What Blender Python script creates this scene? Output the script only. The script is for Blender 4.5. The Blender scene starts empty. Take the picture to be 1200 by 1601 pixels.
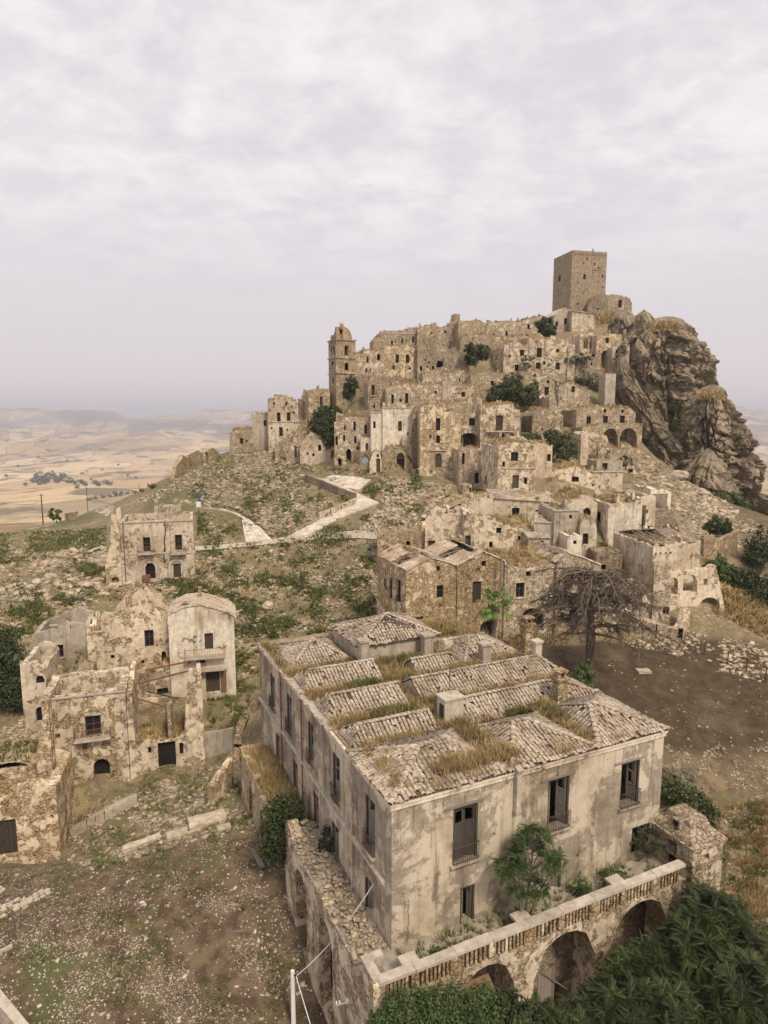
import bpy, math, random
import numpy as np
from mathutils import Vector, Matrix
random.seed(7); rng = np.random.default_rng(7)
S = bpy.context.scene; COL = S.collection
R = math.radians
# ------------------------------------------------------------------ camera
FPX = 1030.0; PITCH = math.atan((800.5-657)/FPX)
cam = bpy.data.cameras.new('camera'); cam_o = bpy.data.objects.new('camera', cam); COL.objects.link(cam_o)
cam.sensor_fit = 'HORIZONTAL'; cam.sensor_width = 36; cam.lens = FPX/1200*36
cam.clip_start = .5; cam.clip_end = 80000
cam_o.rotation_euler = (math.pi/2-PITCH, 0, 0); S.camera = cam_o
# ------------------------------------------------------------------ light
SUN_EL, SUN_AZ = R(50), R(150)      # azimuth clockwise from +Y
W = bpy.data.worlds.new('World'); S.world = W; W.use_nodes = True
sun = bpy.data.lights.new('sun', 'SUN'); sun.energy = 1.5; sun.angle = R(11); sun.color = (1, .875, .70)
sun_o = bpy.data.objects.new('sun', sun); COL.objects.link(sun_o)
sd = Vector((math.sin(SUN_AZ)*math.cos(SUN_EL), math.cos(SUN_AZ)*math.cos(SUN_EL), math.sin(SUN_EL)))
sun_o.rotation_euler = sd.to_track_quat('Z', 'Y').to_euler(); sun_o.location = (0, 0, 120)
S.view_settings.view_transform = 'Standard'; S.view_settings.look = 'None'
S.view_settings.exposure = 1.16; S.view_settings.gamma = 1; S.view_settings.use_curve_mapping = False

class NT:
    """tiny node helper"""
    def __init__(s, tree): s.t = tree; s.n = tree.nodes; s.l = tree.links
    def add(s, typ, ins=None, **kw):
        n = s.n.new(typ)
        for k, v in kw.items(): setattr(n, k, v)
        for k, v in (ins or {}).items():
            if hasattr(v, 'is_linked') or hasattr(v, 'links'): s.l.new(v, n.inputs[k])
            else: n.inputs[k].default_value = v
        return n
    def mix(s, f, a, b, mode='MIX'):
        n = s.n.new('ShaderNodeMix'); n.data_type = 'RGBA'; n.blend_type = mode; n.clamp_factor = True
        for i, v in ((0, f), (6, a), (7, b)):
            if hasattr(v, 'links'): s.l.new(v, n.inputs[i])
            else: n.inputs[i].default_value = (v if i == 0 else (tuple(v)+(1,))[:4])
        return n.outputs[2]
    def math(s, op, a, b=0.0, c=0.0):
        n = s.n.new('ShaderNodeMath'); n.operation = op
        for i, v in enumerate((a, b, c)):
            if hasattr(v, 'links'): s.l.new(v, n.inputs[i])
            else: n.inputs[i].default_value = v
        return n.outputs[0]
    def ss(s, v, lo, hi, a=0.0, b=1.0):
        n = s.n.new('ShaderNodeMapRange'); n.interpolation_type = 'SMOOTHSTEP'
        s.l.new(v, n.inputs[0])
        for i, q in ((1, lo), (2, hi), (3, a), (4, b)): n.inputs[i].default_value = q
        return n.outputs[0]
    def noise(s, vec, scale, detail=4, rough=.6, dist=0.0):
        n = s.add('ShaderNodeTexNoise', {'Vector': vec, 'Scale': scale, 'Detail': detail, 'Roughness': rough, 'Distortion': dist})
        return n.outputs['Fac']
    def scale(s, vec, xyz):
        n = s.n.new('ShaderNodeVectorMath'); n.operation = 'MULTIPLY'; s.l.new(vec, n.inputs[0]); n.inputs[1].default_value = xyz
        return n.outputs[0]
    def ramp(s, v, stops):
        n = s.n.new('ShaderNodeValToRGB'); s.l.new(v, n.inputs[0]); e = n.color_ramp.elements
        e[0].position, e[0].color = stops[0][0], tuple(stops[0][1])+(1,)
        e[1].position, e[1].color = stops[1][0], tuple(stops[1][1])+(1,)
        for p_, c_ in stops[2:]:
            q = e.new(p_); q.color = tuple(c_)+(1,)
        return n.outputs[0]

w = NT(W.node_tree); bg = w.n['Background']
sky = w.add('ShaderNodeTexSky', sky_type='NISHITA', sun_disc=False, sun_elevation=SUN_EL, sun_rotation=SUN_AZ, dust_density=4.0, air_density=1.0, altitude=300)
tc = w.add('ShaderNodeTexCoord'); sx = w.add('ShaderNodeSeparateXYZ', {0: tc.outputs['Generated']})
zz = w.math('ADD', w.math('MAXIMUM', sx.outputs[2], 0.0), .22)
cx = w.add('ShaderNodeCombineXYZ', {0: w.math('DIVIDE', sx.outputs[0], zz), 1: w.math('DIVIDE', sx.outputs[1], zz), 2: 0.0})
n1 = w.noise(cx.outputs[0], 1.5, 10, .62, .4); n2 = w.noise(cx.outputs[0], 9.0, 9, .64, .3); n3 = w.noise(w.scale(cx.outputs[0], (1, 1.3, 1)), 4.2, 10, .66, .5)
cl = w.math('ADD', w.math('ADD', w.math('MULTIPLY', n1, .42), w.math('MULTIPLY', n2, .24)), w.math('MULTIPLY', n3, .34))
clf = w.math('MULTIPLY', w.ss(cl, .40, .61), w.ss(sx.outputs[2], .12, .34))
veil = w.mix(w.ss(sx.outputs[2], .0, .26), (7.5, 6.8, 6.75), (6.95, 6.55, 6.95))
base = w.mix(.95, sky.outputs[0], veil)
skyc = w.mix(clf, base, (8.75, 8.2, 8.3))
w.l.new(skyc, bg.inputs[0]); bg.inputs[1].default_value = .05

# ------------------------------------------------------------------ pixel <-> world
CP, SP = math.cos(PITCH), math.sin(PITCH)
def ray(x, y):
    a = (x-600)/FPX; b = -(y-800.5)/FPX
    return np.array([a, CP+b*SP, -SP+b*CP])
def P(x, y, Y): r = ray(x, y); return r*(Y/r[1])
def PZ(x, y, z): r = ray(x, y); return r*(z/r[2])

# ------------------------------------------------------------------ mesh helpers
class MB:
    def __init__(s): s.v = []; s.f = []
    def vert(s, p): s.v.append(tuple(p)); return len(s.v)-1
    def face(s, pts): s.f.append([s.vert(p) for p in pts])
    def box(s, c, d, rz=0.0, m=None):
        """centre, size, turn about z or a 3x3 matrix"""
        hx, hy, hz = d[0]/2, d[1]/2, d[2]/2
        if m is None: m = Matrix.Rotation(rz, 3, 'Z')
        b = len(s.v); c = Vector(c)
        for k in range(8):
            q = m @ Vector((hx if k & 1 else -hx, hy if k & 2 else -hy, hz if k & 4 else -hz)); s.v.append(tuple(c+q))
        for q in ((0, 2, 3, 1), (4, 5, 7, 6), (0, 1, 5, 4), (2, 6, 7, 3), (0, 4, 6, 2), (1, 3, 7, 5)): s.f.append([b+i for i in q])
    def bar(s, a, b_, wd, hd=None):
        a = Vector(a); b_ = Vector(b_); d = b_-a
        m = d.to_track_quat('X', 'Z').to_matrix()
        s.box((a+b_)/2, (d.length, wd, hd or wd), m=m)
    def tube(s, pts, rad, n=5):
        pts = [Vector(p) for p in pts]; b = len(s.v)
        for i, p in enumerate(pts):
            d = (pts[min(i+1, len(pts)-1)]-pts[max(i-1, 0)])
            if d.length < 1e-6: d = Vector((0, 0, 1))
            q = d.to_track_quat('Z', 'Y').to_matrix(); r = rad[i] if hasattr(rad, '__len__') else rad
            for k in range(n):
                a = 2*math.pi*k/n; s.v.append(tuple(p+q @ Vector((r*math.cos(a), r*math.sin(a), 0))))
        for i in range(len(pts)-1):
            for k in range(n):
                k2 = (k+1) % n; s.f.append([b+i*n+k, b+i*n+k2, b+(i+1)*n+k2, b+(i+1)*n+k])
        s.f.append([b+k for k in range(n)][::-1]); s.f.append([b+(len(pts)-1)*n+k for k in range(n)])
    def lathe(s, c, prof, n=12, sx=1.0, sy=1.0, rot=0.0):
        b = len(s.v)
        for (r, z) in prof:
            for k in range(n):
                a = 2*math.pi*k/n+rot; s.v.append((c[0]+r*sx*math.cos(a), c[1]+r*sy*math.sin(a), c[2]+z))
        for i in range(len(prof)-1):
            for k in range(n):
                k2 = (k+1) % n; s.f.append([b+i*n+k, b+i*n+k2, b+(i+1)*n+k2, b+(i+1)*n+k])
        s.f.append([b+k for k in range(n)][::-1]); s.f.append([b+(len(prof)-1)*n+k for k in range(n)])
    def mesh(s, name, mat, smooth=False):
        me = bpy.data.meshes.new(name); me.from_pydata(s.v, [], s.f); me.materials.append(mat)
        if smooth: me.polygons.foreach_set('use_smooth', [True]*len(me.polygons))
        me.update(); return me
    def build(s, name, mat, parent=None, smooth=False, **kw):
        return link(name, s.mesh(name, mat, smooth), parent, **kw)
def link(name, me, parent=None, loc=None, rz=0.0, mat4=None, **props):
    o = bpy.data.objects.new(name, me); COL.objects.link(o)
    if parent is not None: o.parent = parent
    if loc is not None: o.location = loc
    if rz: o.rotation_euler = (0, 0, rz)
    if mat4 is not None: o.matrix_local = mat4
    for k, v in props.items(): o[k] = v
    return o
def npmesh(name, V, Fc, mat, parent=None, smooth=False, **props):
    V = np.asarray(V, np.float32).reshape(-1, 3); Fc = np.asarray(Fc, np.int32); k = Fc.shape[1]; n = len(Fc)
    me = bpy.data.meshes.new(name); me.vertices.add(len(V)); me.vertices.foreach_set('co', V.ravel())
    me.loops.add(n*k); me.loops.foreach_set('vertex_index', Fc.ravel())
    me.polygons.add(n); me.polygons.foreach_set('loop_start', np.arange(0, n*k, k, dtype=np.int32))
    me.polygons.foreach_set('loop_total', np.full(n, k, np.int32))
    if smooth: me.polygons.foreach_set('use_smooth', np.ones(n, bool))
    me.materials.append(mat); me.update(calc_edges=True); me.validate()
    return link(name, me, parent, **props)
def thing(name, label, cat, loc=(0, 0, 0), rz=0.0, group=None):
    o = bpy.data.objects.new(name, None); COL.objects.link(o); o.empty_display_size = .5
    o.location = tuple(loc); o.rotation_euler = (0, 0, rz); o['label'] = label; o['category'] = cat
    if group: o['group'] = group
    return o
def tag(o, label, cat, group=None):
    o['label'] = label; o['category'] = cat
    if group: o['group'] = group
    return o

def cells(x, y, seed=0):
    """cellular noise: id of the cell in 0..1 and distance to its border"""
    r = np.random.default_rng(seed); tb = r.random((64, 64, 3)); xi = np.floor(x).astype(int); yi = np.floor(y).astype(int); d1 = np.full(x.shape, 9.0); d2 = d1.copy(); ident = np.zeros(x.shape)
    for a in (-1, 0, 1):
        for b in (-1, 0, 1):
            t_ = tb[(xi+a) % 64, (yi+b) % 64]; d = np.hypot(xi+a+t_[..., 0]-x, yi+b+t_[..., 1]-y); n = d < d1
            d2 = np.where(n, d1, np.minimum(d2, d)); ident = np.where(n, t_[..., 2], ident); d1 = np.where(n, d, d1)
    return ident, d2-d1
# ------------------------------------------------------------------ value noise in numpy
_perm = np.random.default_rng(3).random((256, 256))
def vnoise(x, y):
    xi = np.floor(x).astype(int); yi = np.floor(y).astype(int); fx = x-xi; fy = y-yi
    fx = fx*fx*(3-2*fx); fy = fy*fy*(3-2*fy)
    g = lambda a, b: _perm[a & 255, b & 255]
    return (g(xi, yi)*(1-fx)+g(xi+1, yi)*fx)*(1-fy)+(g(xi, yi+1)*(1-fx)+g(xi+1, yi+1)*fx)*fy
def fbm(x, y, o=4, lac=2.03, gain=.5):
    t = 0; a = 1; n = 0
    for i in range(o):
        t = t+a*vnoise(x+17.3*i, y-9.1*i); n += a; a *= gain; x = x*lac; y = y*lac
    return t/n-.5
# ------------------------------------------------------------------ materials
M = {}
def newmat(name, rough=.9):
    m = bpy.data.materials.new(name); m.use_nodes = True; t = NT(m.node_tree)
    b = t.n['Principled BSDF']; b.inputs['Roughness'].default_value = rough; b.inputs['Specular IOR Level'].default_value = .2
    t.b = b; M[name] = m
    t.pos = t.add('ShaderNodeNewGeometry').outputs['Position']
    t.rnd = t.add('ShaderNodeObjectInfo').outputs['Random']
    return m, t
def bump(t, h, strength=.5, dist=.05):
    n = t.add('ShaderNodeBump', {'Height': h, 'Strength': strength, 'Distance': dist}); t.l.new(n.outputs[0], t.b.inputs['Normal'])
def wallmat(name, pl, stones, frac, cell=3.2, mort=(.36, .29, .20), stain=.6, patch=.30, pit_dark=1.0, cream=None, fine=.9, val=1.04, sat=.92):
    """rubble masonry with a broken coat of plaster on it; frac = share of plaster"""
    m, t = newmat(name)
    warp = t.add('ShaderNodeTexNoise', {'Vector': t.pos, 'Scale': 2.2, 'Detail': 2}).outputs['Color']
    wv = t.n.new('ShaderNodeVectorMath'); wv.operation = 'MULTIPLY_ADD'; t.l.new(warp, wv.inputs[0]); wv.inputs[1].default_value = (.22, .22, .16); t.l.new(t.pos, wv.inputs[2])
    sc = t.scale(wv.outputs[0], (1, 1, 1.45))
    v1 = t.add('ShaderNodeTexVoronoi', {'Vector': sc, 'Scale': cell, 'Randomness': 1.0})
    v2 = t.add('ShaderNodeTexVoronoi', {'Vector': sc, 'Scale': cell, 'Randomness': 1.0}, feature='DISTANCE_TO_EDGE')
    sepc = t.add('ShaderNodeSeparateColor', {0: v1.outputs['Color']})
    stc = t.ramp(sepc.outputs[0], [(0, stones[0]), (.35, stones[1]), (.7, stones[2]), (1, stones[3])])
    edge = t.ss(v2.outputs['Distance'], .0, .09)
    hf = t.noise(t.pos, 9, 5, .7); mf = t.noise(t.pos, 2.6, 7, .72)
    st = t.mix(edge, mort, stc); st = t.mix(t.ss(hf, .35, .72, 0, .9), t.mix(1.0, st, (.60, .57, .53), 'MULTIPLY'), st)
    st = t.mix(t.ss(mf, .40, .62), t.mix(1.0, st, (.70, .65, .58), 'MULTIPLY'), st)
    crv = t.noise(t.pos, 1.25, 9, .78, .2); st = t.mix(t.ss(crv, .53, .62, 0, .9), st, t.mix(1.0, st, (.33, .27, .215), 'MULTIPLY'))  # crevice shade put into the stone colour as random dark mottling
    pm = t.math('ADD', t.math('MULTIPLY', t.noise(t.pos, fine, 9, .68, .3), .75), t.math('MULTIPLY', mf, .25))
    pc = t.mix(t.ss(t.noise(t.pos, 1.7, 7, .68), .34, .66), tuple(c*.74 for c in pl), tuple(min(1, c*1.10) for c in pl))
    pc = t.mix(t.ss(t.noise(t.pos, 16, 5, .8), .42, .62, .0, .75), pc, (.60*pl[0], .55*pl[1], .48*pl[2]))
    if cream:
        pc = t.mix(t.ss(t.math('ADD', t.math('MULTIPLY', t.noise(t.pos, .32, 9, .66, .4), .8), t.math('MULTIPLY', mf, .2)), .485, .53, 0, .9), pc, cream)
    off = t.math('MULTIPLY', t.math('SUBTRACT', t.rnd, .5), .06)
    pmask = t.ss(t.math('ADD', pm, off), .5+patch*(.5-frac)-.015, .5+patch*(.5-frac)+.015)
    col = t.mix(pmask, st, pc)
    stk = t.noise(t.scale(t.pos, (1.9, 1.9, .13)), 1.2, 6, .68)
    col = t.mix(t.ss(stk, .50, .66, 0, .75*stain), col, t.mix(1.0, col, (.50, .44, .37), 'MULTIPLY'))
    big = t.noise(t.pos, .22, 6, .65)
    col = t.mix(t.ss(big, .44, .62, 0, .8*stain), col, t.mix(1.0, col, (.60, .53, .44), 'MULTIPLY'))
    pit = t.add('ShaderNodeTexVoronoi', {'Vector': t.pos, 'Scale': 2.3})
    col = t.mix(t.ss(pit.outputs['Distance'], .06, .12, .75*pit_dark, 0), col, (.06, .05, .04))  # small dark pits drawn in the colour
    hsv = t.add('ShaderNodeHueSaturation', {'Color': col, 'Saturation': sat, 'Value': t.math('ADD', val, t.math('MULTIPLY', t.rnd, .28))})
    t.l.new(hsv.outputs[0], t.b.inputs['Base Color'])
    h = t.math('ADD', t.math('MULTIPLY', t.math('ADD', edge, t.math('MULTIPLY', hf, .9)), t.math('SUBTRACT', 1.0, t.math('MULTIPLY', pmask, .93))), t.math('MULTIPLY', pmask, .9))
    bump(t, h, .9, .08)
    return m
OCH = [(.68, .56, .39), (.57, .45, .29), (.74, .64, .47), (.62, .48, .31)]
GRY = [(.66, .56, .42), (.55, .455, .325), (.72, .63, .485), (.60, .485, .335)]
wallmat('stone', (.60, .51, .375), GRY, .34, val=1.14)
wallmat('stone_warm', (.60, .49, .32), OCH, .34, cell=3.0, sat=.96, val=1.1)
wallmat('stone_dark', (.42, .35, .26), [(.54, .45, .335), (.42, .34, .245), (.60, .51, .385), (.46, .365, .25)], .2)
wallmat('mixed', (.62, .52, .38), OCH, .52)
wallmat('plaster', (.60, .51, .385), OCH, .72, stain=.8)
wallmat('plaster_white', (.66, .59, .475), OCH, .80, stain=.85)
wallmat('plaster_grey', (.47, .41, .32), GRY, .95, stain=.7)
wallmat('palace_plaster', (.40, .34, .255), GRY, .90, stain=1.0, cream=(.60, .505, .37), pit_dark=.8, val=.74, sat=.95)
wallmat('tower_stone', (.42, .33, .22), [(.56, .46, .33), (.46, .37, .26), (.62, .52, .385), (.50, .40, .275)], .15, cell=2.4, stain=.3)
wallmat('brick_warm', (.62, .53, .40), [(.68, .55, .37), (.58, .44, .275), (.74, .63, .455), (.62, .48, .31)], .38, cell=3.0, sat=1.05)

def simple(name, a, b, scale=3, rough=.9, bs=.4, bd=.03, detail=6, stretch=None, rv=.25, per_island=0):
    m, t = newmat(name, rough)
    p = t.scale(t.pos, stretch) if stretch else t.pos
    n = t.noise(p, scale, detail, .65)
    c = t.mix(t.ss(n, .3, .7), a, b)
    v = t.math('ADD', 1-rv/2, t.math('MULTIPLY', t.rnd, rv))
    if per_island:
        ri = t.add('ShaderNodeNewGeometry').outputs['Random Per Island']
        v = t.math('MULTIPLY', v, t.math('ADD', 1-per_island/2, t.math('MULTIPLY', ri, per_island)))
    hsv = t.add('ShaderNodeHueSaturation', {'Color': c, 'Value': v}); t.l.new(hsv.outputs[0], t.b.inputs['Base Color'])
    if bs: bump(t, n, bs, bd)
    return m, t
simple('concrete', (.25, .21, .16), (.42, .36, .285), 1.6)
simple('coping', (.36, .305, .245), (.54, .475, .395), 2.2)
simple('wood_dark', (.045, .036, .028), (.09, .07, .055), 3, stretch=(8, 8, .7), rv=.5)
simple('wood_grey', (.16, .135, .11), (.27, .23, .19), 3, stretch=(8, 8, .7), rv=.4)
simple('wood_brown', (.16, .10, .06), (.28, .19, .12), 3, stretch=(8, 8, .7), rv=.4)
simple('void', (.012, .010, .009), (.022, .018, .015), 1, bs=0)  # near-black standing in for shade inside openings; also fills cracks
simple('iron', (.05, .045, .042), (.12, .08, .06), 6, rough=.7)
simple('rust', (.16, .07, .04), (.26, .13, .08), 5)
simple('white_paint', (.60, .57, .54), (.72, .70, .68), 2)
simple('blue_paint', (.05, .10, .28), (.08, .14, .34), 2)
simple('blue_plaster', (.22, .27, .36), (.42, .44, .46), 2)
simple('ceramic', (.75, .76, .76), (.82, .82, .82), 2, rough=.3)
simple('wire', (.55, .53, .52), (.68, .66, .65), 1, bs=0, rough=.6)
simple('bark', (.10, .075, .055), (.19, .15, .115), 5, stretch=(4, 4, .8))
simple('dead_bark', (.085, .064, .047), (.17, .135, .10), 5, stretch=(4, 4, .8))
simple('fallen_stone', (.34, .28, .205), (.52, .445, .34), 2)
simple('rubble', (.24, .19, .13), (.44, .36, .255), .9, per_island=.7)
simple('rubble_pale', (.36, .30, .23), (.56, .485, .39), .9, per_island=.5)
simple('dry_grass', (.27, .19, .085), (.45, .335, .17), .8, bs=0, per_island=.6)
simple('tuft_green', (.085, .105, .035), (.17, .17, .06), .5, bs=0, per_island=.6)
simple('shrub', (.055, .075, .028), (.13, .14, .055), .6, bs=0, per_island=.6)
simple('shrub_grey', (.15, .145, .09), (.24, .22, .14), .8, bs=0, per_island=.5)
def leafmat(name, a, b):
    m, t = simple(name, a, b, .7, rough=.6, bs=0, per_island=.8, rv=.1)
    t.b.inputs['Specular IOR Level'].default_value = .3
    return m
leafmat('leaf_dark', (.015, .025, .006), (.060, .076, .020))
leafmat('leaf_mid', (.032, .058, .014), (.075, .105, .028))
leafmat('leaf_olive', (.045, .06, .022), (.10, .11, .045))
leafmat('leaf_palm', (.09, .14, .025), (.20, .25, .07))
# clay tiles: colour differs from tile to tile
m, t = newmat('tile')
ri = t.add('ShaderNodeNewGeometry').outputs['Random Per Island']
rr = t.math('FRACT', t.math('ADD', ri, t.math('MULTIPLY', t.rnd, 7.3)))
c = t.ramp(rr, [(0, (.43, .335, .25)), (.3, (.49, .40, .305)), (.65, (.55, .465, .365)), (1, (.46, .385, .30))])
n = t.noise(t.pos, 5, 6, .7); c = t.mix(t.ss(n, .46, .64, 0, .85), c, (.185, .155, .125))
c = t.mix(t.ss(t.noise(t.pos, .6, 8, .7), .44, .60, 0, .75), c, t.mix(1.0, c, (.52, .47, .41), 'MULTIPLY'))
c = t.mix(t.ss(t.noise(t.pos, 2.3, 6, .7), .56, .66, 0, .6), c, (.22, .20, .13))
c = t.mix(t.ss(t.noise(t.pos, 11, 3, .6), .60, .72, 0, .6), c, (.56, .50, .40))
t.l.new(c, t.b.inputs['Base Color']); bump(t, n, .4, .02)
simple('tile_bed', (.06, .047, .036), (.12, .09, .065), 3)
simple('roof_earth', (.20, .145, .085), (.36, .275, .175), .8, bs=.8, bd=.15)
# rock
m, t = newmat('rock')
sc = t.scale(t.pos, (1, 1, .35))
a = t.noise(sc, .22, 11, .72, .8); b_ = t.noise(t.pos, .9, 10, .75, .3); v = t.add('ShaderNodeTexVoronoi', {'Vector': sc, 'Scale': .35}, feature='DISTANCE_TO_EDGE')
c = t.mix(t.ss(a, .40, .60), (.33, .265, .185), (.62, .51, .36))
c = t.mix(t.ss(b_, .48, .62, 0, .8), c, t.mix(1.0, c, (.50, .47, .44), 'MULTIPLY'))
c = t.mix(t.ss(t.noise(t.pos, .11, 8, .7), .52, .62, 0, .7), c, (.54, .43, .275))
c = t.mix(t.ss(t.noise(t.pos, .3, 9, .75), .56, .64, 0, .55), c, (.11, .105, .055))
c = t.mix(t.ss(t.noise(t.pos, 2.6, 6, .75), .55, .68, 0, .7), c, t.mix(1.0, c, (.45, .42, .4), 'MULTIPLY'))
t.l.new(c, t.b.inputs['Base Color'])
bump(t, t.math('ADD', t.math('ADD', a, t.math('MULTIPLY', b_, .9)), t.math('MULTIPLY', t.noise(t.pos, 3, 6, .75), .35)), 1.0, 1.6)
# ground
m, t = newmat('ground', .95)
at = t.add('ShaderNodeAttribute', attribute_name='zone'); zs = t.add('ShaderNodeSeparateColor', {0: at.outputs['Color']})   # r soil, g green, b yard
n_a = t.noise(t.pos, .18, 7, .65); n_b = t.noise(t.pos, .9, 7, .7); n_c = t.noise(t.pos, 4.5, 5, .75)
c = t.mix(t.ss(n_b, .36, .64), (.155, .115, .066), (.30, .235, .15))
c = t.mix(t.math('MULTIPLY', t.ss(t.noise(t.pos, .45, 8, .72), .50, .56), .85), c, t.mix(n_c, (.10, .105, .042), (.20, .185, .085)))
c = t.mix(t.ss(t.noise(t.scale(t.pos, (1, 1, .3)), .33, 8, .7), .545, .60, 0, .7), c, (.36, .27, .14))
gz = t.math('MULTIPLY', zs.outputs[1], t.ss(n_b, .35, .55)); c = t.mix(gz, c, t.mix(n_c, (.07, .08, .028), (.155, .15, .06)))
yard = t.mix(t.ss(n_b, .38, .62), (.085, .058, .036), (.175, .126, .08)); yard = t.mix(t.ss(n_a, .52, .64, 0, .8), yard, t.mix(n_c, (.06, .075, .025), (.14, .14, .055)))
c = t.mix(zs.outputs[2], c, yard)
pv = t.add('ShaderNodeTexVoronoi', {'Vector': t.pos, 'Scale': 4.2}); pvs = t.add('ShaderNodeSeparateColor', {0: pv.outputs['Color']})
peb = t.math('MULTIPLY', t.ss(pv.outputs['Distance'], .16, .34, 1, 0), t.ss(t.math('ADD', pvs.outputs[0], t.math('MULTIPLY', t.math('SUBTRACT', n_a, .5), 3.0)), .66, .72))
c = t.mix(t.math('MULTIPLY', peb, t.math('SUBTRACT', 1.0, zs.outputs[0])), c, t.mix(pvs.outputs[1], (.46, .39, .30), (.66, .60, .51)))
soil = t.mix(t.ss(n_b, .35, .7), (.062, .042, .025), (.105, .074, .045)); soil = t.mix(t.ss(n_a, .54, .72, 0, .35), soil, (.22, .17, .11)); soil = t.mix(t.ss(n_c, .62, .75, 0, .6), soil, (.09, .065, .04))
c = t.mix(zs.outputs[0], c, soil)
# fields of the valley
wf = t.add('ShaderNodeTexNoise', {'Vector': t.pos, 'Scale': .0016, 'Detail': 4}).outputs['Color']
wv = t.n.new('ShaderNodeVectorMath'); wv.operation = 'MULTIPLY_ADD'; t.l.new(wf, wv.inputs[0]); wv.inputs[1].default_value = (700, 700, 0); t.l.new(t.pos, wv.inputs[2])
fl = t.scale(wv.outputs[0], (1, .55, 0))
fv = t.add('ShaderNodeTexVoronoi', {'Vector': fl, 'Scale': .0036}); fs = t.add('ShaderNodeSeparateColor', {0: fv.outputs['Color']})
fe = t.add('ShaderNodeTexVoronoi', {'Vector': fl, 'Scale': .0036}, feature='DISTANCE_TO_EDGE')
fc = t.ramp(fs.outputs[0], [(0, (.54, .38, .20)), (.25, (.64, .48, .28)), (.5, (.46, .31, .16)), (.72, (.68, .53, .33)), (.86, (.30, .21, .12)), (1, (.56, .41, .23))])
fc = t.mix(t.ss(fe.outputs['Distance'], .008, .022, .75, 0), fc, (.13, .115, .06))
fc = t.mix(t.ss(t.noise(t.pos, .012, 7, .7), .35, .75, 0, .5), fc, (.40, .30, .17))
fc = t.mix(t.ss(t.noise(t.pos, .0042, 7, .66), .545, .60, 0, .85), fc, (.11, .105, .06))
fc = t.mix(t.ss(t.noise(t.pos, .03, 5, .7), .64, .70, 0, .8), fc, (.09, .095, .05))
dist = t.n.new('ShaderNodeVectorMath'); dist.operation = 'LENGTH'; t.l.new(t.pos, dist.inputs[0])
farm = t.ss(t.noise(t.pos, .0007, 5, .6), .47, .58)
far = t.math('MULTIPLY', t.ss(dist.outputs['Value'], 5500, 8500), farm); fc = t.mix(t.math('MULTIPLY', far, .85), fc, (.13, .115, .085)); fc = t.mix(t.ss(dist.outputs['Value'], 450, 1000, .9, 0), fc, (.26, .165, .085))
fc = t.mix(t.ss(t.noise(t.scale(t.pos, (1, .4, 1)), .0011, 8, .7), .53, .58, 0, .6), fc, (.20, .16, .10))
c = t.mix(t.ss(dist.outputs['Value'], 190, 270), c, fc)
t.l.new(c, t.b.inputs['Base Color'])
near = t.ss(dist.outputs['Value'], 150, 300, 1, 0)
bump(t, t.math('MULTIPLY', t.math('ADD', t.math('ADD', n_b, t.math('MULTIPLY', n_c, .5)), t.math('MULTIPLY', peb, .5)), near), .8, .22)
simple('paving', (.46, .40, .32), (.62, .55, .46), 1.2, rv=0, per_island=.3)
simple('asphalt', (.34, .29, .225), (.47, .41, .33), 2)
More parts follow.
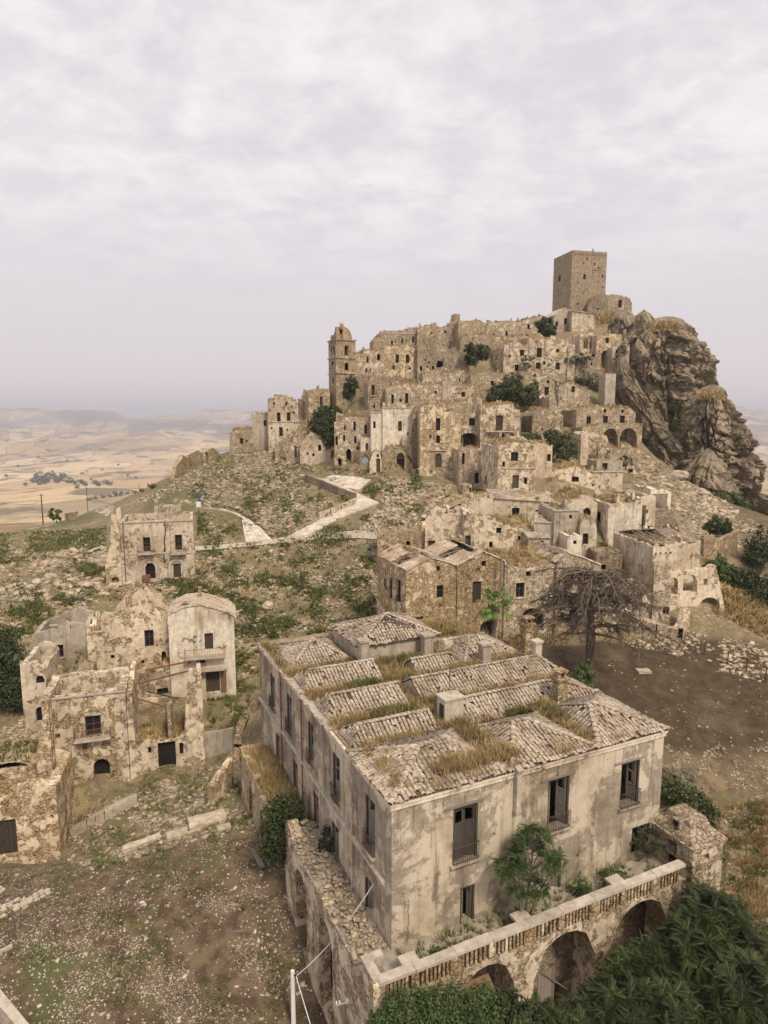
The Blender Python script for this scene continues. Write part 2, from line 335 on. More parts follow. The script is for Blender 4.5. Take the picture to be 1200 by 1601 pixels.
# ------------------------------------------------------------------ walls with real openings
def wall(mb, o, d, inn, L, zb, prof, ops, th, jag=0.0, seed=0):
    """o start (x,y); d unit direction; inn inward normal; prof [(s,z)]; ops [(s0,s1,z0,z1,arch)]"""
    rs = random.Random(seed)
    ps = [p[0] for p in prof]; pz = [p[1] for p in prof]
    br = {0.0, L}
    for p in ps: br.add(min(max(p, 0.0), L))
    for a in ops:
        s0, s1 = a[0], a[1]; n = 6 if a[4] else 1
        for k in range(n+1): br.add(min(max(s0+(s1-s0)*k/n, 0), L))
    if jag:
        k = 0.0
        while k < L: br.add(k); k += rs.uniform(.35, .9)
    br = sorted(br); bb = [br[0]]
    for b in br[1:]:
        if b-bb[-1] > .02: bb.append(b)
    bb[-1] = L
    top = {}
    for b in bb:
        z = float(np.interp(b, ps, pz))
        top[b] = z + (rs.uniform(-jag, jag*.35) if jag else 0)
    def pt(s, z, inside): 
        q = th if inside else 0.0
        return (o[0]+d[0]*s+inn[0]*q, o[1]+d[1]*s+inn[1]*q, z)
    def head(a, s):
        if not a[4]: return a[3]
        h = (a[1]-a[0])/2; u = (s-(a[0]+a[1])/2)/h; rise = min(h, (a[3]-a[2])*.5)*a[4]
        return a[3]-rise+rise*math.sqrt(max(0, 1-u*u))
    for i in range(len(bb)-1):
        s, e = bb[i], bb[i+1]; mid = (s+e)/2
        cov = sorted([a for a in ops if a[0] < mid < a[1]], key=lambda a: a[2])
        ca, cb = zb, zb
        segs = []
        for a in cov:
            if a[2] > ca+.01: segs.append((ca, cb, a[2], a[2]))
            ha, hb = head(a, s), head(a, e)
            mb.face([pt(s, a[2], 0), pt(e, a[2], 0), pt(e, a[2], 1), pt(s, a[2], 1)])
            mb.face([pt(s, ha, 0), pt(s, ha, 1), pt(e, hb, 1), pt(e, hb, 0)])
            if abs(s-max(a[0], 0)) < .03: mb.face([pt(s, a[2], 0), pt(s, a[2], 1), pt(s, ha, 1), pt(s, ha, 0)])
            if abs(e-min(a[1], L)) < .03: mb.face([pt(e, a[2], 0), pt(e, hb, 0), pt(e, hb, 1), pt(e, a[2], 1)])
            ca, cb = ha, hb
        if top[s] > ca or top[e] > cb: segs.append((ca, cb, max(top[s], ca), max(top[e], cb)))
        for (a0, b0, a1, b1) in segs:
            mb.face([pt(s, a0, 0), pt(e, b0, 0), pt(e, b1, 0), pt(s, a1, 0)])
            mb.face([pt(e, b0, 1), pt(s, a0, 1), pt(s, a1, 1), pt(e, b1, 1)])
        mb.face([pt(s, top[s], 0), pt(e, top[e], 0), pt(e, top[e], 1), pt(s, top[s], 1)])
    for s, q in ((0.0, 0), (L, 1)):
        f = [pt(s, zb, 0), pt(s, zb, 1), pt(s, top[s], 1), pt(s, top[s], 0)]; mb.face(f if q else f[::-1])

class Fac:
    """a facade: vertical plane through pixel column x0 at distance Y, turned by yaw degrees"""
    def __init__(s, x0, yb, Y, yaw):
        s.O = P(x0, yb, Y); a = R(yaw); s.yaw = a
        s.d = np.array([math.cos(a), math.sin(a), 0]); s.n = np.array([-math.sin(a), math.cos(a), 0])
    def uv(s, x, y):
        r = ray(x, y); q = r*((s.O @ s.n)/(r @ s.n))-s.O; return float(q @ s.d), float(q[2])
    def side(s, x, y, u0=0.0):
        A = s.O+s.d*u0; r = ray(x, y); q = r*((A @ s.d)/(r @ s.d))-A; return float(q @ s.n), float(q[2]+A[2]-s.O[2])
    def world(s, u, v, z): return s.O+s.d*u+s.n*v+np.array([0, 0, z])

HOUSES = []; CTRL = []
def H(label, x0, x1, yb, yt, Y, yaw=8, D=7, **k):
    f = Fac(x0, yb[0] if isinstance(yb, tuple) else yb, Y, yaw)
    W_ = f.uv(x1, yb[1] if isinstance(yb, tuple) else yb)
    k.update(label=label, f=f, W=W_[0], zr=W_[1], x=(x0, x1), yb=yb, yt=yt, D=D); HOUSES.append(k)
    if not k.get('noctl'):
        CTRL.append(f.world(0, -.4, -.4)); CTRL.append(f.world(W_[0], -.4, W_[1]-.4))
    return k

def corrugated(mb, a, b, c, d, pitch=.26, amp=.06, segs=5, wob=.03):
    """sheet of tile rows on the quad a-b (eave) c-d (ridge above b,a); rows run from eave to ridge"""
    a, b, c, d = [np.array(q, float) for q in (a, b, c, d)]
    nr = max(2, int(np.linalg.norm(b-a)/pitch)); n = np.cross(b-a, d-a); n /= np.linalg.norm(n); n = n if n[2] > 0 else -n
    rs = random.Random(int(abs(a[0]*77+a[1]*13))); base = len(mb.v); m = nr*2+1
    for j in range(segs+1):
        t_ = j/segs; p0 = a+(d-a)*t_; p1 = b+(c-b)*t_
        for i in range(m):
            q = p0+(p1-p0)*(i/(m-1)); h = amp*(1 if i % 2 else -1)+rs.uniform(-wob, wob); mb.v.append(tuple(q+n*h))
    for j in range(segs):
        for i in range(m-1):
            k = base+j*m+i; mb.f.append([k, k+1, k+m+1, k+m])

def tufts(pts, h, nb=7, wd=.035, spread=.45, seed=1):
    """blades of grass standing at pts (N,3)"""
    rg = np.random.default_rng(seed); pts = np.asarray(pts, float); N = len(pts)
    if N == 0: return np.zeros((0, 3)), np.zeros((0, 3), int)
    p = np.repeat(pts, nb, 0); n = len(p); hh = np.repeat(np.broadcast_to(np.asarray(h, float), (N,)), nb)*rg.uniform(.5, 1.2, n)
    a = rg.uniform(0, 6.283, n); b = rg.uniform(0, 6.283, n); r = hh*spread*np.sqrt(rg.random(n))
    p = p+np.c_[np.cos(b), np.sin(b), np.zeros(n)]*(hh*.25)[:, None]
    tip = p+np.c_[np.cos(b)*r, np.sin(b)*r, hh]; w_ = np.c_[np.cos(a), np.sin(a), np.zeros(n)]*(wd*(.6+hh))[:, None]
    mid = p+(tip-p)*.55+np.c_[np.zeros(n), np.zeros(n), hh*.1]
    V = np.stack([p-w_, p+w_, mid+w_*.7, tip, mid-w_*.7], 1).reshape(-1, 3); k = np.arange(n)[:, None]*5
    F = np.concatenate([np.concatenate([k+0, k+1, k+2], 1), np.concatenate([k+0, k+2, k+4], 1), np.concatenate([k+4, k+2, k+3], 1)])
    return V, F
def leafballs(blobs, n, size, seed=1, shell=.55, flat=.0, clump=0):
    """leaf quads filling ellipsoids [(cx,cy,cz,rx,ry,rz)], gathered in clumps"""
    rg = np.random.default_rng(seed); vol = np.array([b[3]*b[4]+b[3]*b[5]+b[4]*b[5] for b in blobs]); ids = rg.choice(len(blobs), n, p=vol/vol.sum())
    B = np.array(blobs, float)[ids]; d = rg.normal(size=(n, 3)); d /= np.linalg.norm(d, axis=1)[:, None]
    if clump:
        cd = rg.normal(size=(clump, 3)); cd /= np.linalg.norm(cd, axis=1)[:, None]; cr = rg.uniform(shell, 1.06, clump)
        q = rg.integers(0, clump, n); c = B[:, :3]+cd[q]*cr[q][:, None]*B[:, 3:]; p = c+d*rg.random(n)[:, None]**.6*(B[:, 3:].mean(1)*.30)[:, None]
        nrm = d*.6+cd[q]*.7
    else:
        r = shell+(1.05-shell)*rg.random(n)**.7; p = B[:, :3]+d*r[:, None]*B[:, 3:]; nrm = d.copy()
    nrm = nrm+rg.normal(size=(n, 3))*.55+np.array([0, 0, .25]); nrm /= np.linalg.norm(nrm, axis=1)[:, None]
    t_ = np.cross(nrm, rg.normal(size=(n, 3))); t_ /= np.linalg.norm(t_, axis=1)[:, None]; b2 = np.cross(nrm, t_)
    s = size*rg.uniform(.6, 1.25, n)[:, None]
    V = np.stack([p-t_*s, p-b2*s*.45, p+t_*s, p+b2*s*.45], 1).reshape(-1, 3); k = np.arange(n)[:, None]*4
    return V, np.concatenate([k, k+1, k+2, k+3], 1)

def stones(pts, seed, mat, name, parent=None, flat=.7, **kw):
    """angular stones; pts (N,4): place and size"""
    rg = np.random.default_rng(seed); pts = np.asarray(pts, float); N = len(pts)
    base = np.array([(-1, -1, -.6), (1, -1, -.6), (1, 1, -.6), (-1, 1, -.6), (-1, -1, .6), (1, -1, .6), (1, 1, .6), (-1, 1, .6)])*.62
    v = base[None]*(1+rg.normal(size=(N, 8, 3))*.22); a = rg.uniform(0, 6.283, N); t_ = rg.normal(size=N)*.35; sc = rg.uniform(.6, 1.35, (N, 1, 3)); sc[:, :, 2] *= flat
    v = v*sc; c_, s_ = np.cos(t_)[:, None], np.sin(t_)[:, None]; y, z = v[:, :, 1]*c_-v[:, :, 2]*s_, v[:, :, 1]*s_+v[:, :, 2]*c_; c_, s_ = np.cos(a)[:, None], np.sin(a)[:, None]
    v = np.stack([v[:, :, 0]*c_-y*s_, v[:, :, 0]*s_+y*c_, z], 2)*pts[:, None, 3:]+pts[:, None, :3]
    F = np.array([(0, 3, 2, 1), (4, 5, 6, 7), (0, 1, 5, 4), (2, 3, 7, 6), (0, 4, 7, 3), (1, 2, 6, 5)])[None]+np.arange(N)[:, None, None]*8
    return npmesh(name, v, F.reshape(-1, 4), mat, parent, **kw)
PW = {}
def panel(f, a, kind, root, th):
    """what fills an opening; a = (s0,s1,z0,z1,arch), facade coords, front wall at v=0"""
    s0, s1, z0, z1 = a[:4]; w_ = s1-s0; h = z1-z0; fr = min(.09, w_*.12); y = min(.26, th*.6)
    key = kind
    if kind == 'o': return
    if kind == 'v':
        q = MB(); q.box(((s0+s1)/2, th-.06, (z0+z1)/2), (w_+.1, .06, h+.1)); q.build('shade_board', M['void'], root); return  # near-black board, painted shade for an empty doorway
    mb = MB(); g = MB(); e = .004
    if kind in ('s', 'f', 'b'):
        for x in (s0+fr/2+e, s1-fr/2-e): mb.box((x, y, (z0+z1)/2), (fr, .07, h-.01))
        for z in (z0+fr/2+e, z1-fr/2-e): mb.box(((s0+s1)/2, y, z), (w_-2*fr-.02, .07, fr))
        if w_ > .8: mb.box(((s0+s1)/2+.02, y, (z0+z1)/2), (fr*.8, .06, h-2*fr-.02))
        if h > 1.2: mb.box(((s0+s1)/2, y+.004, z0+h*.55), (w_-2*fr-.03, .05, fr*.7))
        o = mb.build('window_frame_or_shade', M['wood_dark'], root)
        g.box(((s0+s1)/2, y+.09, (z0+z1)/2), (w_-.02, .04, h-.02)); g.build('shade_panel', M['void'], o)  # near-black panel behind the frame stands in for the unlit interior
    else:
        n = max(2, int(w_/.3))
        for i in range(n): mb.box((s0+w_*(i+.5)/n, y+.012*(i % 2), (z0+z1)/2), (w_/n-.012, .06, h-.02))
        o = mb.build('door', M['wood_dark'] if kind == 'd' else M['wood_grey'], root)
    if kind == 'f':
        q = MB(); t_ = .16
        for x in (s0-t_/2-.003, s1+t_/2+.003): q.box((x, -.015, (z0+z1)/2), (t_, .07, h))
        q.box(((s0+s1)/2, -.015, z1+t_/2+.002), (w_+2*t_+.006, .075, t_)); q.box(((s0+s1)/2, -.03, z0-.06), (w_+2*t_+.1, .14, .11))
        q.build('window_surround', M['plaster'], root)
    if kind == 'b': balcony(root, (s0+s1)/2, w_+.9, z0-.03)
def balcony(root, u, w_, z, dep=.75, rail=True, slab='coping', h=.95):
    q = MB(); q.box((u, -dep/2-.003, z-.09), (w_, dep, .16)); q.box((u-w_*.38, -.2, z-.28), (.14, .39, .22)); q.box((u+w_*.38, -.2, z-.28), (.14, .39, .22))
    o = q.build('balcony', M[slab], root)
    if rail:
        r_ = MB(); n = max(4, int(w_/.16))
        for i in range(n+1): r_.box((u-w_/2+.03+(w_-.06)*i/n, -dep+.05, z+h/2), (.022, .022, h))
        for sx_ in (-1, 1):
            for j in range(1, 5): r_.box((u+sx_*(w_/2-.03), -dep+.05+j*(dep-.08)/5, z+h/2), (.022, .022, h))
            r_.box((u+sx_*(w_/2-.03), -dep/2, z+h+.015), (.035, dep-.06, .03))
        r_.box((u, -dep+.05, z+h+.02), (w_, .04, .035)); r_.build('railing', M['rust'], o)

def build_house(k):
    f = k['f']; W_ = k['W']; D = k['D']; th = k.get('th', .45); mat = M[k.get('mat', 'stone')]; seed = abs(int(k['x'][0]*7+k['f'].O[1]))+1
    rs = random.Random(seed); roof = k.get('roof', 'flat'); jag = k.get('jag', .22 if roof in ('flat', 'none', 'mound') else .04); found = k.get('found', 4.5)
    root = thing(k.get('name', 'ruined_house'), k['label'], k.get('cat', 'house'), f.O, f.yaw, k.get('group')); k['root'] = root
    yt = k['yt']
    top = [f.uv(*p) for p in k['top']] if k.get('top') else [(0, f.uv(k['x'][0], yt[0] if isinstance(yt, tuple) else yt)[1]), (W_, f.uv(k['x'][1], yt[1] if isinstance(yt, tuple) else yt)[1])]
    top[0] = (min(top[0][0], 0), top[0][1]); top[-1] = (max(top[-1][0], W_), top[-1][1])
    kinds = []; ops = []
    for q in k.get('w', []):
        a = f.uv(q[0], q[1]); b = f.uv(q[2], q[3]); m_ = (f.uv((q[0]+q[2])/2, q[1])[1], f.uv((q[0]+q[2])/2, q[3])[1])
        kd = q[4] if len(q) > 4 else 's'; arch = 1.0 if 'a' in kd else 0
        op = [max(a[0], .08), min(b[0], W_-.08), m_[1], m_[0], arch]; 
        if op[1]-op[0] < .2: continue
        ops.append(op); kinds.append(kd.replace('a', '') or 's')
    real = list(ops)
    if k.get('holes', 1):
        zt = min(z for _, z in top); nx = int(W_/1.5); nz = int(zt/1.3)
        for i in range(nx):
            for j in range(nz):
                if rs.random() < .55: continue
                s = .6+i*1.5+rs.uniform(-.15, .15); z = .9+j*1.3+rs.uniform(-.1, .1); q = rs.uniform(.11, .19)
                if s > W_-.4 or any(a[0]-.25 < s+q and s < a[1]+.25 and a[2]-.25 < z+q and z < a[3]+.25 for a in real): continue
                ops.append((s, s+q, z, z+q*1.1, 0))
    if k.get('holes', 1) and W_ > 4:
        for _ in range(int(W_*min(z for _, z in top)/14)):
            s = rs.uniform(.5, W_-1.2); z = rs.uniform(.4, max(.5, min(q for _, q in top)-1.6)); q = rs.uniform(.3, .6); r_h = q*rs.uniform(1, 1.9)
            if z < .3 or any(a[0]-.5 < s+q and s < a[1]+.5 and a[2]-.5 < z+r_h and z < a[3]+.5 for a in real): continue
            ops = [o_ for o_ in ops if not (o_[0]-.2 < s+q and s < o_[1]+.2 and o_[2]-.2 < z+r_h and z < o_[3]+.2)]; ops.append((s, s+q, z, z+r_h, 0)); real.append((s, s+q, z, z+r_h, 0)); kinds.append('s' if rs.random() < .5 else 'o')
    mb = MB()
    wall(mb, (0, 0), (1, 0), (0, 1), W_, -found, top, ops, th, jag, seed)
    zl = top[0][1]; zr = top[-1][1]; bk = k.get('back', 0.0)
    lops = []; lk = []
    for q in k.get('lw', []):
        a = f.side(q[0], q[1]); b = f.side(q[2], q[3]); m1 = f.side((q[0]+q[2])/2, q[1])[1]; m0 = f.side((q[0]+q[2])/2, q[3])[1]
        kd = q[4] if len(q) > 4 else 's'; lops.append((min(a[0], b[0]), max(a[0], b[0]), m0, m1, 1.0 if 'a' in kd else 0)); lk.append(kd.replace('a', '') or 's')
    e = .002
    lp = k.get('ltop'); lprof = [f.side(*p) for p in lp] if lp else [(0, zl-.02), (D, zl+bk)]
    if lp: lprof = [(min(max(s, 0), D), z) for s, z in lprof]
    wall(mb, (0, th+e), (0, 1), (1, 0), D-2*th-2*e, -found, [(max(0, s-th), z) for s, z in lprof], [(max(.05, a-th), b-th, c, d_, g) for a, b, c, d_, g in lops], th, jag, seed+1)
    wall(mb, (W_, th+e), (0, 1), (-1, 0), D-2*th-2*e, -found, [(0, zr-.02), (D, zr+bk)], [], th, jag, seed+2)
    wall(mb, (0, D), (1, 0), (0, -1), W_, -found, [(s, z+bk) for s, z in top], [], th, jag, seed+3)
    mb.build('wall', mat, root)
    for a, kd in zip(real, kinds): panel(f, a, kd, root, th)
    for a, kd in zip(lops, lk):
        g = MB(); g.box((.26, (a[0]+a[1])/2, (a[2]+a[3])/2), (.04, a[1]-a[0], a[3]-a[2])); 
        if kd != 'o': g.build('window_frame_or_shade', M['void'], root)  # side openings: near-black board as painted shade, no frame built
    grass_pts = []
    us = sorted(set([max(0, min(W_, s)) for s, _ in top]+list(np.linspace(0, W_, max(3, int(W_/.8))))))
    prof = lambda u: float(np.interp(u, [s for s, _ in top], [z for _, z in top]))
    if roof in ('flat', 'mound'):
        r_ = MB(); nv = max(3, int(D/.9)); hump = k.get('hump', .35)
        idx = {}
        for j in range(nv+1):
            for i, u in enumerate(us):
                uu = min(max(u, .2), W_-.2); vv = .2+(D-.4)*j/nv
                ed = min(i, len(us)-1-i, j, nv-j)
                z = prof(u)+bk*j/nv-.22+(0 if ed == 0 else hump*(.5+rs.random())*(math.sin(math.pi*j/nv)**.5))
                idx[i, j] = r_.vert((uu, vv, z))
                for q in range(3):
                    if ed and rs.random() < k.get('grass', .3): grass_pts.append((uu+rs.uniform(-.35, .35), vv+rs.uniform(-.4, .4), z-.05))
                if j == 1 and rs.random() < k.get('grass', .3): grass_pts.append((uu, .15, z-.15))
        for j in range(nv):
            for i in range(len(us)-1): r_.f.append([idx[i, j], idx[i+1, j], idx[i+1, j+1], idx[i, j+1]])
        r_.build('roof', M['roof_earth'] if k.get('grass', .3) < .75 else M['roof_earth'], root, smooth=True)
        if not k.get('tidy') and W_ > 3:
            for _ in range(int(W_*D/16)+1):
                g = MB(); u, v = rs.uniform(.5, W_-.5), rs.uniform(.8, D-.4); z = prof(u); hh = rs.uniform(.3, 1.4); ln = rs.uniform(.8, 2.4); al = rs.random() < .5
                if al: u = min(max(u, ln/2+.1), max(W_-ln/2-.1, ln/2+.1))
                else: v = min(v, max(D-ln-.2, .3))
                d_ = (1, 0) if al else (0, 1); wall(g, (u-(ln/2 if al else 0), v), d_, (-d_[1], d_[0]), ln, z-.5, [(0, z+hh), (ln*.5, z+hh*rs.uniform(.4, .9)), (ln, z+hh*rs.uniform(0, .5))], [], .36, .15, seed+_)
                g.build('wall_stub', mat, root)
        sp_ = [(rs.uniform(.2, W_-.2), rs.uniform(.1, D-.2)) for _ in range(int(W_*D*.7))]
        stones([(u, v, prof(u)-.02+rs.uniform(-.1, .25), rs.uniform(.06, .2+.12*rs.random())) for u, v in sp_], seed, M['rubble'], 'rubble', root, kind='stuff')
    elif roof == 'gable':          # slopes carry the facade's outline back
        for v0, v1, q0 in k.get('span', [(-.12, D+.1, 0.0)]):      # q0: how much of the slope's top has fallen in
            r_ = MB(); pkz = max(z for _, z in top)
            for (a, za), (b, zb_) in zip(top[:-1], top[1:]):
                if b-a < .15: continue
                lo, hi = ((a, za), (b, zb_)) if za <= zb_ else ((b, zb_), (a, za)); f_in = q0 if hi[1] > pkz-.05 else 0
                ha = hi[0]+(lo[0]-hi[0])*f_in; hz_ = hi[1]+(lo[1]-hi[1])*f_in
                if f_in and r_.v and lo[0] > hi[0]: r_.build('roof', M['tile'], root); r_ = MB()
                corrugated(r_, (lo[0], v0, lo[1]+.09), (lo[0], v1, lo[1]+.09), (ha, v1, hz_+.09), (ha, v0, hz_+.09))
            r_.build('roof', M['tile'], root)
        if k.get('span'):
            g = MB(); pk = max(top, key=lambda q: q[1])
            for i in range(int(D/1.1)):
                v = .6+i*1.1
                for e_ in (top[0], top[-1]):
                    if rs.random() < .55: g.bar((e_[0], v, e_[1]-.1), (pk[0]+rs.uniform(-.2, .2), v+rs.uniform(-.3, .3), pk[1]-.1-rs.random()*.8), .1, .14)
            g.build('rafter', M['wood_grey'], root); fl = MB(); zf = min(zl, zr)-1.3; n_ = 7; ix = {}
            for i in range(n_+1):
                for j in range(n_+1): ix[i, j] = fl.vert((.4+(W_-.8)*i/n_, .4+(D-.8)*j/n_, zf+rs.random()*.9))
            for i in range(n_):
                for j in range(n_): fl.f.append([ix[i, j], ix[i+1, j], ix[i+1, j+1], ix[i, j+1]])
            fl.build('fallen_floor', M['roof_earth'], root); stones([(rs.uniform(.5, W_-.5), rs.uniform(.5, D-.5), zf+.5+rs.random()*.5, rs.uniform(.06, .3)) for _ in range(int(W_*D*2.5))], seed+5, M['rubble'], 'rubble', root, kind='stuff')
    elif roof == 'shed':           # one tile slope rising away from the facade
        r_ = MB(); rise = k.get('rise', .9)
        corrugated(r_, (-.15, -.25, zl+.03), (W_+.15, -.25, zr+.03), (W_+.15, D*.55, zr+rise), (-.15, D*.55, zl+rise))
        corrugated(r_, (W_+.15, D+.2, zr+.03), (-.15, D+.2, zl+.03), (-.15, D*.55+.01, zl+rise), (W_+.15, D*.55+.01, zr+rise))
        r_.build('roof', M['tile'], root)
        g = MB(); 
        for x in (.2, W_-.2):
            z_ = zl if x < 1 else zr
            g.face([(x, .1, z_-.05), (x, D-.1, z_-.05), (x, D*.55, z_+rise-.1)])
        g.build('gable', mat, root)
    elif roof == 'hip':
        r_ = MB(); rise = k.get('rise', 1.1); q = min(W_, D)/2*.9; o_ = .2; z0 = min(zl, zr)+.04
        A_, B_, C_, D_ = (-o_, -o_, z0), (W_+o_, -o_, z0), (W_+o_, D+o_, z0), (-o_, D+o_, z0); p0 = (q, D/2, z0+rise); p1 = (max(W_-q, q+.05), D/2, z0+rise)
        for g in ((A_, B_, p1, p0), (B_, C_, p1, p1), (C_, D_, p0, p1), (D_, A_, p0, p0)): corrugated(r_, *g)
        r_.build('roof', M['tile'], root)
    elif roof == 'none':
        r_ = MB(); zf = k.get('floor', 0.3); r_.box((W_/2, D/2, zf-.15), (W_-.9, D-.9, .3)); r_.build('floor', M['roof_earth'], root)
        if not k.get('tidy') and W_ > 4 and D > 3:
            zt_ = min(zl, zr); hh = max(.6, (zt_-zf)*rs.uniform(.4, .9)); g = MB(); u = W_*rs.uniform(.35, .65)
            wall(g, (u, .5), (0, 1), (1, 0), D-1, zf-.2, [(0, zf+hh), ((D-1)*.5, zf+hh*rs.uniform(.5, 1)), (D-1, zf+hh*rs.uniform(.3, 1.1))], [], .35, .35, seed+9); g.build('inner_wall', mat, root)
        stones([(rs.uniform(.5, W_-.5), rs.uniform(.5, D-.5), zf+rs.random()*.15, rs.uniform(.05, .3)) for _ in range(int(W_*D*1.2))], seed, M['rubble'], 'rubble', root, kind='stuff')
        for _ in range(int(W_*D*k.get('grass', .3)*2)): grass_pts.append((rs.uniform(.6, W_-.6), rs.uniform(.6, D-.6), zf-.03))
    if grass_pts and k.get('grass', .3) > 0:
        V_, F_ = tufts(grass_pts, k.get('gh', .5), 9, .04, .8, seed)
        npmesh('grass', V_, F_, M[k.get('gmat', 'dry_grass')], root, kind='stuff')
    if k.get('cornice'):
        z = f.uv(*k['cornice'])[1]; g = MB(); g.box((W_/2, -.06, z), (W_+.1, .12-.004, .16)); g.build('cornice', M['coping'], root)
    if k.get('coping'):
        g = MB(); z = min(zl, zr); g.box((W_/2, .12, z+.07), (W_+.25, .5, .13)); g.build('cornice', M['coping'], root)
    for (cx_, y0_, y1_, wd, dv) in k.get('chim', []):
        u, z0 = f.uv(cx_, y1_); z1 = f.uv(cx_, y0_)[1]; g = MB(); g.box((u, dv, (z0+z1)/2), (wd, wd*.8, z1-z0)); g.box((u, dv, z1+.06), (wd*1.35, wd*1.15, .12)); g.build('chimney', M['brick_warm'], root)
    return root
# ------------------------------------------------------------------ houses: label, left px, right px, base, top, distance
G_TOWN = 'ruined houses of the hill town'
def T(*a, **k): k.setdefault('group', G_TOWN); return H(*a, **k)
# left tail of the town
T('low stone hut at the far left end of the hill town', 359, 396, 706, 673, 152, 12, 6, w=[(375, 685, 380, 694)], mat='stone', top=[(359, 678), (368, 672), (390, 671), (396, 673)], grass=1)
T('narrow two-tone house between the end hut and the three-storey house', 395, 425, 700, 647, 155, 12, 6, mat='plaster_grey', w=[(412, 657, 416.5, 666)], holes=0)
T('three-storey pale house with broken parapet near the left end of town', 420, 467, 704, 620, 153, 10, 8, mat='plaster', cornice=(440, 659.5), coping=0,
  top=[(420, 624), (430, 624), (430.3, 619.5), (445, 619.5), (445.3, 623), (455, 623), (455.3, 627), (461, 627), (461.3, 633), (467, 633)],
  w=[(432.5, 645, 438.5, 659), (448, 645, 454, 658), (436, 668, 442, 682), (427, 629, 430, 633.5), (446, 628, 449, 633)])
T('roofless shell with tall dark breach below the three-storey house', 430, 470, 722, 684, 147, 8, 5, roof='none', top=[(430, 690), (440, 683), (456, 692), (462, 674), (470, 665)], w=[(436.5, 690, 447, 722, 'o'), (460, 697, 464, 716, 'o')], grass=.3)
T('broken ochre wall right of the three-storey house', 464, 502, 694, 652, 157, 10, 6, roof='none', jag=.8, top=[(464, 640), (472, 655), (486, 657), (495, 668), (502, 676)], mat='stone_warm', w=[(474, 665, 478, 676, 'o')])
T('low gabled ruin under the dark fig at the left of town', 469, 517, 722, 690, 143, 6, 6, mat='plaster', top=[(469, 694), (486, 675), (503, 682), (517, 700)], w=[(479, 707, 482, 711.5), (497, 695, 502, 705, 'oa')], grass=.5)
T('long windowed wall leading up to the bell tower', 483, 516, 676, 613, 166, 20, 8, jag=.5, top=[(483, 616), (485, 614), (489, 612), (516, 608)], w=[(500, 620, 504, 637), (507, 634, 511, 643, 'o')], mat='stone_warm', cat='house')
T('low broken wall between three-storey house and tower wall', 462, 486, 660, 628, 170, 10, 5, jag=.5, top=[(462, 630), (486, 625)], mat='stone_dark', w=[(478, 634, 484, 645, 'o')])
# church body and upper left ridge
T('tall buttressed church wall just right of the bell tower', 556, 600, 652, 553, 173, 14, 12, jag=.3, top=[(556, 553), (567, 553), (568, 548), (576, 546), (584, 549), (600, 547)], w=[(573, 557, 576, 567, 'oa'), (589, 553, 594, 563, 'oa'), (571, 576, 574, 582, 'o')], mat='stone', found=8)
T('domed turret stump on the ridge left of the long upper house', 583, 597, 552, 529, 186, 15, 4, mat='stone_warm', top=[(583, 533), (587, 528), (594, 528), (597, 532)], holes=0)
T('ochre church front with arched recess and two arched windows', 600, 651, 590, 541, 176, 5, 12, mat='stone_warm', top=[(600, 541), (612, 541), (630, 538), (642, 541), (651, 548)], w=[(618, 554, 623.5, 567.5, 'a'), (634, 554, 639.5, 567.5, 'a')], roof='mound', grass=.4)
T('long upper house on the skyline above the church front', 595, 654, 548, 517, 190, 14, 9, jag=.25, top=[(595, 521), (612, 518), (626, 518), (652, 511), (654, 512)], w=[(611, 533, 614, 541), (627, 530, 630, 540), (644, 526, 647, 536)], mat='stone', cornice=(612, 521))
T('plain tall block on the skyline right of the long upper house', 652, 681, 548, 507, 191, -8, 9, mat='stone_warm', top=[(652, 512), (679, 506), (681, 512)])
T('sloping skyline wall climbing to a chimney stump', 678, 718, 552, 512, 192, 6, 8, jag=.2, top=[(678, 515), (688, 513), (703, 509), (712, 499), (713, 491), (719, 491), (719, 501)], mat='stone', w=[(694, 517, 698, 521)])
T('square stone house on the skyline beside the chimney stump', 716, 757, 532, 502, 188, 8, 9, mat='stone_warm', top=[(716, 502), (740, 503), (745, 500), (751, 501), (757, 505)])
T('curved retaining wall with rubble terrace below skyline house', 719, 775, 552, 524, 184, 6, 7, mat='stone', top=[(719, 532), (724, 526), (735, 523), (770, 523), (775, 528)], grass=.5)
T('ruined chapel apse with row of small arched windows', 652, 700, 590, 532, 175, 4, 9, mat='stone', jag=.35, top=[(652, 537), (664, 532), (680, 526), (690, 533), (700, 545)], w=[(656, 572, 660, 580.5, 'a'), (665.5, 572, 669.5, 580.5, 'a'), (674.5, 572, 678.5, 580.5, 'a'), (682, 564, 691.5, 574.5, 'oa')], grass=.5)
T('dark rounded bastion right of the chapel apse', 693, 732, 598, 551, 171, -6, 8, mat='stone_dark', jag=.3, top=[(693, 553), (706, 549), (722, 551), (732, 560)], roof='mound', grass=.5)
T('ridge wall with pink niche left of the ivy below the keep', 760, 818, 534, 505, 200, 6, 8, mat='stone', jag=.25, top=[(760, 508), (768, 504), (790, 502), (818, 503)], w=[(790, 518, 793, 526, 'o')])
T('ridge house with one window left of the dark ivy', 812, 858, 530, 500, 203, 14, 8, mat='stone', jag=.2, top=[(812, 503), (830, 497), (848, 494), (858, 497)], w=[(824, 507, 828, 515), (822, 523, 826, 527)])
T('low wall with white door jamb under the ridge houses', 774, 830, 548, 526, 190, 6, 6, mat='mixed', w=[(798, 523, 804, 527, 'o')], grass=.5)
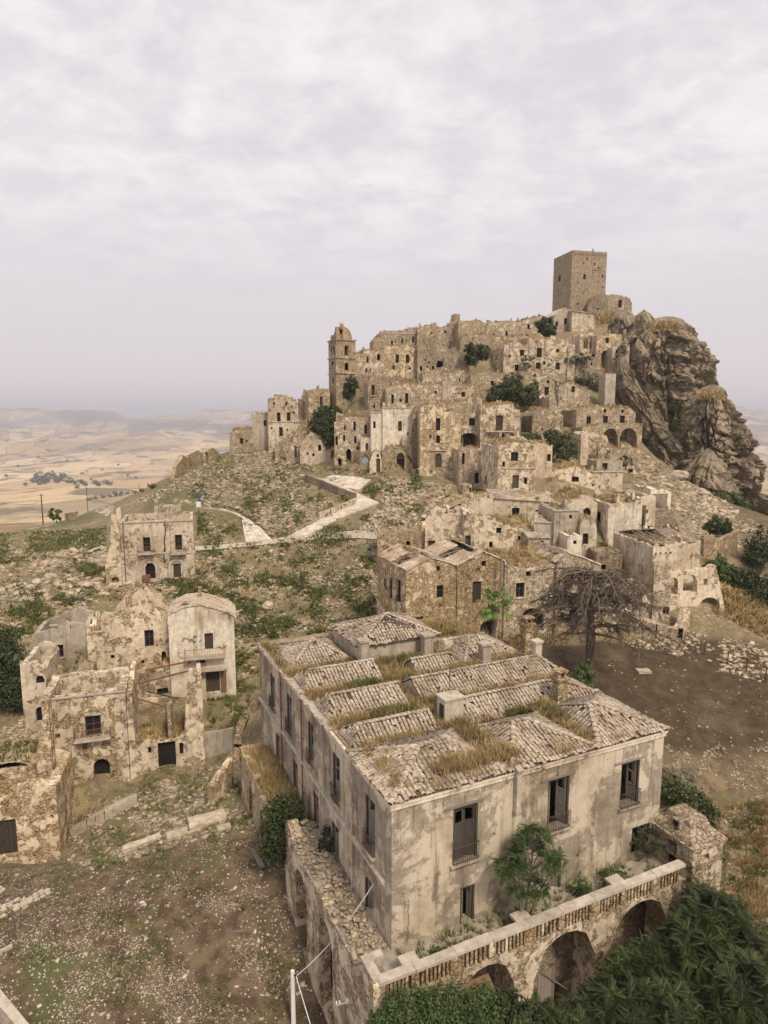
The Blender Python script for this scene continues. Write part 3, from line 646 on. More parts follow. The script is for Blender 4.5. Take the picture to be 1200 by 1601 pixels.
# big house group below the keep
T('broad two-storey house with gable and six windows below the keep', 786, 886, 594, 530, 172, 8, 11, mat='mixed', top=[(786, 541), (804.5, 532), (822, 541), (825, 533), (826, 529), (886, 530)],
  w=[(812.5, 547, 819, 556.5), (839, 544, 846.5, 559), (869, 545.5, 873.5, 551.5), (804, 570, 810.5, 580, 'f'), (837.5, 567, 844.5, 577), (868.5, 567, 874.5, 578)], lw=[(767.5, 556, 770, 566), (774, 556, 776, 563)], grass=.6)
T('tall thin wall stub right of the broad six-window house', 886, 897, 592, 537, 174, 10, 5, mat='stone', roof='none', jag=.6)
T('gabled white-fronted chapel house at the foot of the keep', 865, 893, 520, 482, 209, 14, 8, mat='plaster_grey', top=[(865, 494), (883, 481.5), (893, 487)], w=[(868, 502, 872, 510, 'a'), (881.5, 498, 886, 507)], roof='gable', holes=0)
T('long pale house wall right of the white-fronted chapel house', 893, 929, 514, 485, 207, 4, 7, mat='plaster', top=[(893, 487), (912, 487), (928, 491)], roof='shed', rise=.7, holes=0)
T('low vaulted house right of the keep on the crag', 946, 987, 486, 463, 221, 6, 7, mat='stone', top=[(946, 463), (962, 461), (980, 464), (985, 468), (987, 474)], w=[(966.5, 469, 971.5, 481)], roof='mound', grass=.3)
T('grassy earth-roofed vault against the right foot of the keep', 918, 950, 492, 465, 219, -4, 7, mat='stone_dark', top=[(918, 474), (932, 462), (946, 462), (950, 466)], roof='mound', grass=.9)
T('stone house with tall arched recess against the crag', 930, 969, 592, 523, 178, 6, 9, mat='stone_warm', top=[(930, 523), (948, 521), (969, 523)], w=[(946.5, 528, 951.5, 536.5), (940, 548, 952.5, 576, 'oa')], grass=.3)
T('broken white-patched room left of the arched-recess house', 906, 931, 548, 521, 180, 4, 7, mat='mixed', roof='none', jag=.5, w=[(912, 525, 925, 545, 'o')])
T('terraced garden wall of rubble below the white-patched room', 886, 932, 588, 552, 175, 4, 6, mat='stone', jag=.5, w=[(925, 549, 930, 558, 'oa'), (905, 551, 912, 556, 'o')], grass=.7, gmat='shrub_grey')
T('leaning plastered buttress wall beside the crag', 955, 982, 582, 540, 176, 12, 5, mat='plaster_grey', jag=.3, top=[(955, 543), (980, 535), (982, 540)], holes=0, w=[(962, 546, 968, 560, 'oa')])
T('tall square pier standing before the crag', 944, 960, 640, 584, 160, 4, 4, mat='plaster_grey', top=[(944, 584), (960, 584)], holes=0, jag=.1)
T('small gabled chapel with attic window amid the dark bushes', 841, 872, 640, 594, 160, 6, 7, mat='mixed', top=[(841, 598), (856, 588), (872, 598)], w=[(854, 594.5, 858, 599.5), (851, 605, 857.5, 619)], roof='gable')
T('gabled wall with one window right of the small chapel', 872, 921, 632, 600, 158, 4, 7, mat='stone', top=[(872, 606), (878, 600), (893, 596), (906, 608), (921, 612)], w=[(893, 604, 898, 613.5)], jag=.4, grass=.5, gmat='shrub_grey')
T('pair of roofless door piers left of the gabled wall', 820, 846, 650, 613, 152, 6, 5, mat='stone', roof='none', jag=.6, w=[(825, 618, 831, 648, 'o'), (836, 622, 841, 648, 'o')], grass=0)
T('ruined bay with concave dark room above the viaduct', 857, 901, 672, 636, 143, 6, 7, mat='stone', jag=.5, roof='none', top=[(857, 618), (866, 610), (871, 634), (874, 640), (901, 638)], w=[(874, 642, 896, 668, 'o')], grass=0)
T('row of rooms with white-framed doorway above the double arch', 900, 992, 668, 638, 142, 6, 8, mat='stone', jag=.3, top=[(900, 640), (930, 636), (966, 638), (985, 638), (991, 644)], w=[(916.5, 651, 923, 666.5), (942.5, 650.5, 949.5, 663, 'f'), (969, 650, 976, 662.5), (943, 639.5, 947, 645), (971, 640.5, 974.5, 645.5)], grass=.4)
T('wall with two great blind arches below the crag', 908, 1001, 720, 664, 139, 6, 6, mat='stone', jag=.15, top=[(908, 668), (940, 664), (1001, 662)], w=[(943, 670, 964.5, 704, 'oa'), (969, 669.5, 994.5, 705, 'oa')], roof='flat', grass=.3, th=2.2)
T('little gabled ruin standing in front of the two blind arches', 917, 952, 722, 684, 134, 6, 5, mat='mixed', roof='none', top=[(917, 683), (930, 672), (949, 682), (952, 700)], w=[(919, 692, 934, 721, 'o')], grass=.2)
T('slim white-edged wall stub left of the little gabled ruin', 906, 917, 730, 676, 131, 6, 4, mat='plaster', roof='none', jag=.5, holes=0)
T('rubble wall with window foot below the double arch', 952, 1001, 745, 702, 133, 4, 6, mat='stone', jag=.4, w=[(982, 733, 989, 741.5)], grass=.3)
T('small flat block with dark window above the smooth retaining wall', 932, 972, 742, 720, 125, 4, 5, mat='plaster_grey', w=[(941, 724, 949, 737.5)], holes=0, grass=.2)
T('smooth pale retaining wall right of the barrel-roofed house', 925, 972, 764, 738, 118, 4, 5, mat='plaster', coping=1, holes=0, grass=.2, jag=.05)
# middle band
T('wide rubble terrace wall under the church front', 556, 646, 604, 590, 166, 4, 6, mat='stone_dark', jag=.4, top=[(556, 588), (600, 592), (646, 592)], found=6, grass=.5)
T('slim house with small iron balcony under the church', 575, 607, 634, 590, 154, 8, 7, mat='stone', top=[(575, 597), (582, 588), (590, 592), (607, 600)], w=[(580.5, 602, 585.5, 618, 'b')], jag=.3)
T('stone house with two tall windows below the church terrace', 604, 648, 640, 602, 148, 4, 8, mat='stone', top=[(604, 606), (620, 602), (648, 600)], w=[(611.5, 617, 615.5, 630.5), (633, 615, 638, 631)], lw=[], grass=.5)
T('long ruined stone wall left of the grey square block', 645, 693, 632, 601, 150, 2, 7, mat='stone', jag=.4, grass=.5)
T('grey square block between stone walls at mid slope', 691, 704, 628, 596, 150, 4, 5, mat='plaster_grey', holes=0, jag=.1)
T('pale house wall with one small window at mid slope', 703, 766, 632, 604, 150, 6, 7, mat='mixed', w=[(721, 613, 726.5, 620.5)], top=[(703, 603), (745, 602), (766, 605)], grass=.4)
T('upper terrace house with white-rimmed window left of the dark bush', 735, 796, 620, 582, 163, 6, 7, mat='stone', w=[(766.5, 595.5, 772, 603, 'f')], top=[(735, 586), (760, 582), (796, 585)], jag=.3, grass=.5)
T('rubble platform wall below the chapel apse', 660, 738, 604, 578, 167, 4, 6, mat='stone', jag=.5, top=[(660, 582), (690, 578), (712, 580), (730, 575), (738, 580)], grass=.3)
T('low stone terrace under the long ruined wall', 640, 735, 650, 628, 142, 2, 6, mat='stone', jag=.5, grass=.4)
# front row of the town
T('large rounded stone house with grass roof and scattered windows', 523, 582, 738, 653, 131, 2, 10, mat='stone', top=[(523, 660), (530, 653), (552, 650), (580, 655)], w=[(552, 659, 556, 673), (537.5, 665, 540.5, 673), (569, 664, 573.5, 678), (536, 680, 539.5, 690), (553, 682, 557, 693, 'a'), (524, 682, 528, 696, 'a'), (541, 702, 549, 724, 'oa'), (528, 716, 534, 738, 'oa')], roof='mound', grass=1.0)
T('little white annexe with one small door beside the stone house', 564, 582, 712, 684, 126.5, 4, 4, mat='plaster_white', w=[(571, 693, 575.5, 708, 'd')], holes=0, jag=.1)
T('vaulted ground room with faded blue arch', 562, 582, 734, 706, 124.5, 4, 4, mat='stone_warm', w=[(565, 711, 577, 728, 'oa')], holes=0, grass=.3, blue=1)
T('tall narrow white house with rounded ruin on its roof', 580, 599, 710, 646, 125.5, 3, 7, mat='plaster_white', w=[(583, 659, 587, 669.5)], holes=0, jag=.05, coping=1)
T('small round-topped ruin above the narrow white house', 576, 594, 648, 624, 137, 4, 5, mat='stone', top=[(576, 632), (582, 624), (588, 624), (594, 634)], w=[(583, 633, 586, 638)], jag=.1)
T('white arched porch with grey door at street level', 578, 597, 739, 706, 122, 4, 4, mat='plaster', top=[(578, 722), (582, 709), (588, 705), (594, 709), (597, 720)], w=[(588, 717, 594, 738, 'd'), (588.5, 710, 592, 715)], holes=0, jag=.05, roof='mound', grass=0)
T('white cube house above the stair with one tall window', 598, 644, 706, 638.5, 125, 3, 9, mat='plaster_white', w=[(622, 658.5, 628, 674, 'd'), (636, 676, 638.5, 681)], holes=0, jag=.06, coping=1)
T('crumbling vault base below the white cube house', 597, 645, 742, 698, 122, 3, 7, mat='stone_warm', top=[(597, 704), (612, 699), (630, 700), (636, 712), (645, 722)], w=[(620, 708, 632, 737, 'oa')], jag=.4, grass=.6)
T('tall stone house with pedimented door and two window slots', 656, 719, 737, 637, 118.5, 2, 11, mat='stone_warm', top=[(656, 640), (662, 633), (680, 631.5), (700, 640), (716, 646), (719, 648)], w=[(681, 654, 688, 673, 's'), (681.5, 681, 687.5, 693), (680, 709, 690, 731, 'da')], jag=.12, grass=.2, roof='mound', hump=.2)
T('set-back house with round-arched niche right of the pedimented house', 714, 756, 738, 644, 123, 2, 8, mat='stone', top=[(714, 652), (720, 648), (756, 644)], w=[(733, 654, 742, 665.5), (715, 677, 749, 705, 'oa'), (720, 716, 728, 735, 'd')], jag=.3, th=1.3)
T('square stone house with long balcony and grass roof', 750, 811, 700, 634, 121, 4, 9, mat='mixed', top=[(750, 634), (766, 633), (802, 632), (803, 640), (811, 641)], w=[(775, 649.5, 785.5, 673, 'd'), (778, 678, 788, 686, 'o')], jag=.06, grass=.8, roof='flat', balc=(780, 674, 44))
T('stuccoed ruin with dark stain right of the balcony house', 832, 878, 690, 640, 131, 4, 7, mat='mixed', top=[(832, 645), (842, 640), (860, 641), (878, 650)], jag=.4, w=[(826, 650, 831, 672, 'o')], grass=.6)
T('roofless dark bay with iron bars right of the balcony house', 811, 834, 690, 645, 124, 4, 6, mat='stone_dark', roof='none', w=[(814, 650, 831, 676, 'o')], jag=.3, grass=0)
T('dark wall filling the shadow gap left of the pedimented house', 643, 658, 736, 640, 124, 0, 5, mat='stone_dark', jag=.3, holes=0)  # dark stone colour stands in for the shade of this gap
T('tall house with side of bare stone and cracked plaster front', 777, 836, 774, 694, 100, 6, 10, mat='mixed', top=[(777, 697), (800, 691), (836, 694)], w=[(798.5, 707, 809.5, 721, 's'), (801, 743, 810.5, 763.5, 'd')], cornice=(805, 732), grass=.9, lw=[(757, 744, 760, 757)])
T('narrow wing with brick-edged windows right of the cracked house', 834, 862, 736, 690, 104, 6, 8, mat='plaster', w=[(834.6, 711, 838, 722), (855, 710, 860.5, 721)], top=[(834, 690), (862, 696)], grass=.9)
T('low stone passage house below the round niche', 716, 752, 760, 702, 113, 4, 6, mat='stone', w=[(742, 739, 748, 756), (722, 708, 726, 726)], jag=.3)
T('tiny block ruin on the rubble slope left of the cracked house', 723, 737, 772, 757, 104, 8, 3, mat='stone', w=[(733, 762, 738, 771, 'o')], holes=0, roof='flat', grass=0)
T('barrel-roofed twin-window house in the middle of the lower row', 830, 938, 766, 738, 106, 4, 8, mat='mixed', top=[(830, 740), (860, 738), (880, 733), (900, 729), (918, 736), (930, 745), (938, 750)], w=[(852, 747, 863, 758.5), (893.5, 745.5, 904.5, 753.5)], roof='mound', grass=.7)
T('pale yellow box hut beside the cracked house', 819, 834, 766, 744, 102, 4, 4, mat='plaster', w=[(826, 749, 829, 753)], holes=0, grass=.3)
T('long low plastered house with tile roof at its left end', 770, 868, 818, 776, 93, 3, 9, mat='plaster', top=[(770, 779), (832, 778), (850, 773), (868, 786)], w=[(800, 794, 811.5, 806, 'f'), (854, 793.5, 863.5, 808, 'f')], roof='shed', rise=.9)
T('gable-ended house with arched dark window beside the white ruin', 868, 932, 826, 780, 92, 3, 9, mat='plaster', top=[(868, 790), (893, 783), (905, 778), (912, 772), (932, 784)], w=[(911.5, 794, 923, 806, 'a')], roof='mound', grass=.9)
T('grey parapet terrace wall before the long plastered house', 833, 866, 862, 810, 83.5, -14, 6, mat='plaster_grey', top=[(833, 808), (866, 818)], holes=0, jag=.06, coping=1)
T('tall grey corner block rising above the parapet terrace', 864, 901, 866, 797, 82.5, 6, 6, mat='plaster_grey', w=[(889.5, 805, 893.5, 811)], holes=0, jag=.05, coping=1, top=[(864, 797), (884, 799), (901, 799)])
T('tiny white block with small red-rimmed window', 886, 908, 866, 838, 79.5, 4, 4, mat='plaster_white', w=[(896, 845, 901, 851)], holes=0, jag=.05)
T('white two-storey block right of the tiny white block', 905, 931, 864, 818, 82, 4, 6, mat='plaster_white', w=[(911, 834, 919, 851)], jag=.3, top=[(905, 820), (912, 812), (930, 816), (931, 824)], grass=.4)
T('tall cracked white ruin with open shaft side', 948, 1000, 858, 787, 90, 4, 9, mat='plaster_white', top=[(948, 788), (985, 786), (1000, 783)], jag=.12, grass=1.0, holes=0, lw=[(931, 800, 938, 815), (930, 828, 942, 838, 'a')], chim=[(971, 769, 790, 1.1, .7)])
T('narrow open-fronted shaft of empty floors', 998, 1021, 850, 773, 91, 4, 7, mat='plaster', roof='none', w=[(999, 790, 1007, 846, 'o'), (1009, 797, 1012.5, 803, 'o'), (1009, 822, 1019, 846, 'o')], jag=.2, top=[(998, 778), (1020, 773), (1021, 776)], grass=0, holes=0)
T('roofless back room with whitewashed wall behind the shaft', 1015, 1047, 800, 766, 100, 4, 7, mat='plaster_white', roof='none', w=[(1020, 772, 1042, 796, 'o')], jag=.25, grass=0, holes=0, top=[(1015, 763), (1030, 766), (1047, 768)])
T('dark stone ruin with small arched door right of the shaft', 1019, 1063, 848, 797, 93, 4, 8, mat='stone_dark', w=[(1043.5, 820, 1049, 834, 'a')], jag=.3, roof='none', top=[(1019, 796), (1048, 796), (1056, 806), (1060, 824), (1063, 830)], holes=0, grass=.3)
T('jagged rubble corner at the right end of the lower row', 1060, 1086, 852, 805, 89, 6, 6, mat='stone', roof='none', jag=.8, top=[(1060, 828), (1070, 815), (1078, 803), (1081, 826), (1086, 832)], grass=.3)
T('two-tone house with collapsed tile roof above the dead cedar', 1019, 1092, 892, 848, 75, 10, 9, mat='plaster', top=[(1019, 853), (1050, 850), (1092, 846)], w=[(1023.5, 864, 1026, 867.5, 'o'), (1031, 863.5, 1033.5, 867, 'o'), (1039, 863, 1041.5, 866.5, 'o'), (1047, 862.5, 1049.5, 866, 'o')], lw=[(998, 883, 1004, 896)], jag=.35, holes=0, roof='none', floor=3.2, grass=.3, rafters=1)
T('hollow shell with two arched niches at the right end of the village', 1036, 1136, 972, 900, 72, 6, 9, mat='mixed', roof='none', top=[(1036, 895), (1044, 890), (1070, 892), (1119, 884), (1124, 905), (1128, 930), (1136, 968)], w=[(1045, 903, 1058.5, 930, 'oa'), (1068.5, 898, 1088.5, 926, 'oa'), (1100.5, 905, 1105, 915, 'o'), (1092, 934, 1124, 966, 'oa')], jag=.3, grass=.2, th=.8)
T('broken dark wall left of the hollow shell', 1018, 1046, 972, 885, 71, -20, 6, mat='stone', roof='none', top=[(1018, 888), (1022, 878), (1044, 890), (1046, 905)], w=[(1036, 948, 1049, 961, 'oa')], jag=.5, grass=.2)
T('low ruined cellar fronts behind the dead cedar', 930, 1020, 975, 915, 71, 3, 6, mat='stone', roof='none', jag=.7, top=[(930, 905), (945, 920), (968, 912), (1000, 918), (1020, 925)], w=[(973, 922, 982, 944, 'o'), (994, 925, 1003, 952, 'o'), (938, 926, 948, 950, 'o')], grass=.4)
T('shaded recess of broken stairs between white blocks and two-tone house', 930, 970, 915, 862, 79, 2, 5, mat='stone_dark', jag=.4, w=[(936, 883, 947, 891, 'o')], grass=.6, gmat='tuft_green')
# middle row nearer the palace
T('bare stone gable house with dark shutters in the middle row', 634, 713, 990, 893, 66, 20, 9, mat='brick_warm', top=[(634, 893), (654, 882), (672, 873), (690, 877), (713, 885)], w=[(682, 885, 687.5, 893), (682.5, 915, 693, 935), (649, 964, 661, 976)], roof='gable', span=[(-.12, 2.2, .1), (4.5, 7.5, .45)], lw=[(600, 905, 604, 922), (608, 903, 613, 936), (619, 906, 626, 942)], found=6)
T('stone gable house beside the palm with tall open window', 713, 786, (1002, 999), 885, 67.8, 20, 9, mat='brick_warm', top=[(713, 885), (735, 873), (755, 862.5), (770, 869), (786, 878)], w=[(752.5, 877, 759.5, 885.5), (738.5, 909, 751.5, 943, 'd'), (751, 971, 767, 998, 'va'), (756, 955, 761, 962, 'o')], roof='gable', span=[(-.12, .9, .0), (.9, 3.2, .55), (5, 9, .35)], found=6)
T('grass-topped long house right of the palm with broken arch', 786, 868, (1003, 999), 885, 69.5, 16, 8, mat='stone', top=[(786, 880), (800, 884), (820, 888), (845, 884), (868, 880)], w=[(822, 893, 829.5, 901.5), (806, 911, 819, 934, 'f'), (813, 951, 849, 988, 'oa')], grass=1.2, roof='flat', hump=.7, gh=.6, found=6)
T('gabled stone end wall behind the dead cedar', 866, 934, 996, 880, 70.8, 12, 8, mat='stone', top=[(866, 880), (885, 864.5), (910, 872), (934, 884)], w=[(876, 895, 886, 899, 'o'), (890, 950, 903, 975, 'oa')], roof='gable', span=[(-.12, 1.0, .2), (2.5, 5, .5)], found=6)
T('flat rubble wall forming the back of the shuttered gable house', 590, 666, 880, 829, 86, 2, 3, mat='stone_warm', roof='flat', jag=.1, grass=.1, top=[(590, 830), (640, 827), (666, 827)])
T('collapsed room with white plaster patches behind the middle row', 664, 728, 880, 800, 85.5, 2, 6, mat='mixed', roof='none', jag=.5, top=[(664, 826), (680, 808), (690, 802), (706, 800), (727, 806)], w=[(669, 845, 680, 860, 'd')], grass=.3)
T('tiny rebuilt hut with dark window among broken roofs', 707, 726, 866, 842, 77, 2, 3, mat='stone_warm', w=[(714, 848, 721, 855)], holes=0, roof='none', jag=.1)
T('stub of plastered wall with blue door frame in the middle row', 725, 740, 870, 803, 79, 2, 3, mat='mixed', roof='none', jag=.2, w=[(727, 838, 735, 854, 'd')], holes=0)
T('big gabled plaster wall with brown shutter in the middle row', 739, 808, 876, 820, 80, 6, 8, mat='mixed', top=[(739, 806), (760, 809), (785, 819), (808, 830)], w=[(775.5, 825, 783.5, 834, 's')], jag=.2, roof='none', grass=.8, floor=1.5)
T('grass-roofed terrace house with two slots above the big plaster wall', 770, 838, 862, 826, 83.5, 6, 7, mat='mixed', w=[(808, 838, 815, 845.5), (776, 836, 780, 841)], grass=1.4, hump=.8, gh=.55, roof='mound')
T('small shed with tile lean-to roof and pale window', 826, 858, 858, 841, 79, 8, 3, mat='plaster', w=[(845, 845.5, 849.5, 850.5)], roof='shed', rise=.5, holes=0)
T('pale broken house wall rising behind the terrace grass', 700, 770, 820, 782, 90, 3, 6, mat='plaster', jag=.6, top=[(700, 793), (720, 785), (740, 780), (762, 778), (770, 776)], grass=.3)
# left-hand ruins
H('lone two-storey villa ruin with two balconies on the grassy slope', 192, 305, (908, 903), 818, 88, 16, 8, mat='plaster', group=None, holes=0, jag=.08, found=5,
  top=[(192, 816), (258, 813), (258.5, 812), (305, 811)], cornice=(240, 815.5),
  w=[(223, 840, 235.5, 862.5), (273, 836, 285, 860), (226.5, 880, 243.5, 905, 'va'), (270.5, 881.5, 283.5, 903, 'd')], roof='none', floor=6.0, grass=.5, villa=1)
H('crumbling stone wing on the left of the lone villa', 166, 193, 912, 800, 88, 16, 6, mat='mixed', roof='none', jag=.5, top=[(166, 880), (172, 850), (174, 800), (181, 802), (183, 822), (193, 818)], w=[(174, 902, 186, 911, 'oa')], noctl=0, grass=.2)
GL = 'roofless houses of the lower left ruin'
H('grey-plastered gable wall with brick-rimmed window in the left ruin', 55, 141, 1060, 985, 66.5, 15, 6, mat='plaster_grey', holes=0, roof='none', jag=.25, group=GL, top=[(55, 993), (80, 983), (104, 972), (125, 975), (141, 980)],
  w=[(83, 1008, 100, 1028, 'f'), (76, 978, 90, 983, 'o'), (109, 977, 116, 985, 'o')], floor=2.0, grass=.6)
H('central stone gable with one large window in the left ruin', 140, 268, 1068, 968, 66.5, 15, 7, mat='mixed', roof='none', jag=.6, group=GL, top=[(140, 985), (166, 982), (180, 960), (200, 950), (213, 938), (240, 952), (256, 965), (268, 985)],
  w=[(225, 985, 241, 1011), (220, 1032, 226, 1039, 'o'), (198, 963, 202, 969, 'o'), (234, 963, 237, 968, 'o'), (252, 1018, 260, 1034, 'a')], chim=[(200, 915, 952, .6, .8)], grass=.8, floor=3.0)
H('white balconied house with rounded roof in the left ruin', 268, 369, (1085, 1078), 950, 66.5, 14, 5, mat='plaster_white', roof='gable', jag=.08, group=GL, top=[(268, 962), (286, 950), (312, 946), (340, 953), (357, 958), (369, 966)], holes=0,
  w=[(319, 990, 333.5, 1015, 'd'), (321, 1046, 344, 1082, 'd'), (312, 1028, 321, 1037)], chim=[(290, 945, 952, .55, .6), (312, 930, 950, .3, 3), (343, 955, 972, .25, .4)], bal2=(321, 1024, 70, 328, 1043, 48))
H('front palace ruin with arched balcony window and cornice', 75, 204, (1240, 1232), 1086, 56, 17, 6, mat='mixed', roof='none', jag=.2, group=GL, top=[(75, 1091), (140, 1083), (197, 1075), (204, 1084)], th=.7,
  w=[(132, 1119, 159, 1150, 's'), (145, 1186, 174, 1233, 'va')], cornice=(140, 1086), floor=3.9, grass=.5, palace=1, found=6)
H('open room with rusty roof beams right of the arched palace', 204, 321, (1212, 1198), 1150, 58.2, 17, 8, mat='mixed', roof='none', jag=.5, group=GL, top=[(204, 1088), (208, 1120), (212, 1165), (240, 1157), (280, 1150), (288, 1145), (292, 1060), (296, 1040), (306, 1044), (316, 1075), (321, 1085)],
  w=[(246, 1160, 276, 1201, 'v'), (231, 1168, 237, 1179, 'v'), (280, 1161, 287, 1180, 'v')], floor=2.4, grass=2.0, gh=.55, room=1, found=6, holes=0, back=1.0)
H('low white-plastered wall with small window behind the beamed room', 206, 296, 1105, 1046, 66, 15, 2, mat='mixed', roof='flat', jag=.2, group=GL, top=[(206, 1050), (230, 1044), (260, 1042), (296, 1044)], w=[(245, 1076, 263, 1086)], holes=0, grass=.3, noctl=1)
H('leaning plaster wing with arch at the left edge of the ruin', 38, 76, 1130, 1034, 59.5, 14, 6, mat='plaster', roof='none', jag=.3, group=GL, top=[(38, 1036), (50, 1032), (76, 1045)], w=[(55, 1056, 74, 1069, 'va'), (55, 1105, 72, 1128, 'va')], holes=0, grass=.4)
H('rubble-filled room between the plaster wing and the central gable', 76, 142, 1092, 1050, 61.5, 14, 4, mat='stone', roof='flat', jag=.5, group=GL, top=[(76, 1060), (100, 1072), (120, 1050), (142, 1052)], hump=.8, grass=.6, gmat='tuft_green', noctl=1)
H('slim tall pier wall at the left corner of the palace ruin', 68, 92, 1330, 1095, 53, 15, 1.2, mat='brick_warm', roof='none', jag=.3, group=GL, top=[(68, 1180), (70, 1110), (74, 1095), (80, 1100), (84, 1180), (92, 1200)], holes=0, grass=0, floor=-1)
H('low front house with boarded door at the left picture edge', -60, 95, (1345, 1335), 1235, 48.5, 14, 6, mat='brick_warm', roof='none', jag=.3, group=GL, top=[(-60, 1262), (0, 1250), (20, 1246), (24, 1232), (40, 1222), (68, 1222), (95, 1230)], w=[(-12, 1282, 29, 1337, 'd')], holes=0, th=.8, grass=.3, floor=2.0)
H('overgrown broken vault behind the boarded door house', -40, 70, 1250, 1180, 53.5, 14, 4, mat='stone', roof='mound', jag=.4, group=GL, top=[(-40, 1205), (0, 1192), (30, 1186), (58, 1190), (70, 1205)], w=[(-30, 1192, 63, 1248, 'oa')], holes=0, grass=.8, gmat='tuft_green', found=5)
# ------------------------------------------------------------------ control points of the ground (px, py, distance)
for px, py, Y in [(0, 1600, 33), (250, 1600, 33.5), (480, 1600, 33.5), (450, 1450, 37.5), (300, 1350, 42), (0, 1450, 38), (0, 1345, 46), (150, 1240, 55), (240, 1210, 57), (340, 1190, 59), (390, 1200, 55), (400, 1290, 46),
   (385, 1085, 70), (390, 1000, 82), (440, 950, 88), (400, 905, 95), (300, 908, 89), (100, 908, 87), (0, 960, 77), (0, 900, 95), (50, 840, 122), (0, 832, 135), (120, 830, 128), (160, 812, 140), (330, 860, 100), (300, 780, 130), (350, 745, 140),
   (400, 722, 146), (270, 745, 172), (330, 716, 165), (380, 832, 106), (450, 842, 104), (575, 792, 108), (550, 770, 114), (500, 750, 122), (470, 748, 126), (600, 745, 118), (700, 762, 108), (650, 800, 98), (590, 850, 90), (500, 900, 92), (560, 960, 80), (470, 800, 112), (520, 785, 110), (400, 780, 120),
   (950, 1000, 66), (1100, 1060, 60), (1190, 1060, 60), (1040, 1152, 53), (1180, 1162, 53), (1000, 985, 69), (1180, 1010, 66.5), (700, 990, 65), (850, 1006, 64), (1100, 1290, 46.5), (1190, 1270, 47.5), (1150, 1400, 42), (1190, 1590, 34), (900, 1595, 34.5), (620, 1598, 34),
   (1110, 900, 82), (1150, 860, 95), (1195, 850, 96), (1150, 790, 122), (1050, 745, 142), (1090, 768, 130), (1195, 805, 120), (1010, 725, 148), (1010, 760, 120), (1190, 960, 74), (1140, 960, 72)]:
    CTRL.append(P(px, py, Y))
for q in [(-120, 185, -46), (-165, 140, -46), (-110, 100, -26), (-60, 60, -27), (-45, 30, -31), (-35, 15, -32), (0, 12, -32), (30, 12, -34), (40, 30, -33), (60, 45, -31), (-40, 240, -44), (-95, 260, -60), (0, 300, -30), (60, 320, -45), (140, 300, -60), (190, 230, -55), (200, 160, -50), (160, 110, -36), (110, 60, -32),
          tuple(P(1005, 712, 156)), tuple(P(1040, 728, 154)), tuple(P(1000, 706, 172)), tuple(P(1045, 722, 178)), tuple(P(1085, 755, 160)), tuple(P(1065, 748, 148)), tuple(P(1190, 815, 145)), tuple(P(1190, 832, 175)), tuple(P(1150, 800, 170)), tuple(P(1100, 690, 196)), tuple(P(1060, 600, 205)), tuple(P(1210, 850, 210)), tuple(P(1120, 740, 200)),
          (2, 60, -24.5), (8, 50, -26), (-6, 48, -30), (-8, 62, -27), (6, 42, -30), (16, 58, -24.6), (20, 45, -26),
          (60, 262, 8), (85, 262, 8), (40, 250, 6), (20, 240, -5), (110, 240, -15), (130, 215, -20), (-20, 215, -12), (-40, 200, -18)]:
    CTRL.append(np.array(q, float))

# ------------------------------------------------------------------ ground
CT = np.array(CTRL); cxy = CT[:, :2]; cz = CT[:, 2]
def _fit(lam=1.5):
    d = np.linalg.norm(cxy[:, None]-cxy[None], axis=2); n = len(cz)
    A = np.zeros((n+3, n+3)); A[:n, :n] = -d+lam*0*np.eye(n); A[:n, :n] -= 0
    A[:n, :n] -= lam*np.eye(n)*-1.0
    A[:n, n] = 1; A[:n, n+1:] = cxy; A[n, :n] = 1; A[n+1:, :n] = cxy.T
    return np.linalg.solve(A, np.r_[cz, 0, 0, 0])
COEF = _fit()
def h_rbf(x, y):
    out = np.empty(len(x))
    for i in range(0, len(x), 20000):
        a = np.c_[x[i:i+20000], y[i:i+20000]]; d = np.sqrt(((a[:, None]-cxy[None])**2).sum(2))
        out[i:i+20000] = -d @ COEF[:len(cz)]+COEF[-3]+a @ COEF[-2:]
    return out
def sstep(v, a, b): t_ = np.clip((v-a)/(b-a), 0, 1); return t_*t_*(3-2*t_)
def h_far(x, y):
    r = np.hypot(x, y); lr = np.log(np.maximum(r, 10))
    z = np.interp(lr, np.log([150, 240, 400, 700, 1500, 2500, 4000, 6500, 9000, 12000, 15500]), [-38, -50, -68, -98, -180, -222, -245, -225, -150, -30, 90])
    z = z+fbm(x/520, y/520, 4)*np.clip(r*.032, 0, 75)*sstep(r, 250, 700)
    rid = (1-np.abs(fbm(x/3300+5.2, y/2300+2.2, 6)*2.6))*np.clip((r-3600)/8000, 0, 1)*520
    return z+rid-np.clip((r-3600)/8000, 0, 1)*330
def h_ground(x, y):
    x = np.asarray(x, float); y = np.asarray(y, float); r = np.hypot(x, y*.92); w_ = sstep(r, 205, 300)
    z = np.empty(len(x)); nr = w_ < 1; z[~nr] = h_far(x[~nr], y[~nr])
    xn, yn = x[nr], y[nr]; wn = w_[nr]
    a = h_rbf(xn, yn); slope = sstep(np.hypot(xn, yn), 45, 75)
    a = a+fbm(xn/7, yn/7, 4)*(.4+.7*slope)+fbm(xn/1.9+40, yn/1.9, 3)*(.2+.4*slope)
    z[nr] = a*(1-wn)+h_far(xn, yn)*wn
    return z
NA, NR = 430, 720
ANG = np.linspace(R(-52), R(52), NA); RAD = 17*np.exp(np.linspace(0, math.log(16000/17), NR))
gx = (RAD[:, None]*np.sin(ANG)[None]).ravel(); gy = (RAD[:, None]*np.cos(ANG)[None]).ravel()
gz_ = h_ground(gx, gy); GZ = gz_.reshape(NR, NA)
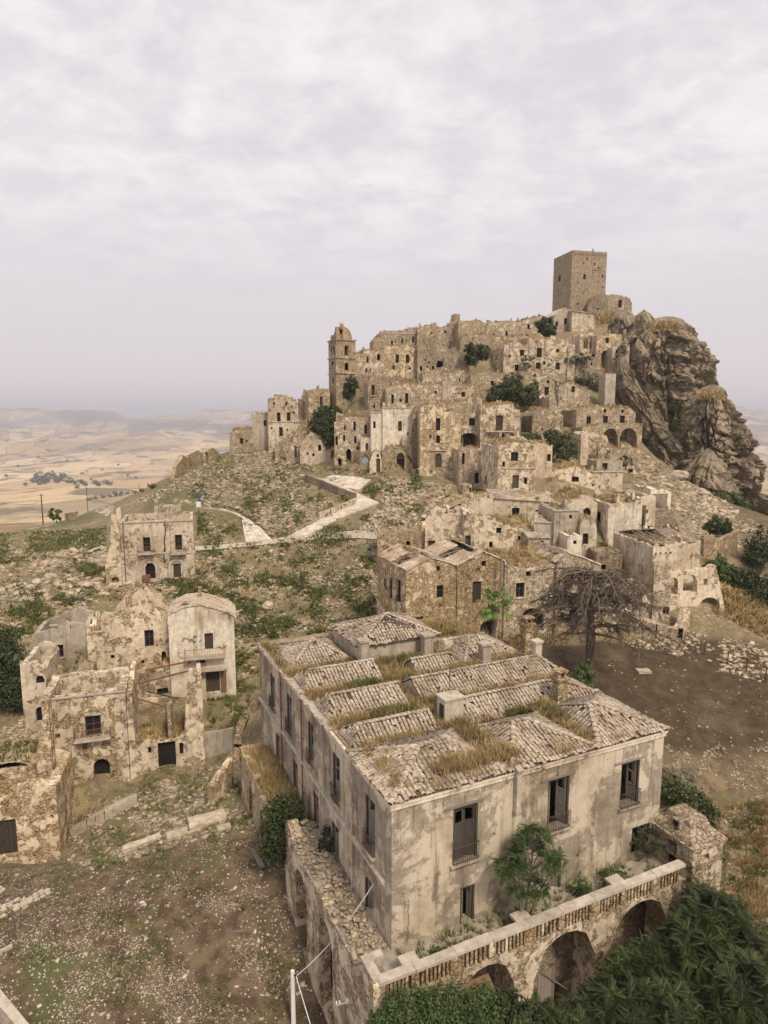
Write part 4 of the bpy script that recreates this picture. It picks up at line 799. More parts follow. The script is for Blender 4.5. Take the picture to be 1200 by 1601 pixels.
def gz(x, y):
    x = np.asarray(x, float); y = np.asarray(y, float)
    fi = np.clip(np.log(np.maximum(np.hypot(x, y), 17.01)/17)/math.log(16000/17)*(NR-1), 0, NR-1.001); fj = np.clip((np.arctan2(x, y)-ANG[0])/(ANG[1]-ANG[0]), 0, NA-1.001)
    i = fi.astype(int); j = fj.astype(int); a = fi-i; b = fj-j
    return (GZ[i, j]*(1-b)+GZ[i, j+1]*b)*(1-a)+(GZ[i+1, j]*(1-b)+GZ[i+1, j+1]*b)*a
def gz1(x, y): return float(gz(np.array([x]), np.array([y]))[0])
def hits(px, py, far=420):
    """points of the ground under pixels"""
    px = np.asarray(px, float); py = np.asarray(py, float); a = (px-600)/FPX; b = -(py-800.5)/FPX
    D_ = np.c_[a, CP+b*SP, -SP+b*CP]; ts = 20*np.exp(np.linspace(0, math.log(far/20), 420)); out = np.full((len(px), 3), np.nan); done = np.zeros(len(px), bool)
    prev = None
    for t_ in ts:
        q = D_*t_; dz = q[:, 2]-gz(q[:, 0], q[:, 1]); h_ = (dz < 0) & ~done
        if prev is not None and h_.any():
            f_ = (prev[1][h_]/(prev[1][h_]-dz[h_]+1e-9))[:, None]; out[h_] = prev[0][h_]*(1-f_)+q[h_]*f_; done |= h_
        prev = (q, dz)
    return out
def hit(x, y, far=420):
    return hits([x], [y], far)[0]
def inpoly(px, py, poly):
    c = np.zeros(len(px), bool); n = len(poly)
    for i in range(n):
        x1, y1 = poly[i]; x2, y2 = poly[(i+1) % n]
        if y1 == y2: continue
        c ^= ((y1 > py) != (y2 > py)) & (px < (x2-x1)*(py-y1)/(y2-y1)+x1)
    return c
def pxsample(poly, n, rg, bias=None):
    a = np.array(poly, float); lo = a.min(0); hi = a.max(0); X = []; 
    while sum(len(q) for q in X) < n:
        q = lo+(hi-lo)*rg.random((n*3, 2)); q = q[inpoly(q[:, 0], q[:, 1], poly)]
        if bias is not None: q = q[rg.random(len(q)) < bias(q[:, 0], q[:, 1])]
        X.append(q)
    return np.concatenate(X)[:n]
def project(x, y, z):
    d = y*CP-z*SP; d = np.where(d > 1, d, 1); return 600+FPX*x/d, 800.5-FPX*(y*SP+z*CP)/d
PATHS = [[(310, 790), (360, 792), (400, 814), (430, 846), (376, 850), (376, 825), (350, 806), (312, 799)], [(440, 842), (505, 808), (554, 786), (500, 756), (455, 744), (480, 738), (560, 745), (585, 750), (560, 772), (600, 788), (530, 816), (480, 842)]]
TRACK = [(300, 855), (380, 849), (480, 836), (560, 830), (605, 830), (605, 847), (560, 844), (480, 847), (380, 858), (300, 864)]
qx, qy = project(gx, gy, gz_); nr_ = (np.hypot(gx, gy) < 160)&(np.hypot(gx, gy) > 85)
for p_ in PATHS+[TRACK]: gz_ = gz_-.30*(inpoly(qx, qy, p_) & nr_)
GZ = gz_.reshape(NR, NA)
jj, ii = np.meshgrid(np.arange(NA-1), np.arange(NR-1)); k0 = (ii*NA+jj).ravel()
ground = npmesh('ground', np.c_[gx, gy, gz_], np.c_[k0, k0+1, k0+NA+1, k0+NA], M['ground'], smooth=True, kind='structure')
qx, qy = project(gx, gy, gz_); rr_ = np.hypot(gx, gy)
soil = (sstep(gx, 15, 18)*sstep(-gy, -69, -66)*sstep(gy, 50.5, 52.5)).astype(np.float32)
slope_r = sstep(gx-.42*gy, 8, 16)*sstep(gy, 74, 84)*.55*(rr_ < 240)
yard = sstep(-gx-0*gy, 1, 3)*sstep(-gy, -49, -43); green = sstep(-gx, 14, 26)*sstep(gy, 72, 84)*sstep(-gy, -175, -140)*sstep(vnoise(gx/14, gy/14), .3, .65)
soil = np.maximum(soil, .4*sstep(gx, 14, 17)*sstep(gy, 45, 47)*sstep(-gy, -53, -51))
colz = np.c_[np.maximum(soil, slope_r), green, yard, np.ones(len(gx))].astype(np.float32)
ca = ground.data.color_attributes.new('zone', 'FLOAT_COLOR', 'POINT'); ca.data.foreach_set('color', colz.ravel())

# ------------------------------------------------------------------ haze
hz = MB(); hz.box((0, 5000, -75), (44000, 40000, 1150))
m = bpy.data.materials.new('haze'); m.use_nodes = True; t = NT(m.node_tree); t.n.remove(t.n['Principled BSDF'])
pvv = t.add('ShaderNodeVolumePrincipled', {'Color': (.87, .88, .99, 1), 'Density': .000125, 'Anisotropy': .1}); t.l.new(pvv.outputs[0], t.n['Material Output'].inputs['Volume'])
hz.build('haze', m, kind='stuff')

for k in HOUSES: build_house(k)
# ------------------------------------------------------------------ crags
def crag(name, levels, Y, depth, seed, amp=1.6, nth=220, nz=150):
    lv = []
    for y, xl, xr in levels:
        a = P(xl, y, Y); b = P(xr, y, Y); lv.append((a[2], (a[0]+b[0])/2, (b[0]-a[0])/2))
    lv.sort(); z = np.array([l[0] for l in lv]); t_ = np.linspace(0, 1, nz); zz_ = z[0]-14+(z[-1]-z[0]+14)*t_
    cx_ = np.interp(zz_, z, [l[1] for l in lv]); hw = np.interp(zz_, z, [l[2] for l in lv])
    th = np.linspace(0, 2*math.pi, nth, endpoint=False); X = []; 
    T_, Z_ = np.meshgrid(th, zz_); CX = cx_[:, None]; HW = hw[:, None]
    c, s = np.cos(T_), np.sin(T_); pw = .75
    ux = np.sign(c)*np.abs(c)**pw; uy = np.sign(s)*np.abs(s)**pw
    arc = T_*HW.mean()
    wx = np.cos(T_)*HW.mean(); wy = np.sin(T_)*HW.mean()
    rdg = lambda q: .5-np.abs(q)*2
    w1 = fbm(wx/9+seed, wy/9+Z_/20, 3)*6; w2 = fbm(wx/8+seed+30, wy/8-Z_/18, 3)*6
    n_ = fbm((wx+w1*.4)/6+seed, (wy+w2*.4)/6+Z_/16, 4)*2.8+fbm(wx/1.3+Z_/2.1, wy/1.3-Z_/2.5+seed, 5)*1.5
    i1, e1 = cells((wx+wy*.6+w1*.25)/3.6+seed, (Z_+w2*.5+wy*.7+wx*.25)/6.5, seed); i2, e2 = cells((wx-wy+w2*.3)/1.7+9, (Z_+w1*.3-wx*.3)/2.8, seed+1); i3, e3 = cells((wx+wy)/.8, (Z_+wx*.2)/1.1, seed+2)
    bed_ = np.floor((Z_+wx*.22+fbm(wx/5, wy/5+3, 3)*3)/2.3); bed_ = np.modf(np.abs(np.sin(bed_*12.9898+seed)*43758.5))[0]
    fis = np.clip(.035-np.abs(fbm((wx+w1*.5)/3.6+11, (wy+w2*.5)/3.6+Z_/34, 3)), 0, .035)/.035
    n_ = n_*.85+(i1-.5)*3.2-1.2*np.clip(.10-e1, 0, .10)/.10+(i2-.5)*1.7-.5*np.clip(.10-e2, 0, .10)/.10+(i3-.5)*.7+(bed_-.5)*1.1-1.6*fis-.4
    dsp = n_*amp*np.clip(HW/8, .25, 1)*np.clip((1-t_[:, None])*9, .15, 1)
    dep = np.minimum(HW*1.1, depth)
    V = np.stack([CX+ux*(HW+dsp*.8-.5), Y+uy*(dep+dsp), Z_+fbm(wx/2+3, wy/2+Z_/3, 3)*.8], 2).reshape(-1, 3)
    F = []; i, j = np.meshgrid(np.arange(nz-1), np.arange(nth), indexing='ij'); k = (i*nth+j).ravel(); k2 = (i*nth+(j+1) % nth).ravel()
    top = len(V); V = np.r_[V, [[cx_[-1], Y, zz_[-1]+.4]]]
    Fq = np.c_[k, k2, k2+nth, k+nth]; ft = np.arange(nth)+(nz-1)*nth; Ft = np.c_[ft, np.roll(ft, -1), np.full(nth, top), np.full(nth, top)]
    me = bpy.data.meshes.new(name); me.from_pydata(V.tolist(), [], Fq.tolist()+[[a, b, c_] for a, b, c_, _ in Ft.tolist()]); me.materials.append(M['rock'])
    return link(name, me, kind='structure')
crag('rock_cliff', [(498, 1020, 1052), (504, 998, 1064), (517, 968, 1076), (540, 956, 1087), (565, 952, 1095), (600, 954, 1098), (640, 966, 1099), (690, 982, 1098), (740, 1000, 1102), (790, 1010, 1110)], 190, 24, 3, 1.35, 330, 230)
crag('rock_cliff', [(560, 962, 978), (585, 956, 990), (610, 962, 1000), (640, 982, 1018), (662, 990, 1036), (700, 1000, 1064), (735, 1010, 1080)], 170, 13, 41, 1.2, 200, 140)
crag('rock_cliff', [(484, 972, 979), (490, 960, 988), (500, 953, 996), (520, 948, 1002), (560, 948, 1004), (600, 950, 1008)], 190, 7, 9, .9, 130, 90)
crag('rock_cliff', [(486, 1002, 1010), (492, 993, 1017), (505, 988, 1026), (540, 984, 1034), (600, 984, 1040)], 182, 7, 14, .9, 130, 90)
crag('rock_cliff', [(602, 1108, 1118), (608, 1094, 1130), (622, 1083, 1138), (645, 1071, 1147), (680, 1062, 1159), (720, 1058, 1168), (755, 1070, 1176), (790, 1098, 1190), (830, 1130, 1214)], 165, 15, 21, 1.3, 280, 200)
crag('rock_cliff', [(702, 1104, 1112), (712, 1092, 1120), (740, 1069, 1134), (770, 1064, 1148), (800, 1078, 1162)], 152, 8, 31, 1.0, 160, 110)

# ------------------------------------------------------------------ the keep and the bell tower
kp = H('tall square stone keep on the summit of the crag', 891, 945, (484, 478), 391, 222, 14, 12.2, mat='tower_stone', roof='flat', name='stone_keep', cat='tower', jag=.05, found=8, noctl=1, hump=.05, grass=.0, th=1.2,
  top=[(891, 391), (945, 394.5)], w=[(911.5, 428.5, 915.5, 437, 'sa')], lw=[(872.5, 430, 876, 440, 'sa')])
r_ = build_house(kp); f = kp['f']
g = MB(); W_ = kp['W']; zt = f.uv(891, 391)[1]
for i in range(26):
    for j in range(2): g.box((.3+(W_-.6)*i/25+.12*j, -.06, zt-1.1+j*.42), (.22, .12, .3))
g.build('corbel', M['tower_stone'], r_)
u0, z1 = f.uv(926.5, 422.5); u1, z0 = f.uv(936, 444)
g = MB(); g.box((u0, -.04, (z0+z1)/2+.7), (.12, .2, z1-z0-1.4)); g.box((u1, -.04, (z0+z1)/2), (.3, .22, z1-z0)); g.box(((u0+u1)/2, -.05, z1+.06), (u1-u0+.3, .2, .16)); g.build('blind_niche', M['tower_stone'], r_)
bt = H('square bell tower with broken dome left of the church', 526, 556, (645, 640), 508, 168, 25, 5.4, mat='stone_warm', roof='none', floor=14, name='bell_tower', cat='tower', jag=.05, found=8, noctl=1, grass=0,
  top=[(526, 531), (556, 531)], w=[(538.5, 540, 544.5, 556, 'oa'), (538.5, 567, 544.5, 579, 'oa'), (520, 591, 523, 600)], lw=[(517, 541, 519, 554, 'sa'), (520.5, 541, 523, 554, 'sa'), (518, 565, 521, 571), (519, 591, 521.5, 600)])
r_ = build_house(bt); f = bt['f']; W_ = bt['W']; D = 5.4
zt = f.uv(526, 531)[1]
for y in (531, 559, 583):
    z = f.uv(526, y)[1]; g = MB(); g.box((W_/2, D/2, z), (W_+.5, D+.5, .28)); g.build('cornice', M['stone_warm'], r_)
zd = f.uv(540, 509)[1]-zt; nn = 20; g = MB()
prof = [(2.45*math.cos(a), zd*math.sin(a)) for a in np.linspace(0, math.pi/2*.96, 8)]
b = len(g.v); rs = random.Random(4)
for r0, z0 in prof:
    for k in range(nn+1):
        a = -math.pi*.62+2*math.pi*.80*k/nn; g.v.append((W_/2+.2+r0*math.cos(a), D/2+r0*math.sin(a), zt+.14+z0*(1-(.16*rs.random() if k in (0, nn) else 0))))
for i in range(len(prof)-1):
    for k in range(nn): q = b+i*(nn+1)+k; g.f.append([q, q+1, q+nn+2, q+nn+1])
g.build('dome', M['brick_warm'], r_, smooth=True)
g = MB(); g.lathe((W_/2, D/2, zt+zd), [(.55, -.6), (.5, .5), (.62, .6), (.45, .9), (.2, 1.15)], 8); g.build('lantern', M['brick_warm'], r_)
g = MB(); g.box((.55, .6, zt+1.3), (.9, .9, 2.5)); g.box((.5, .6, zt+2.8), (.7, .8, .7)); g.box((.2, 2.4, zt+.7), (.6, 2.2, 1.2)); g.build('broken_pillar', M['brick_warm'], r_)
g = MB(); g.lathe((W_/2, D/2, zt), [(2.2, -.02), (1.7, .9), (.9, 1.6), (.2, 1.9)], 12); g.build('rubble_fill', M['roof_earth'], r_)

# extra parts on some houses
for k in HOUSES:
    if 'balc' in k:
        px, py, wp = k['balc']; u, z = k['f'].uv(px, py); balcony(k['root'], u, wp/FPX*k['f'].O[1], z, .8)
    if 'bal2' in k:
        a = k['bal2']
        for px, py, wp, rail in ((a[0], a[1], a[2]-6, True), (a[3], a[4], a[5], False)):
            u, z = k['f'].uv(px, py); balcony(k['root'], u, wp/FPX*k['f'].O[1], z, .9, rail)
        f = k['f']; u0, z0 = f.uv(345, 1082); z1 = f.uv(345, 1046)[1]; g = MB(); g.box((u0+.33, -.05, (z0+z1)/2), (.62, .05, z1-z0)); g.build('door', M['wood_brown'], k['root'])
    if 'villa' in k:
        f = k['f']; rt = k['root']
        for cx_, wp in ((229, 25), (279, 25)):
            u, z = f.uv(cx_, 864); w_ = wp/FPX*f.O[1]; balcony(rt, u, w_, z, .8, True)
        for cx_, y0, y1, wp in ((235, 872, 905, 28), (277, 874, 903, 25)):      # stone surrounds of the arched doors
            u, z0 = f.uv(cx_, y1); z1 = f.uv(cx_, y0)[1]; r0 = wp/2/FPX*f.O[1]; g = MB(); n = 9
            for sgn in (-1, 1): g.box((u+sgn*(r0-.1), -.05, z0+(z1-z0-r0)/2), (.3, .12, z1-z0-r0))
            for i in range(n):
                a = math.pi*(i+.5)/n; g.box((u+(r0-.1)*math.cos(a), -.05, z1-r0+(r0-.1)*math.sin(a)), (.3, .12, math.pi*r0/n*1.04), m=Matrix.Rotation(-a, 3, 'Y'))
            g.build('door_surround', M['coping'], rt)
        g = MB(); u0 = f.uv(192, 900)[0]
        g.bar((f.uv(192, 862)[0], -.04, f.uv(192, 866)[1]), (f.uv(305, 862)[0], -.04, f.uv(305, 863)[1]), .1, .2); g.build('string_course', M['plaster'] , rt)
        g = MB(); u, _ = f.uv(192.5, 850); g.tube([(u+.1, -.12, -1), (u+.1, -.12, f.uv(192, 815)[1])], .07, 6); g.build('downpipe', M['rust'], rt)
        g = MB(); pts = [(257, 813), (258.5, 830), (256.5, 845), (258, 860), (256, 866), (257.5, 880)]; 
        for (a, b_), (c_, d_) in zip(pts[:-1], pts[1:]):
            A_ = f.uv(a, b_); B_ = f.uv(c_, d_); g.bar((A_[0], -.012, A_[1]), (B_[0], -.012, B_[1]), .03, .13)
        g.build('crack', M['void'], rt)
        g = MB(); 
        for px, y0, y1, wd in ((243, 788, 818, .5), (250, 797, 818, .4), (262, 797, 812, 1.4), (275, 798, 812, 1.2)):
            u, z0 = f.uv(px, y1); z1 = f.uv(px, y0)[1]; g.box((u, 3.5, (z0+z1)/2), (wd, .5, z1-z0+.6)); 
        g.box((f.uv(268, 800)[0], 3.5, f.uv(268, 797)[1]), (2.4, .52, .3)); g.build('inner_wall', M['plaster'], rt)
    if 'palace' in k:
        f = k['f']; rt = k['root']; u, z = f.uv(146, 1151); balcony(rt, u, 57/FPX*f.O[1], z, .75, True)
        r0 = 27/FPX*f.O[1]; z1 = f.uv(146, 1106)[1]; z0 = f.uv(146, 1150)[1]; g = MB(); n = 11
        for sgn in (-1, 1): g.box((u+sgn*r0, -.04, (z0+z1-r0)/2+z0*0), (.4, .2, max(.1, (z1-r0)-z0)))
        for i in range(n):
            a = math.pi*(i+.5)/n; g.box((u+r0*math.cos(a), -.04, z1-r0+r0*math.sin(a)), (.4, .2, math.pi*r0/n*1.04), m=Matrix.Rotation(-a, 3, 'Y'))
        g.build('arch_surround', M['brick_warm'], rt)
        for px in (84, 181):
            u_, z0 = f.uv(px, 1232); g = MB(); g.box((u_, -.06, (z0+f.uv(px, 1092)[1])/2), (.5, .12, f.uv(px, 1092)[1]-z0)); g.build('pilaster', M['brick_warm'], rt)
    if 'room' in k:
        f = k['f']; rt = k['root']
        for (a, b_, va, vb) in (((212, 1080), (294, 1068), 2.5, 4), ((224, 1073), (294, 1064), 5, 6)):
            A_ = f.uv(*a); B_ = f.uv(*b_); g = MB(); g.bar((A_[0], va, A_[1]-.3), (B_[0], vb, B_[1]-.3), .12, .16)
            o = g.build('beam', M['rust'], rt)
        g = MB(); g.bar((.4, 1.2, 7.2), (3.4, 2.6, 5.2), .11, .15); g.build('beam', M['rust'], rt)
        g = MB(); g.bar((1.6, 3.0, 6.9), (4.6, 3.3, 5.6), .1, .1); g.build('beam', M['wood_dark'], rt)
    if 'blue' in k:
        f = k['f']; a = f.uv(565.5, 712); b = f.uv(576.5, 728); g = MB(); g.box(((a[0]+b[0])/2, .38, (a[1]+b[1])/2), (b[0]-a[0], .05, a[1]-b[1])); g.build('niche_back', M['blue_plaster'], k['root'])
    if 'pedimented door' in k['label'] and k['x'][0] == 656:
        f = k['f']; rt = k['root']; A_, B_, C_ = f.uv(672, 704), f.uv(697, 704), f.uv(684.5, 695); g = MB()
        g.bar((A_[0], -.08, A_[1]), (C_[0], -.08, C_[1]), .16, .16); g.bar((B_[0], -.08, B_[1]), (C_[0], -.08, C_[1]), .16, .16); g.bar((A_[0], -.08, A_[1]-.05), (B_[0], -.08, B_[1]-.05), .18, .14); g.build('pediment', M['coping'], rt)
        a = f.uv(692, 712); b = f.uv(697, 720); g = MB(); g.box(((a[0]+b[0])/2, -.03, (a[1]+b[1])/2), (b[0]-a[0], .05, a[1]-b[1])); g.build('plaque', M['blue_plaster'], rt)
    if 'white cube house' in k['label'] and k['x'][0] == 598:
        f = k['f']; rt = k['root']; g = MB(); u1, z1 = f.uv(628, 678); u2, z2 = f.uv(646, 702)
        n = 12
        for i in range(n): g.box((u1+(u2-u1)*(i+.5)/n, -.6, z1+(z2-z1)*(i+1)/n-1.2), ((u2-u1)/n, 1.2, 2.4))
        g.build('stair', M['plaster'], rt)

for k in HOUSES:
    if k.get('rafters'):
        W_, D = k['W'], k['D']; z = k['f'].uv(1050, 852)[1]; g = MB(); rs = random.Random(5)
        for i in range(14): u = .3+(W_-.6)*i/13; g.bar((u, .2, z+.05), (u+rs.uniform(-.3, .3), D*.6, z+.75+rs.uniform(-.4, .2)), .09, .12)
        g.build('rafter', M['wood_grey'], k['root']); r_ = MB(); corrugated(r_, (W_*.45, .3, z+.22), (W_-.2, .3, z+.22), (W_-.2, D*.6, z+.95), (W_*.6, D*.6, z+.95)); r_.build('roof', M['tile'], k['root']); r_ = MB(); corrugated(r_, (.4, D*.62, z+.95), (W_-.4, D*.62, z+.95), (W_-.4, D-.2, z+.2), (.4, D-.2, z+.2)); r_.build('roof', M['tile'], k['root'])
# ------------------------------------------------------------------ the palace
PF = Fac(612, 1490, 29.797, 24.956); PO = np.array([.374, 29.797, -26.5]); PF.O = PO
pal = thing('palace', 'long two-storey palace with many tiled hip roofs in the foreground', 'palace', PO, PF.yaw)
U_, V_ = PF.d, PF.n
def lw_(u, v, z): return PO+U_*u+V_*v+np.array([0, 0, z])
LU, LV, EV = 18.2, 25.7, 8.0
fops = [(3.5, 5.0, 3.75, 6.8, 0), (9.55, 11.05, 3.85, 6.85, 0), (14.9, 16.35, 3.85, 6.6, 0), (4.0, 4.9, .08, 2.2, 0), (9.7, 10.7, .08, 2.1, 0), (16.0, 17.5, .08, 2.25, 0)]
lops = [(2.0, 3.25, 3.9, 6.85, 0), (6.95, 8.2, 3.95, 6.85, 0), (11.8, 12.9, 4.0, 6.85, 0), (16.6, 17.8, 4.0, 6.8, 0), (21.0, 22.3, 4.0, 6.7, 0), (2.2, 3.4, .05, 2.1, .8), (7.3, 8.5, .05, 2.2, 0), (10.9, 12.0, .05, 2.3, 0), (15.4, 16.5, .05, 2.3, 0), (20.0, 21.1, .05, 2.3, 0)]
g = MB(); wall(g, (0, 0), (1, 0), (0, 1), LU, -6, [(0, EV), (LU, EV)], fops, .6, 0, 5)
wall(g, (0, .602), (0, 1), (1, 0), LV-1.204, -6, [(0, EV-.004), (LV, EV-.004)], [(a-.602, b-.602, c_, d_, e_) for a, b, c_, d_, e_ in lops], .6, 0, 6)
wall(g, (LU, .602), (0, 1), (-1, 0), LV-1.204, -6, [(0, EV-.004), (LV, EV-.004)], [], .6, 0, 7)
wall(g, (0, LV), (1, 0), (0, -1), LU, -6, [(0, EV), (LU, EV)], [], .6, 0, 8)
g.build('wall', M['palace_plaster'], pal)
def leafs(a, side, open_, wood='wood_grey', rail=True, mb_root=pal, half=False):
    """frame, two door leaves and a small railing in opening a; side 0 = front (u axis), 1 = left wall (v axis)"""
    s0, s1, z0, z1 = a[:4]; w_ = s1-s0; h = z1-z0
    mp = (lambda s, d, z: (s, d, z)) if side == 0 else (lambda s, d, z: (d, s, z))
    def bx(mb, s, d, z, ws, wd, wz, rot=0.0):
        mb.box(mp(s, d, z), (ws, wd, wz) if side == 0 else (wd, ws, wz), rz=rot if side == 0 else -rot)
    fr = MB()
    for s in (s0+.05, s1-.05): bx(fr, s, .13, (z0+z1)/2, .09, .16, h-.01)
    bx(fr, (s0+s1)/2, .13, z1-.06, w_-.21, .155, .1); fo = fr.build('window_frame_or_shade', M['wood_dark'], mb_root)
    for i, sg in enumerate((1, -1)):
        if half and i == 0: continue
        an = open_*(1 if i else .55); lw2 = w_/2-.11; hx = s0+.1 if sg > 0 else s1-.1
        c_, s_ = math.cos(an), math.sin(an); lf = MB()
        def at(t_): return hx+sg*t_*c_, .16+t_*s_
        for t0, t1 in ((.0, .1), (lw2-.1, lw2)):
            m_ = at((t0+t1)/2); bx(lf, m_[0], m_[1], (z0+z1)/2-.03, t1-t0, .05, h-.2, an*sg)
        for q in (.03, .38, .70, .97):
            m_ = at(lw2/2); bx(lf, m_[0], m_[1], z0+.06+(h-.24)*q, lw2-.2, .045, .11, an*sg)
        for q0, q1 in ((.03, .38), (.38, .70)):
            if (i+int(s0*3)) % 3 == 0 and q0 > .1: continue
            m_ = at(lw2/2); bx(lf, m_[0], m_[1]+.004, z0+.06+(h-.24)*(q0+q1)/2, lw2-.2, .02, (h-.24)*(q1-q0)-.11, an*sg)
        lf.build('shutter', M[wood], fo)
    if rail:
        rl = MB(); dd = -.16
        n = int(w_/.11)
        for i in range(n+1): bx(rl, s0+w_*i/n, dd, z0+.46, .022, .022, .92)
        for z in (z0+.06, z0+.93): bx(rl, (s0+s1)/2, dd, z, w_+.06, .03, .03)
        for s in (s0-.02, s1+.02):
            for z in (z0+.06, z0+.93): bx(rl, s, dd/2-.01, z, .025, .14, .025)
        rl.build('railing', M['iron'], mb_root)
        sl = MB(); bx(sl, (s0+s1)/2, -.1, z0-.06, w_+.35, .3, .1); sl.build('sill', M['palace_plaster'], mb_root)
for i, a in enumerate(fops[:3]): leafs(a, 0, (.25, 1.25, 1.3)[i], ('wood_dark', 'wood_grey', 'wood_grey')[i], True, half=(i == 2))
for a, op in ((fops[3], 1.2), (fops[4], .5), (fops[5], 1.4)): leafs(a, 0, op, 'wood_grey', False)
for i, a in enumerate(lops[:5]): leafs(a, 1, (.9, .2, .3, .5, .2)[i], 'wood_grey', True)
for i, a in enumerate(lops[5:]): leafs(a, 1, (.7, .4, .1, .1, .1)[i], 'wood_grey' if i < 2 else 'wood_brown', False)
# mouldings, cornice, pipes
g = MB(); g.box((LU/2, -.05, EV-.22), (LU+.2, .1, .2)); g.box((LU/2, -.07, EV-.02), (LU+.3, .18, .14)); g.box((-.05, LV/2, EV-.22), (.096, LV-.3, .2)); g.box((-.07, LV/2+.1, EV-.02), (.18, LV, .136)); g.build('eaves_cornice', M['plaster'], pal)
g = MB(); g.box((-.1, LV/2+.3, 3.32), (.2, LV-.8, .14)); g.box((-.05, LV/2+.3, 3.16), (.1, LV-.8, .16)); g.build('string_course', M['coping'], pal)
g = MB(); g.box((LU/2, -.012, 3.42), (LU-.1, .025, .09)); g.build('plaster_band', M['palace_plaster'], pal)
for a in fops[:3]:
    g = MB(); g.box(((a[0]+a[1])/2-.1, -.05, a[3]+.12), (a[1]-a[0]+.9, .1, .07)); g.build('lintel', M['wood_grey'], pal)
g = MB(); g.box((7.35, -.17, 6.9), (.26, .3, 2.1)); g.box((7.35, -.17, 8.05), (.36, .4, .5), m=Matrix.Rotation(.4, 3, 'X')); g.box((7.35, -.17, 5.82), (.34, .34, .16)); g.build('drain_chute', M['plaster_grey'], pal)
for v in (4.9, 9.6, 13.9, 18.9):
    g = MB(); g.tube([(-.14, v, -.2 if v < 10 else .2), (-.14, v, 4), (-.14, v+.04, 8.3)], .055, 7)
    for z in (1, 3, 5, 7): g.box((-.1, v, z), (.16, .16, .05))
    g.build('downpipe', M['rust'] if v > 10 else M['plaster_grey'], pal)
for u, z, h in ((.95, 2.6, 1.9), (2.9, 7.5, .5), (10.2, 7.55, .5), (15.9, 7.55, .4)):
    g = MB(); p_ = [(u+.05*math.sin(i*2.1), -.006, z-h*i/6) for i in range(7)]
    for a, b_ in zip(p_[:-1], p_[1:]): g.bar(a, b_, .015, .022)
    g.build('crack', M['void'], pal)
g = MB(); g.tube([(6.6, -.1, 3.2), (6.6, -.22, 3.05)], .07, 8); g.box((6.62, -.012, 2.3), (.16, .02, 1.5)); g.build('rust_spout', M['rust'], pal)

# roofs
def tile_mesh(seed):
    rs = random.Random(seed); L_ = .44; n = 4; v = []; f_ = []
    for e_, (y, r0, lift) in enumerate(((-.02, .128, .012), (L_, .098, .045))):
        for ring, rr0 in ((0, r0), (1, r0-.022)):
            for k in range(n+1):
                a = math.pi*k/n; v.append((rr0*math.cos(a), y, rr0*.78*math.sin(a)+lift*0+(.03 if e_ == 0 else -.004)))
    N = n+1
    for k in range(n): f_.append([k+1, k, 2*N+k, 2*N+k+1])
    for k in range(n): f_.append([k, k+1, N+k+1, N+k])
    f_.append([0, N, 3*N, 2*N]); f_.append([n, 2*N+n, 3*N+n, N+n])
    return v, f_
TV, TF = tile_mesh(1); TV = np.array(TV); TILES = []
def slope_frame(a, b, c):
    a, b, c = [Vector(q) for q in (a, b, c)]; x = (b-a).normalized(); n = x.cross(c-a).normalized()
    if n.z < 0: n = -n
    y = n.cross(x); 
    if (c-a).dot(y) < 0: y = -y; x = -x
    return a, x, y, n
def tile_slope(poly, roof, seed, chaos=.04, skip=.02, pitch=.25, course=.35):
    """poly: first edge is the eave; tiles laid up the slope"""
    o, x, y, n = slope_frame(poly[0], poly[1], poly[2]); rs = random.Random(seed)
    q = [((Vector(p)-o).dot(x), (Vector(p)-o).dot(y)) for p in poly]; xs = [p[0] for p in q]; ys = [p[1] for p in q]
    nx = int((max(xs)-min(xs))/pitch)+1; ny = int(max(ys)/course)+1; px = []; 
    for i in range(nx):
        xo = min(xs)+(i+.5)*pitch+rs.uniform(-.015, .015); ph = rs.uniform(-.06, .06)
        for j in range(ny):
            px.append((xo, j*course+ph))
    A_ = np.array(px); ins = inpoly(A_[:, 0], A_[:, 1]+.2, q)
    for (xx, yy) in A_[ins]:
        if rs.random() < skip: continue
        sag_ = .05*math.sin(xx*1.3+seed)*math.sin(yy*1.1+seed*.7)+(rs.gauss(0, .05) if rs.random() < .06 else 0)
        w_ = o+x*(xx+rs.gauss(0, chaos*.25))+y*(yy+rs.gauss(0, chaos))+n*(rs.uniform(.005, .03)+max(-.02, sag_))
        yaw = rs.gauss(0, chaos*1.3)+(rs.gauss(0, .3) if rs.random() < .04 else 0); m3 = Matrix((x, y, n)).transposed() @ Matrix.Rotation(yaw, 3, 'Z') @ Matrix.Rotation(rs.gauss(0, .02), 3, 'X')
        TILES.append((roof, Matrix.Translation(w_) @ m3.to_4x4()))
def ridge_tiles(a, b, roof):
    a, b = Vector(a), Vector(b); d = (b-a); L_ = d.length; d.normalize(); n = max(1, int(L_/.36)); up = Vector((0, 0, 1)); x = d.cross(up).normalized(); nn_ = x.cross(d)
    m3 = Matrix((x, d, nn_)).transposed() @ Matrix.Diagonal((1.45, 1.05, 1.3))
    for i in range(n):
        w_ = a+d*(L_*i/n)+nn_*.05
        TILES.append((roof, Matrix.Translation(w_) @ (m3 @ Matrix.Rotation(random.gauss(0, .05), 3, 'Z')).to_4x4()))
g = MB(); g.box((LU/2+.05, LV/2, EV+.02), (LU-.06, LV-.06, .16)); deck = g.build('roof_deck', M['roof_earth'], pal)
def roof_poly(polys, ridges, seed, name='roof', **k):
    g = MB()
    for p in polys: g.face([Vector(q)-Vector((0, 0, .015)) for q in p])
    r_ = g.build(name, M['tile_bed'], pal)
    for i, p in enumerate(polys): tile_slope(p, r_, seed+i, **k)
    for a, b in ridges: ridge_tiles(a, b, r_)
    return r_
Z0 = EV+.12
